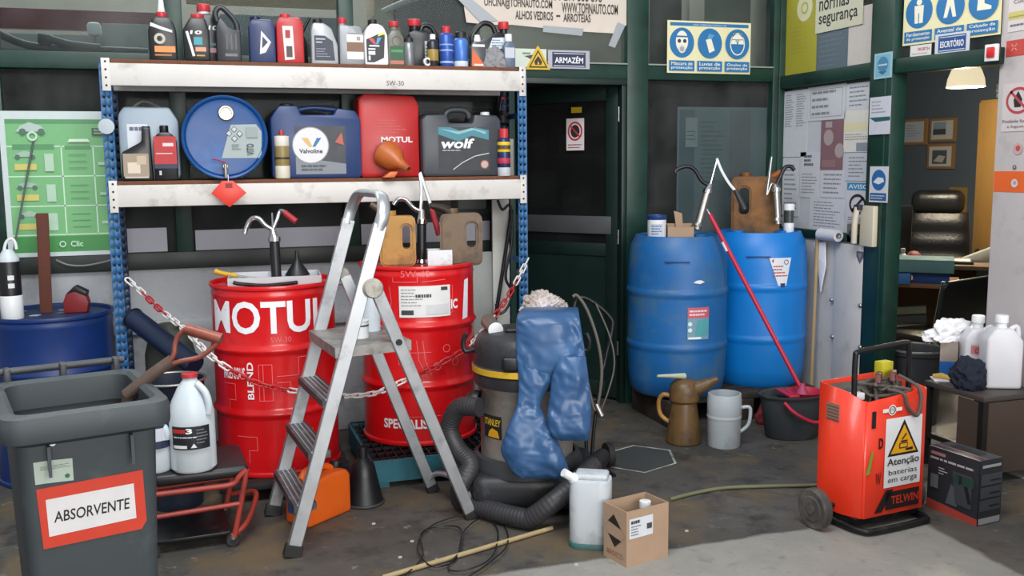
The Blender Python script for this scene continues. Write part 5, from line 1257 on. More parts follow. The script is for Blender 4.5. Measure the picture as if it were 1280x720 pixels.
# --- things on the dark blue drum
zl = DBH - .019
gc = on(20, 384, y=5.0)
g_ = thing('grease_cartridge', 'white and black grease cartridge bottle with a curved spout', 'bottle', (colx(16, 5.02, zl), 5.02, zl))
k_ = mpp(g_.location)
MB().lathe([(.001, 0), (.048, 0), (.05, .004), (.05, .11), (.047, .115)], 24, cap=False).build('base', WHITEP, g_)
MB().lathe([(.0485, .10), (.0485, .27), (.046, .275)], 24, cap=False).build('label_sleeve', BLACK, g_)
MB().lathe([(.047, .272), (.047, .29), (.03, .315), (.02, .33), (.001, .33)], 24, cap=False).build('shoulder', MILKY, g_)
MB().tube(spline([(-.02, 0, .30), (-.005, 0, .36), (.02, 0, .38), (.035, 0, .36), (.038, 0, .33)], 6), .007, 8).build('spout', WHITEP, g_)
Art().rect(-.015, .15, .012, .172, 'd5d8d8').rect(-.015, .188, .012, .21, 'd5d8d8').build('white_marks', g_, R=.049, a0=-pi / 2 + .3)
rb = on(58, 378, y=5.08)
rr_ = thing('flat_bar', 'rusty flat iron bar standing on the dark blue drum against the poster', 'bar', (colx(58, 5.16, zl), 5.16, zl), radians(8))
hgt = rowz(266, rr_.location.x, 5.2) - zl
MB().box(-.028, -.006, 0, .028, .006, hgt, bev=.003, mtx=Matrix.Rotation(radians(-6), 4, 'X') @ Matrix.Rotation(radians(1.5), 4, 'Y')).build('bar', RUST, rr_)
tm = thing('tape_measure', 'red and black tape measure on the dark blue drum', 'tape measure', (colx(97, 5.12, zl), 5.12, zl + .001), radians(-6))
MB().prism([(-.055, 0), (.05, 0), (.06, .05), (.045, .10), (.0, .12), (-.04, .10), (-.06, .05)], -.03, .03, bev=.008, seg=2).build('case', M('dark_red_case', '7a1f22', .5), tm)
MB().prism([(-.04, .095), (.0, .135), (.055, .105), (.05, .08), (.0, .105)], -.032, .032, bev=.004).build('black_shell', BLACK, tm)
MB().box(-.085, -.012, .012, -.05, .012, .016).build('hook', STEEL, tm)
rd = thing('thin_rod', 'thin dark rod leaning on the poster behind the grease cartridge', 'rod', (colx(3, 5.22, zl) , 5.22, zl))
MB().cyl(Vector((0, 0, 0)), on(42, 175, y=WY - .065) - rd.location, .005, 8).build('rod', M('rod_grey', '4a5752', .5), rd)
for i, (px, py, wd_, c) in enumerate(((44, 394, .05, 'a9b0b8'), (80, 390, .06, '5d6b80'), (118, 378, .06, '8fa0b0'))):
    q = on(px, py, z=zl + .003)
    if (Vector((q.x, q.y)) - Vector((dbx, 5.10))).length < .24:
        o_ = MB().prism([(-wd_ / 2, -.012), (wd_ * .3, -.018), (wd_ / 2, .01), (-wd_ * .2, .018)], 0, .003, axis='z').build('paper_scrap', ink(c), None, label=('pale crumpled paper scrap', 'grey torn label scrap', 'light blue rag scrap')[i] + ' on the dark blue drum', cat='scrap', loc=(q.x, q.y, zl + .001))
# hanging cable clipped under the window on the left
cbl = thing('wall_cable', 'thin grey cable sagging along the sill left of the shelving', 'cable', on(70, 325, y=WY - .07))
MB().tube(spline([on(p_[0], p_[1], y=WY - .07) - cbl.location for p_ in ((70, 325), (85, 331), (105, 332), (128, 328), (150, 322))], 6), .005, 8).build('cable', M('cable_grey', '77797c', .6), cbl)

# ================================================================ CHAIN
crow = [(155, 346, SY - .02), (175, 363, 4.9), (200, 387, 4.75), (232, 413, 4.55), (266, 447, 4.36), (310, 474, 4.262), (350, 486, 4.245), (392, 491, 4.27), (430, 495, 4.33), (470, 491, 4.42), (500, 478, 4.47), (540, 460, 4.52), (565, 446, 4.56), (585, 434, 4.66), (606, 411, 4.74), (622, 390, 4.80), (640, 362, 4.88), (661, 322, SY - .02)]
def clear_drums(a_, b_, y_):
    for _i in range(3):
        q = on(a_, b_, y=y_)
        for Dq in (D1, D2):
            if abs(q.x - Dq.x) < .31: y_ = min(y_, Dq.y - sqrt(.316 ** 2 - (q.x - Dq.x) ** 2))
    return on(a_, b_, y=y_)
cpts = spline([clear_drums(*c_) for c_ in crow], 24)
chn = thing('barrier_chain', 'red and white plastic barrier chain slung across the shelving front', 'chain', cpts[0])
CHW, CHR = M('chain_white', 'd8d3d0', .45, var=.08), M('chain_red', 'b02226', .45, var=.08)
def link_mesh():
    m = MB(); L_, W_, r_ = .029, .0105, .0044; pts = []
    for k in range(10): an = pi * k / 9 - pi / 2; pts.append((L_ - W_ + W_ * cos(an), W_ * sin(an), 0))
    for k in range(10): an = pi * k / 9 + pi / 2; pts.append((-L_ + W_ + W_ * cos(an), W_ * sin(an), 0))
    m.tube(pts, r_, 6, closed=True); return m
lw = link_mesh().build('link', CHW, chn); lr = link_mesh().build('link', CHR, chn)
step_, acc, prev, ln = .041, 0, cpts[0], 0; nl = 0
poss = []
for q in cpts[1:]:
    seg = (q - prev).length
    while acc + seg >= step_:
        f_ = (step_ - acc) / seg; prev = prev.lerp(q, f_); seg = (q - prev).length; acc = 0; poss.append((prev.copy(), (q - prev).normalized()))
    acc += seg; prev = q
def in_red(i, n): f_ = i / n; return .04 < f_ < .10 or .29 < f_ < .38 or .60 < f_ < .73 or .86 < f_ < .94
used = {0: False, 1: False}
for i, (q, tg) in enumerate(poss):
    red = in_red(i, len(poss)); src = lr if red else lw
    o_ = src if not used[red] else src.copy()
    if used[red]: C.objects.link(o_); o_.parent = chn
    used[red] = True
    o_.location = q - cpts[0]
    o_.rotation_mode = 'QUATERNION'
    o_.rotation_quaternion = tg.to_track_quat('X', 'Z') @ Matrix.Rotation(radians(45 + 90 * (i % 2)), 3, 'X').to_quaternion()

# ================================================================ FLOOR CABLES
st0 = on(478, 722, z=.012); st1 = on(690, 660, z=.012)
stk_ = thing('cane_stick', 'long pale bamboo cane lying on the floor before the vacuum', 'cane', st0)
MB().cyl((0, 0, 0), st1 - st0, .0095, 12).build('cane', M('bamboo', 'a08e68', .6, var=.15, scale=20), stk_)
hs_ = [on(a_, b_, z=.01) for a_, b_ in ((838, 624), (870, 616), (905, 610), (950, 608), (1000, 607), (1030, 606))]
ho = thing('air_hose', 'thin olive air hose curving over the floor to the charger wheel', 'hose', hs_[0])
MB().tube(spline([q - hs_[0] for q in hs_], 8), .0085, 10).build('hose', M('olive_hose', '6f7056', .6, var=.1), ho)
wr = [on(a_, b_, z=.006) for a_, b_ in ((505, 722), (528, 700), (526, 672), (545, 660), (575, 664), (576, 690), (560, 712), (585, 716), (615, 700), (622, 665), (606, 650), (580, 668), (570, 700), (540, 712), (522, 690), (532, 664), (560, 652), (600, 646), (628, 655), (634, 685), (606, 712), (580, 726))]
wo3 = thing('wire_tangle', 'thin black wire lying in loose loops on the floor by the ladder foot', 'wire', wr[0])
pw = spline([q - wr[0] for q in wr], 8)
for i, q in enumerate(pw): q.z = .003 + .012 * abs(sin(i * .13))
MB().tube(pw, .0032, 6).build('wire', BLACK, wo3)
# debris: screws and chips on the floor
for i, (px, py) in enumerate(((467, 655), (515, 677), (546, 700), (500, 697), (858, 664), (720, 706))):
    q = on(px, py, z=0); m = MB(); m.prism([(-.008, -.005), (.006, -.007), (.009, .004), (-.004, .007)], 0, .004, axis='z'); m.build('paint_chip', ink('b8b2a0'), None, label='small pale paint chip lying on the dark oily floor', cat='chip', group='paint chips on the floor', loc=q)

# ================================================================ SHELF GOODS
def bottle(name, label, px0, px1, rtop, z, y, outline, mat, caps=(), art=None, dp=.07, handle=None, hmat=None, group=None, rz=0, cat='bottle', bev=.010):
    x0, x1_ = colx(px0, y, z + .1), colx(px1, y, z + .1); w_ = x1_ - x0; cx = (x0 + x1_) / 2; h_ = rowz(rtop, cx, y) - z
    o = thing(name, label, cat, (cx, y, z + .0005), rz, group)
    MB().prism([((u - .5) * w_, v * h_) for u, v in outline], -dp / 2, dp / 2, bev=min(bev, w_ * .18), seg=2).build('body', mat, o)
    for c in caps:
        u, v0, rf, v1, cm = c[:5]; r_ = rf * w_
        MB().lathe([(r_ * .96, v0 * h_), (r_, v0 * h_ + .002), (r_ * (c[5] if len(c) > 5 else .96), v1 * h_ - .002), (r_ * (c[5] if len(c) > 5 else 1) * .88, v1 * h_), (.0005, v1 * h_)], 18, ((u - .5) * w_, 0, 0)).build('cap' if cm is not mat else 'neck', cm, o)
    if handle: MB().tube(spline([((u - .5) * w_, 0, v * h_) for u, v in handle[0]], 5), handle[1], 10).build('handle', hmat or mat, o)
    if art:
        a = Art(.0005); art(a, w_, h_); a.build('label', o, o=(0, -dp / 2 - .0006, 0))
    return o
def can(name, label, px, wpx, rtop, z, y, mat, capm, capf=.84, neckf=.9, bands=(), cat='can', group=None, capr=.55):
    cx = colx(px, y, z + .08); k = mpp((cx, y, z)); r_ = wpx * k / 2; h_ = rowz(rtop, cx, y) - z
    o = thing(name, label, cat, (cx, y, z + .0005), 0, group)
    hb_ = h_ * capf
    MB().lathe([(.0005, 0), (r_ * .94, 0), (r_, .003), (r_, hb_ - r_ * .5), (r_ * .8, hb_ - r_ * .15), (r_ * .5, hb_)], 24, cap=False).build('body', mat, o)
    MB().lathe([(r_ * capr * 1.0, hb_ - r_ * .2), (r_ * capr, h_ - .004), (r_ * capr * .85, h_), (.0005, h_)], 20, cap=False).build('cap', capm, o)
    for (f0, f1, m_) in bands: MB().lathe([(r_ + .0004, hb_ * f0), (r_ + .0008, hb_ * f0 + .001), (r_ + .0008, hb_ * f1 - .001), (r_ + .0004, hb_ * f1)], 24, cap=False).build('printed_band', m_, o)
    return o
YF = SY + .075
BK = M('bottle_black', '17181c', .35, var=.1); NV = M('bottle_navy', '24345e', .4, var=.08); RD = M('bottle_red', 'b3262a', .4, var=.08); GY = M('bottle_grey', '8d9094', .38, .2, var=.08); LG = M('bottle_light_grey', 'a6aaae', .38, .2, var=.06); DK = M('bottle_charcoal', '2e3034', .4, var=.1)
CAPR = M('cap_red', 'c0303a', .4); CAPB = M('cap_black', '1c1c20', .45)
rectO = [(0, 0), (1, 0), (1, .80), (.86, .92), (.14, .92), (0, .80)]
slimO = [(0, 0), (1, 0), (1, .62), (.72, .80), (.28, .80), (0, .62)]
leanO = [(.02, 0), (1, 0), (.98, .42), (.78, .78), (.5, .9), (.12, .9), (.04, .72)]
def A_trig(a, w, h):
    a.poly([(-w * .42, h * .56), (.0, h * .50), (w * .36, h * .46), (w * .36, h * .50), (-w * .05, h * .56), (-w * .4, h * .62)], 'd0d0d2'); a.ring(-w * .1, h * .36, w * .2, w * .1, 'b5b0a0'); a.rect(-w * .3, h * .14, w * .44, h * .24, 'd98a4a'); a.rect(-w * .3, h * .08, w * .3, h * .11, 'a06a20')
bottle('trigger_bottle', 'black bottle with clear nozzle and red collar at the end of the top shelf', 186, 221, 0, ZT, YF, [(0, 0), (1, 0), (1, .50), (.88, .66), (.72, .72), (.28, .72), (.12, .66), (0, .50)], BK, [(.5, .70, .2, .80, CAPR), (.5, .79, .14, 1.0, WHITEP, .6)], A_trig)
def A_ten(a, w, h):
    a.line((-w * .35, h * .62), (-w * .12, h * .1), w * .1, 'd6d6d8'); a.text('10', -w * .22, h * .56, w * .22, h * .64, 'e4e4e6', .03, shear=.2); a.rect(-w * .1, h * .34, w * .22, h * .5, '3d97a4'); a.rect(-w * .05, h * .2, w * .35, h * .29, 'd49478'); a.rect(-w * .02, h * .1, w * .3, h * .13, 'b0904a')
bottle('oil_bottle', 'black oil bottle with numbered label in front of its red-capped twin', 229, 262, 18, ZT, YF - .03, [(0, 0), (1, 0), (1, .66), (.84, .92), (.3, .92), (0, .66)], BK, [(.58, .9, .26, 1.0, CAPR)], A_ten)
def A_ten2(a, w, h):
    a.text('10', w * .1, h * .56, w * .42, h * .64, 'd8d8da', .03, shear=.2); a.rect(w * .1, h * .18, w * .46, h * .26, 'b88a94'); a.rect(w * .1, h * .3, w * .46, h * .34, '3d7d84')
bottle('oil_bottle', 'black oil bottle with a tall red cap behind the numbered bottle', 240, 276, 6, ZT, YF + .07, [(0, 0), (1, 0), (1, .62), (.84, .84), (.2, .84), (0, .62)], BK, [(.45, .82, .2, .90, WHITEP), (.45, .88, .24, 1.0, CAPR)], A_ten2)
bottle('oil_jug', 'charcoal ribbed oil jug with arched handle on the top shelf', 270, 301, 8, ZT, YF - .01, [(0, 0), (1, 0), (1, .56), (.55, .60), (.2, .80), (0, .6)], DK, [], lambda a, w, h: a.rect(-w * .1, h * .22, -w * .04, h * .5, '55585c').rect(w * .08, h * .22, w * .14, h * .5, '55585c').rect(w * .26, h * .22, w * .32, h * .5, '55585c').rect(-w * .16, h * .1, w * .34, h * .15, '6a6d70'), .08, ([(.1, .72), (.02, .88), (.25, .98), (.6, .86), (.85, .7), (.88, .52)], .014))
bottle('oil_jug', 'navy oil jug with a white triangle label', 311, 344, 21, ZT, YF, rectO, NV, [(.28, .9, .2, 1.0, M('cap_navy', '1a2340', .4))], lambda a, w, h: a.poly([(-w * .12, h * .18), (-w * .04, h * .68), (w * .32, h * .44), (w * .1, h * .22)], 'd6d6da').poly([(-w * .03, h * .3), (w * .0, h * .56), (w * .2, h * .44)], '2a3152'), .09)
bottle('oil_jug', 'red oil jug with a slanted white label strip', 345, 379, 18, ZT, YF - .01, rectO, RD, [(.36, .9, .19, 1.0, CAPR)], lambda a, w, h: a.poly([(-w * .22, h * .06), (w * .14, h * .08), (w * .1, h * .74), (-w * .28, h * .74)], 'd8d0cc').rect(-w * .18, h * .5, 0, h * .66, '9a2a30').rect(-w * .16, h * .12, w * .06, h * .34, '4a3a3a'), .09, ([(.6, .86), (.85, .9), (.93, .76)], .011))
nzl = thing('pour_nozzle', 'black flexible pouring nozzle poking up behind the red jug', 'nozzle', (colx(378, YF + .12, ZT), YF + .12, ZT + .0005))
MB().lathe([(.0005, 0), (.03, 0), (.032, .004), (.028, .12), (.012, .16), (.012, .18)], 18, cap=False).build('base', BLACK, nzl)
MB().cyl((0, 0, .17), (.045, -.01, .25), .011, 12, .008).build('tube', BLACK, nzl)
bottle('oil_bottle', 'light grey oil bottle with sloping back and dark label', 387, 422, 24, ZT, YF - .01, leanO, LG, [(.30, .88, .17, 1.0, CAPB)], lambda a, w, h: a.poly([(-w * .36, h * .08), (w * .36, h * .08), (w * .3, h * .5), (w * .02, h * .62), (-w * .36, h * .62)], '343846').rows(-w * .3, h * .14, w * .22, h * .36, 4, '8f94a4', .3, 3).rows(-w * .3, h * .44, w * .1, h * .58, 2, 'b9bcc8', .4, 5))
bottle('oil_bottle', 'grey oil bottle with red cap and a white and brown label', 423, 454, 23, ZT, YF, [(0, 0), (1, 0), (1, .62), (.86, .82), (.45, .82), (.32, .84), (.02, .84)], GY, [(.17, .82, .15, .9, GY), (.17, .88, .17, 1.0, CAPR)], lambda a, w, h: a.rect(-w * .2, h * .12, w * .46, h * .64, 'd6d4d2').rect(-w * .2, h * .28, w * .46, h * .48, '7a5a46').rect(w * .2, h * .52, w * .34, h * .6, 'a08a80').poly([(-w * .18, h * .67), (w * .2, h * .67), (0, h * .78)], 'a7a9ac'))
def A_val(a, w, h):
    a.poly([(-w * .4, h * .06), (-w * .1, h * .06), (w * .3, h * .16), (w * .36, h * .66), (w * .1, h * .68), (-w * .42, h * .55)], '26292f'); a.poly([(-w * .34, h * .58), (-w * .12, h * .58), (w * .0, h * .45), (-w * .1, h * .45)], 'c0474f'); a.poly([(w * .22, h * .60), (w * .05, h * .60), (-w * .02, h * .45), (w * .06, h * .45)], '4a8fc4'); a.poly([(w * .06, h * .62), (w * .36, h * .68), (w * .36, h * .72), (w * .1, h * .68)], 'd8dc3a')
    a.rect(-w * .3, h * .40, w * .12, h * .43, 'e8e8ea'); a.rect(-w * .34, h * .33, -w * .05, h * .36, 'e8e8ea'); a.rect(-w * .34, h * .22, -w * .06, h * .3, 'd8d8da'); a.rect(-w * .34, h * .1, -w * .26, h * .2, 'd8d8da')
bottle('oil_bottle', 'white oil bottle with black label and red and blue V mark', 454, 484, 25, ZT, YF - .02, [(.02, 0), (1, 0), (.98, .66), (.82, .84), (.62, .9), (.28, .9), (.08, .76), (0, .6)], WHITEP, [(.4, .88, .19, 1.0, CAPB)], A_val)
bottle('oil_bottle', 'greenish grey bottle with red cap and green label', 483, 504, 27, ZT, YF, slimO, M('bottle_olive_grey', '6b6a60', .35, var=.1), [(.46, .78, .24, .90, M('bottle_olive_grey', '6b6a60')), (.46, .88, .3, 1.0, CAPR)], lambda a, w, h: a.rect(-w * .36, h * .02, w * .46, h * .44, '275238').rect(-w * .36, h * .04, w * .46, h * .12, 'b06a5a').rect(-w * .3, h * .3, w * .4, h * .36, '3f8a4a').ring(w * .05, h * .55, w * .3, w * .05, '57564c'))
can('spray_can', 'plain grey spray can with black cap', 511, 14, 47, ZT, YF - .03, M('can_grey', '85888c', .35, .5), CAPB, .86, capr=.8)
bottle('oil_jug', 'black oil jug with red cap and arched handle behind the grey spray can', 508, 549, 25, ZT, YF + .09, [(0, 0), (1, 0), (1, .6), (.7, .74), (.2, .78), (.05, .7)], BK, [(.24, .76, .14, .88, BK), (.24, .86, .19, 1.0, CAPR)], lambda a, w, h: a.rect(w * .0, h * .1, w * .3, h * .55, 'b9bcc0').rows(w * .02, h * .16, w * .28, h * .5, 5, '55585c', .4, 4), .09, ([(.42, .72), (.52, .88), (.75, .86), (.92, .68), (.95, .55)], .013))
can('spray_can', 'slim black and yellow can with white cap', 541, 14, 43, ZT, YF - .045, M('can_black', '22232a', .35), WHITEP, .84, bands=((.2, .62, M('can_yellow_print', '9a8038', .4)),), capr=.5)
tpr = thing('tape_roll', 'small roll of white tape lying at the shelf edge', 'tape', (colx(534, SY + .015, ZT), SY + .015, ZT + .0225), rot=(radians(90), 0, radians(10)))
MB().lathe([(.010, -.008), (.021, -.008), (.021, .008), (.010, .008), (.010, -.008)], 24, cap=False).build('roll', WHITEP, tpr)
MB().lathe([(.0095, -.0085), (.013, -.0085), (.013, .0085), (.0095, .0085), (.0095, -.0085)], 20, cap=False).build('core', M('core_grey', '77736c', .6), tpr)
BLC = M('can_blue', '2f55a8', .35, .2, var=.08); BLC2 = M('can_light_blue', '4a76c4', .35, .2, var=.08)
can('spray_can', 'tall blue spray can with red tip', 558, 17, 33, ZT, YF - .03, BLC, CAPR, .84, bands=((.1, .16, ink('9aaede')), (.45, .5, ink('8aa0d8')), (.62, .66, ink('8aa0d8'))), capr=.6)
can('spray_can', 'light blue spray can with black cap and white foot', 576, 18, 40, ZT, YF - .02, BLC2, CAPB, .84, bands=((.02, .2, ink('c8d0de')),), capr=.75)
bottle('oil_jug', 'black oil jug with white label and long handle at the end of the top shelf', 589, 636, 27, ZT, YF + .06, [(.0, 0), (1, 0), (1, .56), (.85, .74), (.62, .78), (.3, .62), (.04, .5)], BK, [(.86, .72, .10, .86, BK), (.86, .84, .14, 1.0, CAPR)], lambda a, w, h: a.poly([(-w * .1, h * .42), (w * .4, h * .42), (w * .38, h * .66), (0, h * .64)], 'cdd2d6').rows(-w * .02, h * .46, w * .32, h * .62, 3, '4a6a90', .4, 4).rect(-w * .1, h * .3, w * .4, h * .38, '2d6a78'), .09, ([(.03, .48), (.04, .7), (.3, .95), (.55, .92), (.66, .72)], .014))
bottle('additive_bottle', 'small white-capped bottle with orange wedge label', 587, 606, 44, ZT, YF - .035, slimO, M('bottle_graphite', '4c4e52', .35), [(.5, .78, .22, .92, WHITEP), (.5, .9, .18, 1.0, WHITEP)], lambda a, w, h: a.poly([(-w * .46, h * .02), (w * .45, h * .02), (-w * .4, h * .58)], 'd0622e').rect(-w * .3, h * .04, w * .3, h * .1, 'd8c8c0').rect(-w * .4, h * .62, w * .4, h * .7, 'cfcfd0'), .05)
bottle('additive_bottle', 'small grey bottle with white cap beside the crumpled grey cloth', 628, 643, 43, ZT, YF - .01, slimO, M('bottle_slate', '5a6a80', .35), [(.5, .78, .3, 1.0, WHITEP)], lambda a, w, h: a.rect(-w * .4, h * .3, w * .4, h * .6, 'b9bec8'), .05)
crumple('grey_cloth', 'crumpled grey cloth bundled at the end of the top shelf', 'cloth', (colx(617, SY + .03, ZT), SY + .030, ZT + .001), .075, .032, .075, M('grey_cloth', '8a8a8e', .9, var=.12, bump=.3), 3, 6, .42, 5)

# ---- middle shelf
can_t = M('bluish_clear_plastic', '98a6b4', .35, var=.06, sub=.2)
o = bottle('jerrycan', 'bluish white translucent jerrycan behind the black bottles', 152, 226, 129, ZM, SY + .19, [(.04, 0), (.96, 0), (1, .08), (1, .76), (.86, .94), (.1, .94), (0, .84), (0, .08)], can_t, [], lambda a, w, h: a.rect(-w * .36, h * .3, -w * .02, h * .72, 'cfd4dc').rows(-w * .32, h * .62, w * .2, h * .7, 1, '5a6478', .6, 3), .18, bev=.022, cat='jerrycan')
MB().tube(spline([(-.09, 0, rowz(131, o.location.x, o.location.y) - ZM - .03), (-.02, 0, rowz(127, o.location.x, o.location.y) - ZM), (.07, 0, rowz(129, o.location.x, o.location.y) - ZM - .03)], 6), .006, 8).build('wire_handle', STEEL, o)
bottle('oil_bottle', 'black slope-shouldered bottle with a beige label on the middle shelf', 152, 191, 158, ZM, SY + .04, [(.0, 0), (1, 0), (.97, .5), (.97, .98), (.70, .98), (.68, .72), (.02, .52)], BK, [(.83, .96, .14, 1.0, BK)], lambda a, w, h: a.rect(-w * .44, h * .08, w * .38, h * .5, '9a8a78').rect(-w * .3, h * .14, w * .1, h * .34, 'cfc2b0').rect(w * .0, h * .3, w * .3, h * .46, 'b8a890').rect(-w * .4, h * .05, w * .36, h * .08, 'b8b0a8'))
bottle('oil_bottle', 'black bottle with a red label on the middle shelf', 193, 222, 157, ZM, SY + .045, [(0, 0), (1, 0), (1, .74), (.82, .84), (.66, .88), (.34, .88), (.16, .84), (0, .74)], BK, [(.48, .86, .2, 1.0, BK)], lambda a, w, h: a.rect(-w * .48, h * .30, w * .48, h * .80, 'b02a2e').rect(-w * .1, h * .62, w * .36, h * .68, 'd8c8c8').rect(-w * .4, h * .48, w * .3, h * .5, 'd0b0b0').rect(-w * .48, h * .22, w * .48, h * .30, '2a3048').rect(-w * .3, h * .1, -w * .2, h * .18, 'b8b8bc'))
# lying drum with tap
ldz = None; fy = SY - .03
cx_ = colx(280.5, fy, 1.7); r_l = (colx(335, fy, 1.7) - colx(226, fy, 1.7)) / 2
ldr = thing('lying_drum', 'blue steel drum lying on its side on the middle shelf', 'drum', (cx_, fy, ZM + r_l + .002))
LB = M('blue_drum_paint', '0c4684', .36, var=.1, dirt='24609f', damt=.36, dscale=5)
mtx = Matrix.Rotation(radians(-90), 4, 'X')
MB().lathe([(r_l - .018, .012), (r_l - .014, .002), (r_l - .006, -.002), (r_l, .004), (r_l, .012), (r_l - .006, .02), (r_l - .006, .13), (r_l - .001, .14), (r_l - .006, .15), (r_l - .006, .36), (r_l, .37), (r_l, .38), (r_l - .008, .385), (.001, .38)], 56, (0, 0, 0), mtx, cap=False).build('shell', LB, ldr)
MB().lathe([(r_l - .018, .012), (r_l - .024, .008), (r_l - .04, .011), (.001, .011)], 56, (0, 0, 0), mtx, cap=False).build('end_face', LB, ldr)
MB().lathe([(.034, .01), (.038, .0), (.034, -.008), (.027, -.008), (.025, .002), (.001, .002)], 24, (.01, 0, r_l * .58), mtx, cap=False).build('bung', M('bung_metal', 'a9a294', .35, .8), ldr)
a = Art()
a.poly([(-.02, -.10), (.17, -.10), (.175, .03), (.15, .065), (.03, .062)], '9aa6a6'); 
for q in ((.02, .02), (.045, .04), (.045, -.005), (.07, .018)): a.poly([(q[0] - .016, q[1]), (q[0], q[1] - .016), (q[0] + .016, q[1]), (q[0], q[1] + .016)], '3a4448').poly([(q[0] - .012, q[1]), (q[0], q[1] - .012), (q[0] + .012, q[1]), (q[0], q[1] + .012)], 'b8c0c0')
a.rows(.03, -.06, .085, -.03, 3, '6a7474', .4, 3); a.text('VITO', .10, -.085, .135, -.03, '2e3638', .02, rot=1); a.rect(.10, .0, .155, .05, '8c9898')
a.build('hazard_label', ldr, o=(0, .009, 0), label='silver hazard label with diamonds')
tpx, tpz = -.005, -r_l * .78
MB().cyl((tpx, .01, tpz + .02), (tpx, -.04, tpz + .02), .011, 12).build('tap_stem', M('brass', 'b09a62', .35, .9), ldr)
MB().cyl((tpx, -.036, tpz + .03), (tpx, -.036, tpz - .035), .009, 12, .007).build('tap_outlet', M('tap_nickel', 'b5b2a8', .3, .9), ldr)
MB().tube([(tpx + .005, -.036, tpz + .034), (tpx - .03, -.04, tpz + .05), (tpx - .06, -.042, tpz + .055)], [.006, .006, .005], 8, flat=.5).build('tap_lever', REDP, ldr)
# hanging red diamond tag
dg = thing('diamond_tag', 'red plastic diamond placard hanging from the drum tap', 'tag', (cx_ + tpx + .01, fy - .046, ZM + .02 ))
zt_ = rowz(226, dg.location.x, dg.location.y) - dg.location.z; zb_ = rowz(259, dg.location.x, dg.location.y) - dg.location.z; zc_ = (zt_ + zb_) / 2; hw_ = .083
MB().prism([(-hw_, zc_ + .004), (-.0, zb_), (hw_, zc_ + .004), (.022, zt_), (-.03, zt_)], -.002, .002, bev=.0008).build('plate', M('placard_red', 'd63a2c', .4, var=.05), dg)
Art().rect(-.015, zt_ - .035, .018, zt_ - .012, '8a1f18').build('slot_mark', dg, o=(0, -.0024, 0))
MB().tube([(0, 0, zt_ - .005), (0, .004, zt_ + .03)], .0025, 6).build('hook', STEEL, dg)
can('spray_can', 'small cream and olive can with red tip before the blue canister', 353, 18, 163, ZM, SY + .03, M('can_olive', '8a7a4a', .4, var=.1), CAPR, .90, bands=((.02, .3, ink('d2ccba')), (.45, .5, ink('3a3426')), (.75, .98, ink('d6d2c8'))), capr=.3)
VB = M('canister_blue', '1f3868', .4, var=.08); 
def A_vb(a, w, h):
    a.rect(-w * .24, h * .06, w * .32, h * .72, '3a3d44'); a.poly([(-w * .24, h * .06), (w * .32, h * .06), (w * .32, h * .2), (-w * .24, h * .3)], '7a8088'); a.disc(-w * .07, h * .46, w * .2, 'd4d4d6'); a.ring(-w * .07, h * .46, w * .205, w * .01, '8a8d92')
    a.poly([(-w * .17, h * .56), (-w * .10, h * .56), (-w * .05, h * .44), (-w * .09, h * .44)], 'd0a860'); a.poly([(w * .05, h * .56), (-.0, h * .56), (-w * .05, h * .44), (-w * .02, h * .44)], '2a6f9a'); a.text('Valvoline', -w * .2, h * .35, w * .06, h * .41, '1c1c22', .02); a.poly([(w * .2, h * .5), (w * .28, h * .64), (w * .3, h * .46)], 'b05a4a'); a.rows(-w * .18, h * .1, w * .24, h * .2, 2, '4a4e58', .5, 3)
bigO = [(.02, 0), (.98, 0), (1, .05), (1, .82), (.94, .94), (.74, .97), (.70, .88), (.34, .88), (.30, 1.0), (.10, 1.0), (.04, .9), (0, .82), (0, .05)]
bottle('canister', 'blue twenty litre canister with grey label and round white emblem', 338, 448, 134, ZM, SY + .15, bigO, VB, [(.2, .97, .08, 1.04, CAPB)], A_vb, .22, ([(.30, .95), (.5, .99), (.78, .96)], .015), cat='canister', bev=.02)
def A_mot(a, w, h):
    a.text('MOTUL', -w * .14, h * .42, w * .38, h * .49, 'e0d8d8', .03); a.rows(-w * .2, h * .52, w * .3, h * .7, 5, 'c04a48', .4, 3); a.rows(-w * .25, h * .15, w * .1, h * .4, 6, 'b83a3a', .3, 5)
bottle('canister', 'red canister with small white lettering on the middle shelf', 446, 520, 119, ZM, SY + .17, [(.02, 0), (.98, 0), (1, .06), (1, .88), (.92, .98), (.1, 1), (.0, .94), (0, .06)], M('canister_red', 'b01a1c', .38, var=.08, dirt='8a1416', damt=.34), [], A_mot, .2, cat='canister', bev=.022)
fo_ = thing('orange_funnel', 'oily orange funnel lying with its spout over the shelf edge', 'funnel', (colx(497, SY - .03, ZM), SY - .028, ZM + .001))
dirf = Vector((.5, -.75, -.45)).normalized(); q4 = dirf.to_track_quat('Z', 'Y').to_matrix().to_4x4()
OF = M('oily_orange', 'b5602a', .4, var=.15, dirt='7a3c1c', damt=.42)
MB().lathe([(.072, -.09), (.075, -.085), (.06, -.01), (.03, .03), (.026, .04), (.016, .10), (.013, .10), (.022, .035), (.055, -.01), (.068, -.085)], 28, (-.005, 0, .085), q4, cap=False).build('cone', OF, fo_)
MB().prism([(-.08, 0), (-.02, .0), (.0, .03), (-.04, .03)], -.03, .03, bev=.004).build('lip', M('orange_lip', 'd06a2a', .4), fo_)
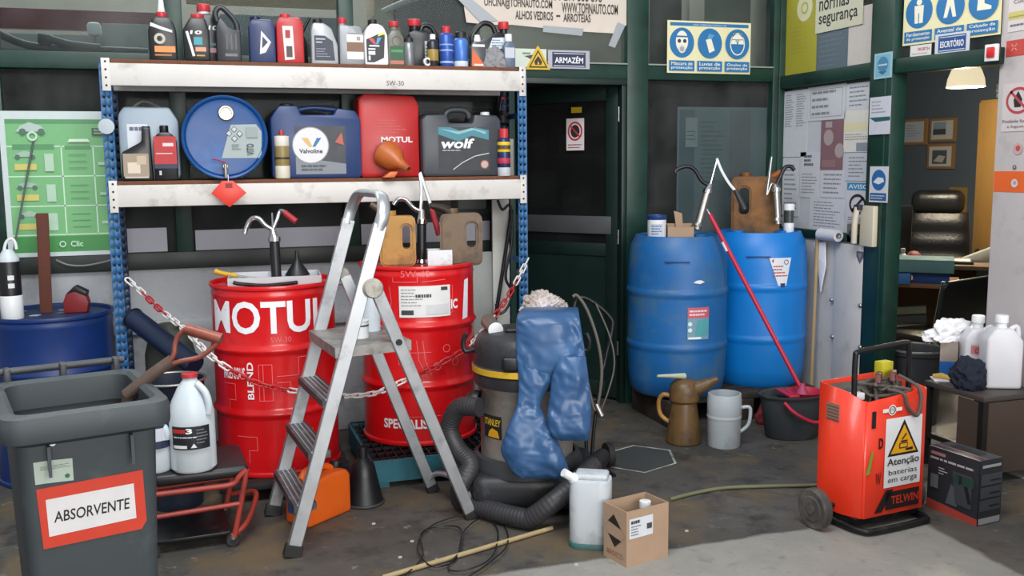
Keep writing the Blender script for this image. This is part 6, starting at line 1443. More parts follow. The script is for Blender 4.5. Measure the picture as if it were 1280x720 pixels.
def A_wolf(a, w, h):
    a.rect(-w * .30, h * .08, w * .34, h * .70, '2b2f34'); a.poly([(-w * .3, h * .7), (-w * .3, h * .6), (-w * .05, h * .5), (w * .12, h * .58), (w * .34, h * .52), (w * .34, h * .66), (w * .16, h * .7), (w * .0, h * .64), (-w * .15, h * .70)], '3f7f8e'); a.poly([(-w * .28, h * .68), (-w * .05, h * .6), (w * .15, h * .66), (w * .3, h * .6), (w * .3, h * .64), (w * .12, h * .69), (-w * .05, h * .64)], '7fb0b8')
    a.text('wolf', -w * .27, h * .40, w * .14, h * .54, 'e6e8ea', .03, shear=.25); a.rows(-w * .25, h * .36, w * .1, h * .385, 1, 'a0a6aa', .6, 3); a.pline([(-w * .12, h * .1), (w * .0, h * .2), (w * .16, h * .29), (w * .34, h * .33)], w * .012, 'b0b6ba'); a.disc(w * .28, h * .17, w * .055, 'b0a8a0'); a.ring(w * .28, h * .17, w * .055, w * .012, 'a04a3a')
bottle('canister', 'dark grey canister with a wolf lettered teal label', 523, 620, 134, ZM, SY + .13, [(.03, 0), (.97, 0), (1, .05), (1, .80), (.95, .87), (.66, .88), (.64, .76), (.34, .76), (.32, .88), (.06, .88), (0, .80), (0, .05)], M('canister_grey', '3a3f46', .42, var=.08), [(.86, .86, .06, .93, WHITEP), (.5, .92, .01, .93, DK)], A_wolf, .2, ([(.33, .84), (.4, .95), (.6, .95), (.66, .84)], .016), cat='canister', bev=.02)
wd40 = can('spray_can', 'blue spray can with yellow shield band and red cap at the upright', 630, 16, 161, ZM, SY + .02, M('can_wd', '26305a', .35, .2), CAPR, .82, bands=((.0, .22, ink('b9bcc2')), (.32, .46, ink('b0304a')), (.62, .88, ink('d8b81e')), (.68, .8, ink('2a3468'))), capr=.72)
# hung odds and ends beside the right-hand rear upright
hb1 = thing('hand_brush', 'dark long handled brush hanging inside the right end of the shelving', 'brush', (colx(628, SY + .28, 1.8), SY + .28, 1.75))
MB().cyl((0, 0, .16), (-.02, .0, .02), .01, 10).build('shaft', BLACKM, hb1); MB().lathe([(.02, -.03), (.035, -.02), (.04, .02), (.02, .05)], 16).build('head', BLACK, hb1); MB().cyl((0, 0, .11), (0, 0, .125), .013, 12).build('red_ring', REDP, hb1)
bx2 = thing('white_carton', 'small white carton standing behind the blue spray can with red cap', 'carton', (colx(633, SY + .12, ZM), SY + .12, ZM + .0005)); MB().box(-.035, -.03, 0, .035, .03, .2, bev=.003).build('carton', M('carton_offwhite', 'a3a39e', .6), bx2)
pb = thing('white_board', 'tall narrow white board leaning under the right end of the shelving', 'board', (colx(627, SB - .06, .5), SB - .06, 0), 0)
MB().box(-.05, -.01, 0, .05, .01, 1.30, bev=.003).build('board', M('board_white', 'b9bab4', .6, var=.08), pb)
gp = thing('metal_sheet', 'grey metal sheet standing behind the labelled red drum', 'sheet', (colx(604, SB - .02, .5), SB - .035, 0), 0)
MB().box(-.09, -.008, 0, .06, .008, 1.0, bev=.003).build('sheet', M('sheet_grey', '8c908c', .6, var=.08), gp)
irn = thing('tyre_lever', 'long dark iron lever leaning inside the right end of the shelving', 'lever', (colx(598, SB - .12, .3), SB - .12, 0))
MB().cyl((0, 0, 0), on(640, 262, y=SB - .09) - irn.location, .011, 10).build('lever', BLACKM, irn)
hk = thing('cable_coil', 'black cable end hanging beside the tyre lever', 'cable', on(634, 350, y=SY + .12))
MB().tube(spline([on(a_, b_, y=SY + .12) - hk.location for a_, b_ in ((622, 250), (628, 262), (638, 258), (640, 300), (632, 345), (640, 365), (634, 385), (624, 392), (620, 380))], 7), .008, 8).build('cable', BLACK, hk)

# ================================================================ SIGNS AND PAPERS
def wallart(name, label, cat, px0, py0, px1, py1, draw, plane='back', off=.012, thick=.0015, bg=None, group=None, rough=.5):
    """a flat sign with its own thickness on one of the walls; draw(a, w, h) prints on it, origin at the lower left"""
    mx, my = (px0 + px1) / 2, (py0 + py1) / 2
    if plane == 'back': f = lambda a, b: on(a, b, y=WY - off); u = Vector((1, 0, 0))
    elif plane == 'side': f = lambda a, b: on(a, b, x=PX_ - off); u = Vector((0, -1, 0))
    elif plane == 'pillar': f = lambda a, b: on(a, b, x=PPX - off); u = Vector((0, -1, 0))
    elif plane == 'bay': f = lambda a, b: onbay(a, b, off); u = bu.copy()
    elif plane == 'office': f = lambda a, b: on(a, b, x=OX - off); u = Vector((0, -1, 0))
    l, r, t_, b_ = f(px0, my), f(px1, my), f(mx, py0), f(mx, py1)
    w_ = (r - l).dot(u); h_ = t_.z - b_.z
    o = thing(name, label, cat, Vector((l.x, l.y, b_.z)), atan2(u.y, u.x), group)
    MB().box(0, 0, 0, w_, thick, h_).build('sheet', ink(bg or 'd8d8dc', rough), o)
    if draw:
        a = Art(.0005); a.rect(0, 0, w_, h_, bg or 'd8d8dc'); draw(a, w_, h_)
        if a.sh: a.build('print', o, o=(0, -.0004, 0), rough=rough)
    return o
SB_ = '1f6fa8'
def pict(a, cx, cy, r, kind):
    a.disc(cx, cy, r, SB_, r * 1.08)
    w = 'e8e4d0'
    if kind == 'mask':
        a.disc(cx, cy + r * .1, r * .5, w, r * .75); a.rect(cx - r * .5, cy + r * .38, cx + r * .5, cy + r * .5, SB_); a.disc(cx - r * .22, cy + r * .12, r * .14, '1c3a52'); a.disc(cx + r * .22, cy + r * .12, r * .14, '1c3a52'); a.disc(cx, cy - r * .45, r * .3, 'd8d4c4'); a.disc(cx, cy - r * .45, r * .18, '9aa4a4')
    elif kind == 'glove':
        a.poly([(cx - r * .35, cy + r * .25), (cx + r * .1, cy + r * .35), (cx + r * .4, cy - r * .5), (cx - r * .05, cy - r * .7)], w); a.poly([(cx - r * .25, cy + r * .3), (cx - r * .1, cy + r * .7), (cx + r * .35, cy + r * .6), (cx + r * .15, cy + r * .32)], '5a94c0')
    elif kind == 'goggles':
        a.ring(cx, cy, r * .62, r * .08, w, ry=r * .82); a.poly([(cx - r * .5, cy + r * .35), (cx + r * .5, cy + r * .35), (cx + r * .35, cy + r * .75), (cx - r * .35, cy + r * .75)], w); a.rect(cx - r * .55, cy + .0, cx - r * .06, cy + r * .3, w); a.rect(cx + r * .06, cy, cx + r * .55, cy + r * .3, w); a.rect(cx - r * .15, cy + r * .18, cx + r * .15, cy + r * .26, w)
    elif kind == 'suit':
        a.disc(cx, cy + r * .62, r * .2, w); a.poly([(cx - r * .35, cy + r * .4), (cx + r * .35, cy + r * .4), (cx + r * .3, cy - r * .75), (cx - r * .3, cy - r * .75)], w); a.line((cx, cy - r * .75), (cx, cy - r * .1), r * .06, SB_)
    elif kind == 'apron':
        a.poly([(cx - r * .2, cy + r * .6), (cx + r * .2, cy + r * .6), (cx + r * .45, cy - r * .65), (cx + r * .2, cy - r * .65), (cx, cy + r * .1), (cx - r * .2, cy - r * .65), (cx - r * .45, cy - r * .65)], w)
    elif kind == 'boot':
        a.poly([(cx - r * .35, cy + r * .55), (cx + r * .05, cy + r * .55), (cx + r * .08, cy - r * .1), (cx + r * .55, cy - r * .3), (cx + r * .55, cy - r * .5), (cx - r * .4, cy - r * .5)], w)
def ppe(a, w, h, items, head):
    a.rect(w * .03, h * .9, w * .97, h * .965, SB_); a.text(head, w * .3, h * .915, w * .7, h * .95, 'd0dce0')
    for i, (k, t1, t2) in enumerate(items):
        cx = w * (.17 + .33 * i); pict(a, cx, h * .58, w * .145, k)
        a.rect(cx - w * .15, h * .04, cx + w * .15, h * .24, SB_); a.text(t1, cx - w * .125, h * .15, cx + w * .125, h * .215, 'e8e4d0', .01); a.text(t2, cx - w * .125, h * .065, cx + w * .125, h * .13, 'e8e4d0', .01)
wallart('safety_sign', 'cream and blue protective gear sign with mask, glove and goggles', 'sign', 834, 27, 938, 92, lambda a, w, h: ppe(a, w, h, (('mask', 'Máscara de', 'protecção'), ('glove', 'Luvas de', 'protecção'), ('goggles', 'Óculos de', 'protecção')), 'USO OBRIGATÓRIO DE'), off=.056, bg='e2dcb0')
wallart('safety_sign', 'cream and blue protective gear sign with clothing and boots over the office door', 'sign', 1130, -22, 1252, 50, lambda a, w, h: ppe(a, w, h, (('suit', 'Fardamento', 'de protecção'), ('apron', 'Avental de', 'protecção'), ('boot', 'Calçado de', 'protecção')), 'USO OBRIGATÓRIO DE'), 'bay', bg='e2dcb0')
def door_plate(txt):
    def f(a, w, h):
        a.rect(w * .1, h * .08, w * .9, h * .9, '1d2348' if txt == 'ARMAZÉM' else '1f4a86'); a.rect(w * .13, h * .8, w * .87, h * .84, 'c8ccd4'); a.rect(w * .13, h * .13, w * .87, h * .17, 'c8ccd4'); a.text(txt, w * .16, h * .3, w * .84, h * .7, 'e6e8ec', .02)
    return f
wallart('door_plate', 'navy ARMAZÉM plate above the store door', 'sign', 685, 63, 737, 86, door_plate('ARMAZÉM'), off=.055, bg='a9aab4')
wallart('door_plate', 'blue ESCRITÓRIO plate above the office door', 'sign', 1169, 41, 1212, 66, door_plate('ESCRITÓRIO'), 'bay', off=.02, bg='c9ccd4')
wallart('fire_sign', 'white pictogram sign partly behind the flame triangle', 'sign', 643, 61, 683, 84, lambda a, w, h: a.poly([(w * .3, h * .6), (w * .8, h * .75), (w * .75, h * .5), (w * .5, h * .45)], '3a4038').rect(w * .25, h * .7, w * .5, h * .8, '6a8a6a'), off=.055, bg='c6cfc2')
o = wallart('flame_triangle', 'yellow warning triangle with a flame above the store door', 'sign', 657, 58, 688, 87, None, off=.062, bg='c9a41c')
for c_ in list(o.children): bpy.data.objects.remove(c_)
pT = on(657, 87, y=WY - .062); wT = on(688, 87, y=WY - .062).x - pT.x; hT = on(672, 58, y=WY - .062).z - pT.z
MB().prism([(0, 0), (wT, 0), (wT * .53, hT), (wT * .47, hT)], 0, .002).build('sheet', ink('d0aa1c'), o)
Art().poly([(wT * .12, hT * .08), (wT * .88, hT * .08), (wT * .5, hT * .84)], '25221a').poly([(wT * .2, hT * .14), (wT * .8, hT * .14), (wT * .5, hT * .74)], 'd0aa1c').poly([(wT * .38, hT * .2), (wT * .62, hT * .2), (wT * .66, hT * .34), (wT * .5, hT * .58), (wT * .34, hT * .34)], '25221a').poly([(wT * .46, hT * .22), (wT * .55, hT * .22), (wT * .5, hT * .38)], 'd0aa1c').build('print', o, o=(0, -.0004, 0))
# banner
bo = thing('paper_banner', 'creased cream paper banner with workshop addresses taped to the window', 'banner', (0, WY - .03, 0))
def bp(px, py, dy=0): q = on(px, py, y=WY - .03 - dy); return (q.x, q.z)
edge = [(580, -40), (800, -30), (796, 5), (790, 24), (772, 42), (735, 40), (700, 37), (672, 34), (640, 31), (612, 31), (583, 28), (580, 10)]
m = MB()
t = bmesh.new(); vs = [t.verts.new((bp(*e)[0], 0, bp(*e)[1])) for e in edge]; f_ = t.faces.new(vs)
bmesh.ops.triangulate(t, faces=t.faces[:]); bmesh.ops.subdivide_edges(t, edges=t.edges[:], cuts=5, use_grid_fill=True)
def crease(x, z): return -.0035 * abs(noise.noise(Vector((x * 5, z * 4, 2)))) - .0015 * abs(noise.noise(Vector((x * 14, z * 12, 5))))
for v in t.verts: v.co.y = crease(v.co.x, v.co.z)
bmesh.ops.recalc_face_normals(t, faces=t.faces); m._take(t); m.build('sheet', M('banner_paper', 'cfc4b8', .8, var=.06), bo)
def btext(txt, px0, py0, px1, py1):
    p0, p1 = bp(px0, py1), bp(px1, py0)
    a = Art(); a.text(txt, p0[0], p0[1], p1[0], p1[1], '3a3532', .015)
    a.build('lettering', bo, fn=lambda u, v, l: Vector((u, -.0042 - l, v)), step=9)
btext('265 / 211 306 696', 682, -9, 752, 0); btext('OFICINA@TOFINAUTO.COM', 605, 0, 690, 10); btext('WWW.TOFINAUTO.COM', 702, 6, 772, 16); btext('ALHOS VEDROS', 644, 15, 691, 24); btext('-', 695, 19, 700, 21); btext('ARROTEIAS', 704, 18, 738, 27)
TAPE = M('grey_tape', '9aa0a6', .35, var=.08)
for pts in ([(784, -20), (799, -18), (797, 32), (792, 45), (783, 32)], [(772, 28), (781, 32), (768, 60), (760, 57)], [(679, 32), (729, 36), (727, 45), (678, 40)], [(568, -5), (588, -2), (622, 26), (600, 28)]):
    MB().prism([bp(*e) for e in pts][::-1], -.0075, -.006).build('tape', TAPE, bo)
# carton corner behind the upper pane
tri = thing('card_triangle', 'beige folded card triangle standing against the upper window', 'card', (0, WY + .05, 0))
MB().prism([(on(a_, b_, y=WY + .05).x, on(a_, b_, y=WY + .05).z) for a_, b_ in ((452, 40), (503, 42), (499, 32), (474, 9))], 0, .01).build('card', M('beige_card', '9a9184', .8), tri)
# green poster
def greenposter(a, w, h):
    a.rect(w * .05, h * .03, w * 1.0, h * .94, '6fae74'); a.rect(w * .05, h * .03, w, h * .14, '3f8a48'); a.rect(w * .05, h * .915, w, h * .945, '4f8c5c')
    for v in (.15, .35, .555, .76): a.rect(w * .05, h * v - .003, w, h * v + .003, 'bfe0c4')
    for u in (.52, .80): a.rect(w * u - .003, h * .15, w * u + .003, h * .76, 'bfe0c4')
    a.rect(w * .1, h * .74, w * .46, h * .775, '4f8c5c'); a.rect(w * .55, h * .74, w * .78, h * .765, '4f8c5c')
    for v in (.22, .42, .63):
        a.poly([(w * .1, h * (v + .06)), (w * .3, h * (v + .06)), (w * .28, h * (v + .085)), (w * .2, h * (v + .1)), (w * .14, h * (v + .085))], '9db4a8'); a.disc(w * .14, h * (v + .06), w * .022, '4a6a58'); a.disc(w * .27, h * (v + .06), w * .022, '4a6a58'); a.rect(w * .11, h * (v - .03), w * .3, h * (v + .012), 'c6bc6a'); a.rect(w * .37, h * (v - .04), w * .45, h * (v + .08), 'a9c8b0')
        for j in range(3): a.rect(w * .58, h * (v + .07 - .045 * j), w * .74, h * (v + .075 - .045 * j), '4f8c5c')
        a.rect(w * .84, h * v, w * .97, h * (v + .02), 'a9d0b0')
    a.poly([(w * .14, h * .86), (w * .4, h * .86), (w * .36, h * .9), (w * .26, h * .925), (w * .18, h * .9)], 'a8bcb4'); a.disc(w * .2, h * .86, w * .03, '4a6a58'); a.disc(w * .36, h * .86, w * .03, '4a6a58'); a.ring(w * .28, h * .83, w * .045, w * .018, 'b8d4c0'); a.rect(w * .8, h * .835, w * .94, h * .885, '3c5a44'); a.rows(w * .82, h * .84, w * .92, h * .88, 2, 'a0b8a4', .4, 2); a.poly([(w * .58, h * .79), (w * .78, h * .79), (w * .76, h * .81), (w * .6, h * .81)], 'cfe6d2')
    a.ring(w * .48, h * .085, w * .03, w * .01, 'bfe0c4'); a.text('Clic', w * .55, h * .065, w * .66, h * .105, 'bfe0c4', .02)
wallart('green_poster', 'large green automotive chart poster with white margin on the window', 'poster', 4, 139, 147, 320, greenposter, off=.058, bg='c2cfcf', rough=.4)
# papers seen behind the glass right of the store door
wallart('notice_sheet', 'large pale blue-grey sheet behind the glass over the blue drums', 'paper', 846, 134, 962, 292, lambda a, w, h: a.rect(w * .02, h * .02, w * .18, h * .98, '7f8d96').rect(w * .55, h * .3, w * .78, h * .98, 'a39a9e').rows(w * .25, h * .4, w * .5, h * .9, 14, '8d9298', .3, 3), off=-.012, bg='a4a9ae')
wallart('notice_sheet', 'small white pointed sheet behind the glass beside the door post', 'paper', 857, 147, 872, 184, lambda a, w, h: a.rows(w * .1, h * .2, w * .8, h * .6, 3, '8a8a8a', .3, 2), off=-.006, bg='c9cacc')
# store door signs
dm = Matrix.Translation(dl.location) @ Matrix.Rotation(dl.rotation_euler.z, 4, 'Z')
dxa, dya = dm.to_3x3() @ Vector((1, 0, 0)), dm.to_3x3() @ Vector((0, 1, 0))
def ondoor(px, py, off=-.026): r = ray(px, py); q0 = dl.location + dya * off; q = CAM + r * ((q0 - CAM).dot(dya) / r.dot(dya)); return (q - dl.location).dot(dxa), q
def doorart(name, label, px0, py0, px1, py1, draw, bg):
    (a0, q0), (a1, q1) = ondoor(px0, (py0 + py1) / 2), ondoor(px1, (py0 + py1) / 2); z0, z1 = ondoor((px0 + px1) / 2, py1)[1].z, ondoor((px0 + px1) / 2, py0)[1].z
    o = thing(name, label, 'sign', Vector((q0.x, q0.y, z0)), dl.rotation_euler.z)
    MB().box(0, 0, 0, a1 - a0, .0015, z1 - z0).build('sheet', ink(bg), o)
    if draw: a = Art(.0005); draw(a, a1 - a0, z1 - z0); a.build('print', o, o=(0, -.0004, 0))
doorart('no_entry_sign', 'white no entry hand sign on the store door glass', 708, 148, 730, 188, lambda a, w, h: a.disc(w * .5, h * .6, w * .26, '2a2a2c', h * .2).ring(w * .5, h * .6, w * .42, w * .09, 'b03038', ry=h * .3).line((w * .22, h * .78), (w * .78, h * .42), w * .08, 'b03038').rows(w * .1, h * .05, w * .9, h * .22, 2, '8a4a4c', .35, 2), 'd4cccc')
doorart('door_tag', 'small yellow tag above the no entry sign', 714, 134, 727, 141, None, 'b09a1e')

# ---- office partition
def sheetA(seed, n=9, bar=None, box=False):
    def f(a, w, h):
        if box: a.line((w * .08, h * .1), (w * .92, h * .1), .003, '8a8c92'); a.line((w * .08, h * .9), (w * .92, h * .9), .003, '8a8c92'); a.line((w * .08, h * .1), (w * .08, h * .9), .003, '8a8c92'); a.line((w * .92, h * .1), (w * .92, h * .9), .003, '8a8c92')
        a.rows(w * .12, h * .1, w * .88, h * .92, n, '8d9098', .35, seed)
        if bar: a.rect(w * .1, h * bar, w * .9, h * (bar + .12), '6d7076')
    return f
SO = .058
wallart('backing_sheet', 'large white backing sheet covering the partition window under the notices', 'paper', 976, 108, 1096, 291, None, 'side', .0045, .001, bg='ced0d8')
wallart('notice_sheet', 'printed two column notice at the corner of the partition window', 'paper', 979, 113, 1009, 196, lambda a, w, h: a.rows(w * .08, h * .45, w * .45, h * .95, 14, '8d9098', .4, 3).rows(w * .55, h * .45, w * .95, h * .95, 14, '8d9098', .4, 4), 'side', SO - .05, bg='d6d7de')
wallart('notice_sheet', 'notice with a rounded outlined box under the partition transom', 'paper', 1010, 107, 1057, 150, sheetA(5, 4, box=True), 'side', SO - .05, bg='d6d7de')
wallart('notice_sheet', 'white sheet with small print under the partition transom beside the post', 'paper', 1058, 103, 1093, 137, sheetA(6, 5), 'side', SO - .05, bg='d6d7de')
wallart('notice_sheet', 'bright cream sheet with a grey vehicle strip on the partition window', 'paper', 1055, 137, 1092, 190, lambda a, w, h: a.rect(w * .0, h * .5, w, h * .7, 'e8dfb8').rect(w * .45, h * .02, w, h * .22, '8e9aa2').rows(w * .05, h * .28, w * .9, h * .45, 3, 'a8a294', .3, 4), 'side', SO - .05, bg='e6e2da')
wallart('pink_poster', 'faded pink poster with pale circles on the partition window', 'poster', 1026, 150, 1054, 212, lambda a, w, h: a.disc(w * .35, h * .65, w * .22, 'b5a6a8').disc(w * .85, h * .38, w * .2, 'b5a6a8').rect(w * .2, h * .85, w * .5, h * .97, 'b8a8aa').rect(w * .1, h * .05, w * .7, h * .2, '9c7a80'), 'side', SO - .05, bg='8f6a72')
wallart('notice_sheet', 'white form with bold heading block left of the pink poster', 'paper', 1000, 190, 1025, 247, lambda a, w, h: a.rows(w * .2, h * .68, w * .8, h * .95, 3, '5c5f68', .6, 3).rows(w * .1, h * .08, w * .9, h * .55, 7, '8d9098', .3, 4), 'side', SO - .05, bg='d6d7de')
wallart('notice_sheet', 'plain white sheet behind the bottle cap on the bright blue drum', 'paper', 978, 198, 999, 270, sheetA(9, 10), 'side', SO - .05, bg='d6d7de')
wallart('notice_sheet', 'long lined white form low on the partition window', 'paper', 1012, 248, 1056, 289, sheetA(7, 9), 'side', SO - .05, bg='d6d7de')
wallart('notice_sheet', 'small grey table sheet between the pink poster and the post', 'paper', 1057, 192, 1090, 226, sheetA(12, 6), 'side', SO - .05, bg='ced0d8')
wallart('notice_sheet', 'white sheet behind the pink poster top', 'paper', 1026, 213, 1056, 247, sheetA(15, 5), 'side', SO - .05, bg='d6d7de')
wallart('aviso_sign', 'white AVISO notice with blue heading and no smoking mark', 'sign', 1058, 228, 1087, 278, lambda a, w, h: a.rect(w * .02, h * .8, w, h * .99, '3a8fc0').text('AVISO', w * .08, h * .84, w * .94, h * .95, 'e8eef2', .02).ring(w * .5, h * .45, w * .36, w * .08, '3a2a32', ry=h * .26).line((w * .26, h * .28), (w * .74, h * .62), w * .08, '3a2a32').rows(w * .1, h * .03, w * .9, h * .14, 2, 'a06a72', .35, 2), 'side', SO - .05, bg='d6d7de')
wallart('yellow_poster', 'yellow green poster in the upper partition window', 'poster', 978, -12, 1021, 95, lambda a, w, h: a.rows(w * .25, h * .25, w * .8, h * .6, 7, 'a8a03c', .3, 3).disc(w * .65, h * .78, w * .22, 'd8d4b0').ring(w * .65, h * .78, w * .1, w * .03, 'b8b040'), 'side', SO - .05, bg='b0a838')
wallart('blue_grey_sheet', 'blue grey sheet beside the yellow poster', 'paper', 1021, 28, 1060, 90, lambda a, w, h: a.rows(w * .1, h * .1, w * .9, h * .9, 8, '6e7a84', .3, 4), 'side', SO - .052, bg='5f6d78')
wallart('notice_sheet', 'cream sheet beside the post in the upper partition window', 'paper', 1060, 8, 1093, 82, None, 'side', SO - .052, bg='cfc6c0')
wallart('rules_sign', 'cream sign lettered normas segurança in the upper partition window', 'sign', 1020, -24, 1079, 36, lambda a, w, h: a.text('normas', w * .08, h * .46, w * .72, h * .68, '2c2c30', .012).text('segurança', w * .08, h * .1, w * .9, h * .36, '2c2c30', .012), 'side', SO - .045, bg='d2cfb8')
# on the green post
PO = .0575
wallart('blue_sticker', 'light blue emblem sticker on the green office post', 'sticker', 1093, 66, 1115, 98, lambda a, w, h: a.rect(w * .1, h * .08, w * .9, h * .92, '7fb4cc').disc(w * .5, h * .55, w * .3, '4a86a8', h * .3).rect(w * .25, h * .5, w * .75, h * .56, 'bcd8e2').poly([(w * .25, h * .28), (w * .75, h * .28), (w * .5, h * .14)], '3a6a8a'), 'side', PO, bg='9cc4d4')
wallart('opening_sheet', 'white sheet with a teal curved stripe on the green office post', 'paper', 1087, 121, 1113, 168, lambda a, w, h: a.poly([(0, h * .46), (w * .3, h * .34), (w, h * .36), (w, h * .46), (w * .4, h * .46)], '2c5a60').rows(w * .1, h * .55, w * .8, h * .92, 4, '9a9ca6', .3, 3), 'side', PO + .002, bg='cfd0da')
wallart('hand_wash_sign', 'white and blue hand washing sign on the green office post', 'sign', 1087, 208, 1110, 253, lambda a, w, h: (a.disc(w * .5, h * .62, w * .38, '2a6aa8', h * .29), a.poly([(w * .2, h * .56), (w * .5, h * .5), (w * .8, h * .58), (w * .74, h * .68), (w * .45, h * .7)], 'e0e4ea'), a.rect(w * .06, h * .05, w * .94, h * .26, '2f5f9a'), a.rows(w * .12, h * .08, w * .88, h * .22, 2, 'c8d2e0', .4, 2)), 'side', PO + .002, bg='d6d8de')
wallart('maker_sticker', 'small white sticker with red print above the office door', 'sticker', 1138, 56, 1164, 70, lambda a, w, h: a.text('WURTH', w * .35, h * .45, w * .92, h * .75, 'a8323a', .02).rows(w * .1, h * .15, w * .85, h * .32, 1, '9a8a8a', .4, 2), 'bay', .02, bg='d6d4d2')
ab = onbay(1242, 66, .05)
al = thing('alarm_button', 'red alarm button on a white box at the transom end', 'alarm', (ab.x, ab.y, ab.z), atan2(bu.y, bu.x))
MB().box(-.035, -.02, -.04, .03, .0, .04, bev=.004).build('box', WHITEP, al); MB().box(-.02, -.032, -.024, .02, -.02, .026, bev=.006).build('button', REDP, al)
# on the pillar
wallart('no_flame_sign', 'round no naked flame sign pasted on the white pillar', 'sign', 1253, 104, 1292, 164, lambda a, w, h: (a.poly([(w * .4, h * .5), (w * .6, h * .5), (w * .64, h * .66), (w * .5, h * .84), (w * .36, h * .66)], '2c2424'), a.ring(w * .52, h * .64, w * .4, w * .07, 'b8434c', ry=h * .28), a.line((w * .25, h * .84), (w * .8, h * .44), w * .07, 'b8434c'), a.text('Proibido fumar', w * .04, h * .18, w * .96, h * .25, '5a5054'), a.text('e foguear', w * .2, h * .06, w * .8, h * .13, '5a5054')), 'pillar', .002, .001, bg='d4caca')
wallart('red_label', 'torn red label on the white pillar', 'sticker', 1258, 49, 1292, 69, lambda a, w, h: a.line((w * .2, h * .35), (w * .4, h * .75), .006, 'd88a80').line((w * .4, h * .35), (w * .2, h * .75), .006, 'd88a80'), 'pillar', .002, .001, bg='c4443c')
wallart('yellow_label', 'white label with yellow lines at the top of the white pillar', 'sticker', 1261, -12, 1294, 38, lambda a, w, h: (a.rect(w * .02, h * .3, w, h * .5, 'c9c070'), a.rect(w * .02, h * .36, w, h * .39, '9a9450'), a.rows(w * .1, h * .1, w * .9, h * .22, 1, '6a6a6a', .4, 3), a.text('Cuidado', w * .2, h * .7, w * .95, h * .8, '6a6266')), 'pillar', .002, .001, bg='d6cfcf')
for (px, py, r_, c, lb) in ((1272, 186, .028, 'c8a8a8', 'round pale red sticker on the white pillar above the orange band'), (1268, 209, .011, '6a6466', 'small dark heart-shaped mark on the white pillar'), (1268, 229, .02, 'd8cfd2', 'white emblem sticker on the orange pillar band')):
    q = on(px, py, x=PPX - .003); o_ = thing('round_sticker', lb, 'sticker', q)
    a = Art(); a.disc(0, 0, r_, c); a.disc(r_ * .1, r_ * .1, r_ * .5, 'c0504c' if r_ > .025 else 'b0a0a4'); a.build('print', o_, o=(0, 0, 0), u=(0, -1, 0))
# intercom phone, junction box and paper roll
q = on(1087, 282, x=PX_ - .06)
ip = thing('intercom_phone', 'cream wall telephone with handset on the partition beside the green post', 'telephone', (PX_ - .052, q.y, q.z))
CRM = M('cream_phone', 'c9c2ae', .45, var=.06)
MB().box(-.035, -.06, -.115, .0, .05, .11, bev=.006).build('body', CRM, ip)
MB().tube(spline([(-.05, .055, .10), (-.058, .06, .04), (-.058, .065, -.03), (-.05, .075, -.10)], 5), [.018, .016, .016, .014] and .016, 12).build('handset', CRM, ip)
MB().box(-.062, .03, .085, -.03, .075, .115, bev=.004).build('ear_cup', M('purple_black', '2a2638', .5), ip)
q = on(1041, 295, x=PX_ - .06)
pr = thing('paper_roll', 'white paper roll lying on the partition ledge', 'roll', (PX_ - .085, q.y, zD + .036))
ax = Matrix.Rotation(radians(90), 4, 'X')
MB().lathe([(.012, -.085), (.034, -.085), (.034, .085), (.012, .085), (.012, -.085)], 26, (0, 0, 0), ax, cap=False).build('roll', PAPER, pr)
MB().lathe([(.0115, -.088), (.016, -.088), (.016, .088), (.0115, .088)], 18, (0, 0, 0), ax, cap=False).build('core', M('roll_core', '3f3a36', .7), pr)
q = on(1067, 292, x=PX_ - .04)
jb = thing('switch_box', 'grey switch box under the AVISO notice', 'switch', (PX_ - .02, q.y, q.z)); MB().box(-.03, -.05, -.055, .0, .05, .055, bev=.005).build('box', M('switch_grey', '77706a', .6), jb); MB().lathe([(.02, 0), (.02, .01), (.001, .012)], 16, (-.03, 0, 0), Matrix.Rotation(radians(-90), 4, 'Y')).build('dial', DGREY, jb)
q = on(1075, 321, x=PX_ - .052); dq = thing('shield_badge', 'small dark shield badge on the grey partition panel', 'badge', q)
Art().poly([(-.03, .03), (.03, .03), (.03, 0), (0, -.04), (-.03, 0)], '5d5c66').poly([(-.02, .02), (.02, .02), (.0, -.02)], '8a8a92').build('print', dq, u=(0, -1, 0))
ws = thing('white_rag', 'white cloth strip tucked behind the broom stick', 'cloth', on(1023, 335, x=PX_ - .065)); q0 = ws.location
MB().prism([(-.06, .16), (.05, .15), (-.0, -.0), (-.03, -.14), (-.07, .02)], -.004, .004, axis='x', bev=.001).build('cloth', RAGW, ws)

# ================================================================ OFFICE
wallart('picture_frame', 'wooden framed certificate on the office wall', 'picture', 1127, 149, 1158, 181, lambda a, w, h: a.rect(w * .1, h * .1, w * .9, h * .9, 'b9c2cc').rows(w * .2, h * .3, w * .8, h * .8, 5, '8a949e', .25, 3), 'office', .02, .02, bg='9c7444')
wallart('picture_frame', 'wooden framed photo of a grey car on the office wall, upper of two', 'picture', 1162, 148, 1194, 177, lambda a, w, h: a.rect(w * .08, h * .1, w * .92, h * .9, 'c2c4c2').rect(w * .15, h * .3, w * .65, h * .85, '8aa0ae').rect(w * .15, h * .3, w * .65, h * .55, '4a4a4c'), 'office', .02, .02, bg='9c7444')
wallart('picture_frame', 'wooden framed photo of a pale car on the office wall, lower of two', 'picture', 1159, 180, 1192, 211, lambda a, w, h: a.rect(w * .08, h * .1, w * .92, h * .9, 'c9cbc9').rect(w * .2, h * .2, w * .75, h * .75, '55585a').poly([(w * .25, h * .3), (w * .45, h * .55), (w * .7, h * .5), (w * .6, h * .25)], 'b8babc'), 'office', .02, .02, bg='9c7444')
wallart('wall_panel', 'pale wooden board on the office wall behind the chair', 'board', 1185, 234, 1206, 300, None, 'office', .02, .02, bg='a08048')
wy0 = on(1213, 200, x=OX - .6).y
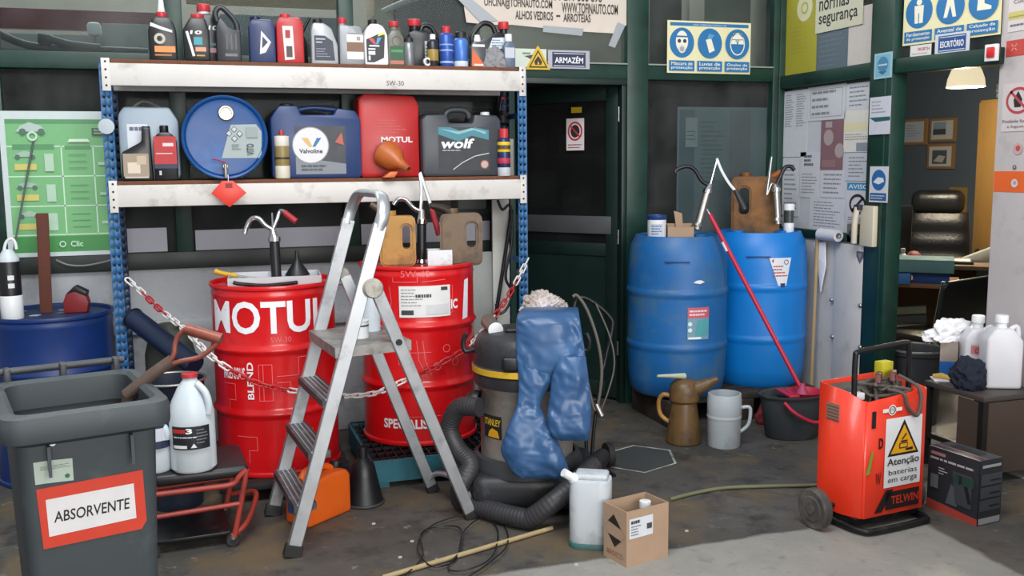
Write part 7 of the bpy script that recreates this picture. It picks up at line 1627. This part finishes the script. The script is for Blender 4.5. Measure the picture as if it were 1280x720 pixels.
wr_ = thing('wardrobe', 'tall light wood wardrobe in the office', 'wardrobe', (OX - .58, wy0 - .06, 0))
WDW = M('light_wood_veneer', 'a37c42', .5, var=.1, scale=4, stretch=(8, 8, 1)); WH_ = rowz(126, OX - .6, wy0)
MB().box(0, -1.2, 0, .58, 0, WH_, bev=.004).build('carcass', WDW, wr_)
for k in range(2):
    dd_ = MB().box(-.018, -1.19 + k * .595, .05, 0, -.6 + k * .595, WH_ - .02, bev=.003).build('door', WDW, wr_); MB().cyl((-.03, -.62 + k * .05, WH_ * .5), (-.03, -.62 + k * .05, WH_ * .5 + .15), .006, 8).build('handle', STEEL, dd_)
crumple('plastic_bundle', 'crumpled clear plastic sheeting heaped on the wardrobe', 'plastic', (OX - .38, wy0 - .3, WH_ + .001), .2, .28, .14, M('grey_film', '9aa0a2', .3, var=.15), 5, 8, .5, 5)
# pendant lamp
lp_ = on(1207, 109, d=6.9)
lm = thing('pendant_lamp', 'cream bell shaped pendant lamp lit in the office', 'lamp', lp_)
MB().lathe([(.128, 0), (.13, .004), (.122, .06), (.10, .12), (.07, .165), (.03, .185), (.02, .19)], 32, cap=False).build('shade', M('lit_shade', 'fff0c8', .5, var=0, emit=.75), lm)
MB().cyl((0, 0, .185), (0, 0, 2.75 - lp_.z), .004, 8).build('cord', BLACK, lm)
MB().lathe([(.001, .02), (.04, .04), (.045, .07), (.03, .1), (.015, .12)], 20, cap=False).build('bulb', M('lit_bulb', 'fff2d0', .5, var=0, emit=6), lm)
pl_ = bpy.data.lights.new('pendant_light', 'POINT'); pl_.energy = 85; pl_.color = (1, .9, .72); pl_.shadow_soft_size = .06; po = bpy.data.objects.new('pendant_light', pl_); C.objects.link(po); po.location = lp_ + Vector((0, 0, -.06))
# desk and what is on it
def inoff(px, d, z=0): q = cp((px - 640) / 1200 * d, d); return Vector((q.x, q.y, z))
RZ = -radians(42)
dk = inoff(1186, 7.2); DZ = .745
de = thing('office_desk', 'wood topped desk with dark green end panel in the office', 'desk', dk, RZ)
MB().box(-.75, -.36, DZ - .03, .42, .36, DZ, bev=.004).build('top', M('desk_top', '7c6a5a', .5, var=.1), de)
MB().box(.20, -.34, 0, .40, -.31, DZ - .03).build('end_panel', M('dark_green_panel', '1e3a32', .5), de); MB().box(.38, -.31, 0, .41, .34, DZ - .03).build('end_panel', _M['dark_green_panel'], de)
MB().box(-.75, .30, .2, .38, .32, DZ - .03).build('modesty_panel', M('wood_panel', '6a4a2c', .6), de)
MB().box(-.74, -.34, 0, -.71, .34, DZ - .03).build('end_panel', _M['dark_green_panel'], de)
def offthing(name, label, cat, px, d, z, rz=RZ): return thing(name, label, cat, inoff(px, d, z), rz)
ph = offthing('desk_telephone', 'white desk telephone handset sloping up on the office desk', 'telephone', 1224, 7.1, DZ + .001)
MB().prism([(-.11, 0), (.11, 0), (.11, .10), (.09, .11), (-.10, .025)], -.05, .05, bev=.008).build('base', M('phone_grey', 'a9aca6', .5), ph)
fo2 = offthing('paper_folder', 'black folder with white papers on the office desk', 'folder', 1190, 7.05, DZ + .001)
MB().box(-.16, -.12, 0, .16, .12, .015, bev=.003).build('cover', BLACK, fo2); MB().box(-.12, -.10, .015, .14, .10, .022).build('papers', PAPER, fo2)
pbx = offthing('desk_bottle', 'small white bottle on the office desk', 'bottle', 1131, 6.98, DZ + .001); MB().lathe([(.001, 0), (.03, 0), (.032, .06), (.014, .08), (.014, .095), (.001, .095)], 16, cap=False).build('body', WHITEP, pbx); MB().lathe([(.016, .09), (.016, .115), (.001, .116)], 14, cap=False).build('cap', WHITEP, pbx)
pbk = offthing('pen_bowl', 'dark bowl heaped with red and white odds on the office desk', 'bowl', 1145, 6.95, DZ + .001); MB().lathe([(.001, 0), (.045, 0), (.06, .06), (.055, .06), (.04, .008)], 20, cap=False).build('bowl', BLACK, pbk); MB().lathe([(.05, .05), (.045, .075), (.025, .095), (.001, .1)], 12, cap=False).build('heap', M('red_odds', 'a05a5c', .6, var=.4, scale=40), pbk)
mn = offthing('monitor', 'dark monitor edge beside the office door post', 'monitor', 1119, 7.15, DZ + .001); MB().box(-.16, -.02, .08, .12, .02, .42, bev=.006).build('screen', BLACK, mn); MB().box(-.08, -.08, 0, .08, .08, .012).build('foot', BLACK, mn); MB().box(-.02, -.01, .01, .02, .01, .09).build('neck', BLACK, mn)
# side table with cartons in front of the desk
sd = offthing('side_table', 'low wood topped side table inside the office door', 'table', 1114, 6.5, 0); SZ = .70
MB().box(-.3, -.22, SZ - .03, .44, .22, SZ, bev=.003).build('top', M('table_wood', '8a5f3a', .6, var=.1), sd)
for x, y in ((-.28, -.2), (.40, -.2), (-.28, .17), (.40, .17)): MB().box(x, y, 0, x + .03, y + .03, SZ - .03).build('leg', BLACKM, sd)
MB().box(-.25, -.2, .30, .33, .2, .32).build('shelf', BLACKM, sd)
tb_ = offthing('teal_carton', 'flat pale teal carton on top of the blue cartons', 'box', 1150, 6.32, SZ + .075); MB().box(-.24, -.15, 0, .22, .15, .085, bev=.004).build('carton', M('pale_teal', '5f8a8c', .6, var=.06), tb_)
for i, (px, c, w_) in enumerate(((1128, '2a6ab0', .07), (1168, '1f4a8e', .11))):
    q = offthing('blue_carton', ('small bright blue carton under the teal carton', 'wide dark blue carton under the teal carton')[i], 'box', px, 6.28, SZ + .001); MB().box(-w_, -.1, 0, w_, .1, .07, bev=.003).build('carton', ink(c), q)
fl_ = offthing('file_bundle', 'leaning pale green files on the side table shelf', 'files', 1122, 6.45, .3445)
for k in range(3): MB().box(-.2, -.1 + k * .05, 0.002 + k * .055, .22, -.06 + k * .05, .05 + k * .055, mtx=Matrix.Rotation(radians(-6), 4, 'Y')).build('file', ink(('a9b08a', '3f4444', '77806a')[k]), fl_)
# executive chair
ec = inoff(1172, 7.8)
ex = thing('executive_chair', 'black leather executive chair behind the office desk', 'chair', ec, RZ)
MB().box(-.26, -.26, .46, .26, .24, .56, bev=.04, seg=3).build('seat', LEATHER, ex)
def back_pts(w0, z0, z1, y0, y1):
    m = MB()
    def f(u, v):
        a_ = 2 * pi * u; z = z0 + (z1 - z0) * v; ww = w0 * (1 - .12 * v) ; c_, s_ = cos(a_), sin(a_)
        return Vector((ww * abs(c_) ** .5 * (1 if c_ > 0 else -1), y0 + (y1 - y0) * v + .07 * abs(s_) ** .6 * (1 if s_ > 0 else -1) - .018 * abs(sin(v * pi * 3)) * (1 if s_ < 0 else 0), z))
    m.grid(f, 28, 14); return m
back_pts(.27, .58, 1.06, .22, .30).build('backrest', LEATHER, ex)
MB().box(-.205, .19, 1.05, .205, .38, 1.25, bev=.075, seg=4).build('headrest', LEATHER, ex)
for s in (-1, 1): MB().tube(spline([(s * .28, .2, .58), (s * .31, .1, .74), (s * .31, -.18, .75), (s * .29, -.2, .5)], 6), .025, 10).build('armrest', BLACK, ex)
MB().cyl((0, 0, .09), (0, 0, .46), .03, 14).build('column', CHROME, ex)
for k in range(5):
    an = 2 * pi * k / 5; MB().tube([(0, 0, .1), (.28 * cos(an), .28 * sin(an), .06)], [.025, .016], 8).build('star_leg', BLACK, ex); MB().lathe([(.008, -.02), (.026, -.02), (.026, .02), (.008, .02)], 14, (.28 * cos(an), .28 * sin(an), .027), Matrix.Rotation(radians(90), 4, 'X')).build('caster', RUBBER, ex)
# visitor chair
vh = inoff(1186, 5.75)
vi_ = thing('visitor_chair', 'black visitor chair with metal legs inside the office door', 'chair', vh, RZ + .85)
MB().box(-.23, -.05, .42, .23, .28, .46, bev=.015).build('seat', LEATHER, vi_)
MB().prism([(-.22, .56), (.22, .58), (.23, .82), (.19, .84), (-.2, .82), (-.23, .78)], -.09, -.06, bev=.012, mtx=Matrix.Rotation(radians(8), 4, 'X')).build('backrest', M('black_shell', '141517', .35), vi_)
for s in (-1, 1):
    MB().tube([(s * .21, -.11, 0), (s * .21, -.11, .45), (s * .21, -.17, .8)], .011, 8).build('leg', CHROME, vi_); MB().tube([(s * .21, .25, 0), (s * .21, .23, .43)], .011, 8).build('leg', CHROME, vi_)

# ================================================================ STORE CONTENTS SEEN THROUGH GLASS
def upper(name, label, cat, px0, py0, px1, py1, y, dpt, mat, rz=0, bev=.004):
    q0, q1 = on(px0, (py0 + py1) / 2, y=y), on(px1, (py0 + py1) / 2, y=y); zt_, zb_ = on((px0 + px1) / 2, py0, y=y).z, max(2.071, on((px0 + px1) / 2, py1, y=y).z)
    o = thing(name, label, cat, (q0.x, y, zb_), rz); MB().box(0, 0, 0, q1.x - q0.x, dpt, max(zt_ - zb_, .02), bev=bev).build('body', mat, o); return o
UPS = M('store_white_box', '9c9c9a', .6, var=.08); UPG = M('store_grey_box', '6d7072', .6, var=.1); MAR = M('maroon_beam', '7a2636', .5, var=.12)
b0 = upper('storage_chest', 'long off-white storage chest behind the upper window with pipes on it', 'chest', -30, 42, 128, 70, 5.95, .4, UPS)
MB().box(.0, -.004, .03, .6, .0, .036).build('lid_line', UPG, b0)
b1 = upper('panel_boxes', 'pale panelled cabinet behind the upper window beside the storage chest', 'cabinet', 128, 30, 196, 70, 5.95, .4, UPS)
for k in range(2): MB().box(.02 + k * .12, -.006, .01, .12 + k * .12, 0, .12, bev=.002).build('panel', UPS, b1)
rb0, rb1 = on(-30, 22, y=6.0), on(196, 12, y=6.0)
mbm = thing('maroon_beam', 'maroon painted beam across the upper store window', 'beam', (rb0.x, 6.0, rb0.z)); MB().box(0, 0, -.05, (rb1 - rb0).x, .06, .06, bev=.004).build('beam', MAR, mbm)
for x in (.02, (rb1 - rb0).x - .06): MB().box(x, .062, 2.07 - rb0.z, x + .05, .12, .06).build('bracket', MAR, mbm)
ep = thing('exhaust_pipe', 'dark bent exhaust pipe lying behind the upper window', 'pipe', on(0, 42, y=5.75))
MB().tube(spline([on(a_, b_, y=5.75) - ep.location for a_, b_ in ((-20, 34), (5, 45), (30, 55), (60, 60), (110, 62), (185, 65))], 7), .022, 12).build('pipe', M('dark_pipe', '33383c', .5, .3), ep)
MB().tube(spline([on(a_, b_, y=5.72) - ep.location for a_, b_ in ((48, 47), (66, 50), (90, 56), (125, 60))], 6), [.03] * 6 + [.022] * 13, 12).build('muffler_end', M('dark_pipe', '33383c'), ep)
wc_ = upper('white_canister', 'small white can hanging behind the upper window over the pipes', 'can', 108, 27, 126, 44, 5.8, .07, WHITEP, bev=.02)
MB().box(.03, .03, 2.071 - wc_.location.z, .045, .045, 0).build('stand', UPG, wc_)
upper('plywood_board', 'beige plywood board high behind the upper window', 'board', 232, -30, 420, 8, 6.3, .03, M('plywood', '9a7c50', .7, var=.1))
upper('storage_crate', 'slate blue crates behind the navy and charcoal jugs upper window', 'crate', 276, 20, 424, 75, 6.2, .4, M('slate_crate', '4d5e68', .6, var=.12))
upper('metal_cabinet', 'pale metal cabinet behind the upper window near the door post', 'cabinet', 468, -30, 492, 70, 6.2, .3, M('tan_cabinet', '8d7d66', .6))
upper('grey_locker', 'mauve grey locker behind the banner window', 'locker', 494, -30, 600, 75, 6.3, .3, M('mauve_locker', '5f575c', .6, var=.1))
ar = thing('curved_duct', 'pale curved duct arching behind the upper window', 'duct', on(478, 15, y=6.0)); MB().tube(spline([on(a_, b_, y=6.0) - ar.location for a_, b_ in ((478, 15), (500, 5), (530, -6), (570, -14))], 6), .02, 10).build('duct', UPS, ar)
upper('grey_shelving', 'pale grey cabinet behind the protective gear sign', 'cabinet', 880, -30, 938, 96, 5.57, .2, M('beige_grey', '8a857c', .6, var=.08))
upper('grey_cupboard', 'dark grey cupboard behind the window left of the protective gear sign', 'cupboard', 812, -30, 852, 96, 6.4, .3, M('grey_cup', '5f5e5c', .6, var=.1))
# dark store rack behind the door
rk = thing('store_rack', 'dark storage rack behind the open store door', 'rack', (1.9, 6.75, 0))
for x in (-.5, 1.4): 
    for y in (0, .42): MB().box(x, y, 0, x + .04, y + .04, 1.95).build('post', BLACKM, rk)
for z in (.35, .75, 1.15, 1.55, 1.9): MB().box(-.5, 0, z, 1.44, .46, z + .025).build('shelf', BLACKM, rk)
rnd = random.Random(11); nb = 0
kinds = [('pale carton', 'a8a49a'), ('white carton', 'b9bab8'), ('brown carton', '6e5438'), ('grey carton', '5f6264'), ('orange tub', 'b5602a'), ('tan carton', '8d7448')]
for z, zn in ((.376, 'lowest'), (.776, 'second'), (1.176, 'third'), (1.576, 'top')):
    x = -.42
    for j in range(5):
        w_, h_ = rnd.uniform(.13, .24), rnd.uniform(.12, .3); kd = kinds[rnd.randrange(6)]
        if x + w_ > 1.38: break
        pos = ('at the left end', 'second along', 'in the middle', 'fourth along', 'fifth along')[j].replace('left', 'shelving')
        q = thing('storage_carton', '%s on the %s shelf of the dark store rack, %s' % (kd[0], zn, pos), 'carton', (1.9 + x, 6.78, z + .0005), 0, 'cartons on the store rack')
        MB().box(0, 0, 0, w_, .25, h_, bev=.004).build('carton', ink(kd[1]), q); Art().rect(w_ * .2, h_ * .3, w_ * .7, h_ * .6, 'c9c6be').build('label', q, o=(0, -.001, 0))
        x += w_ + rnd.uniform(.03, .12)
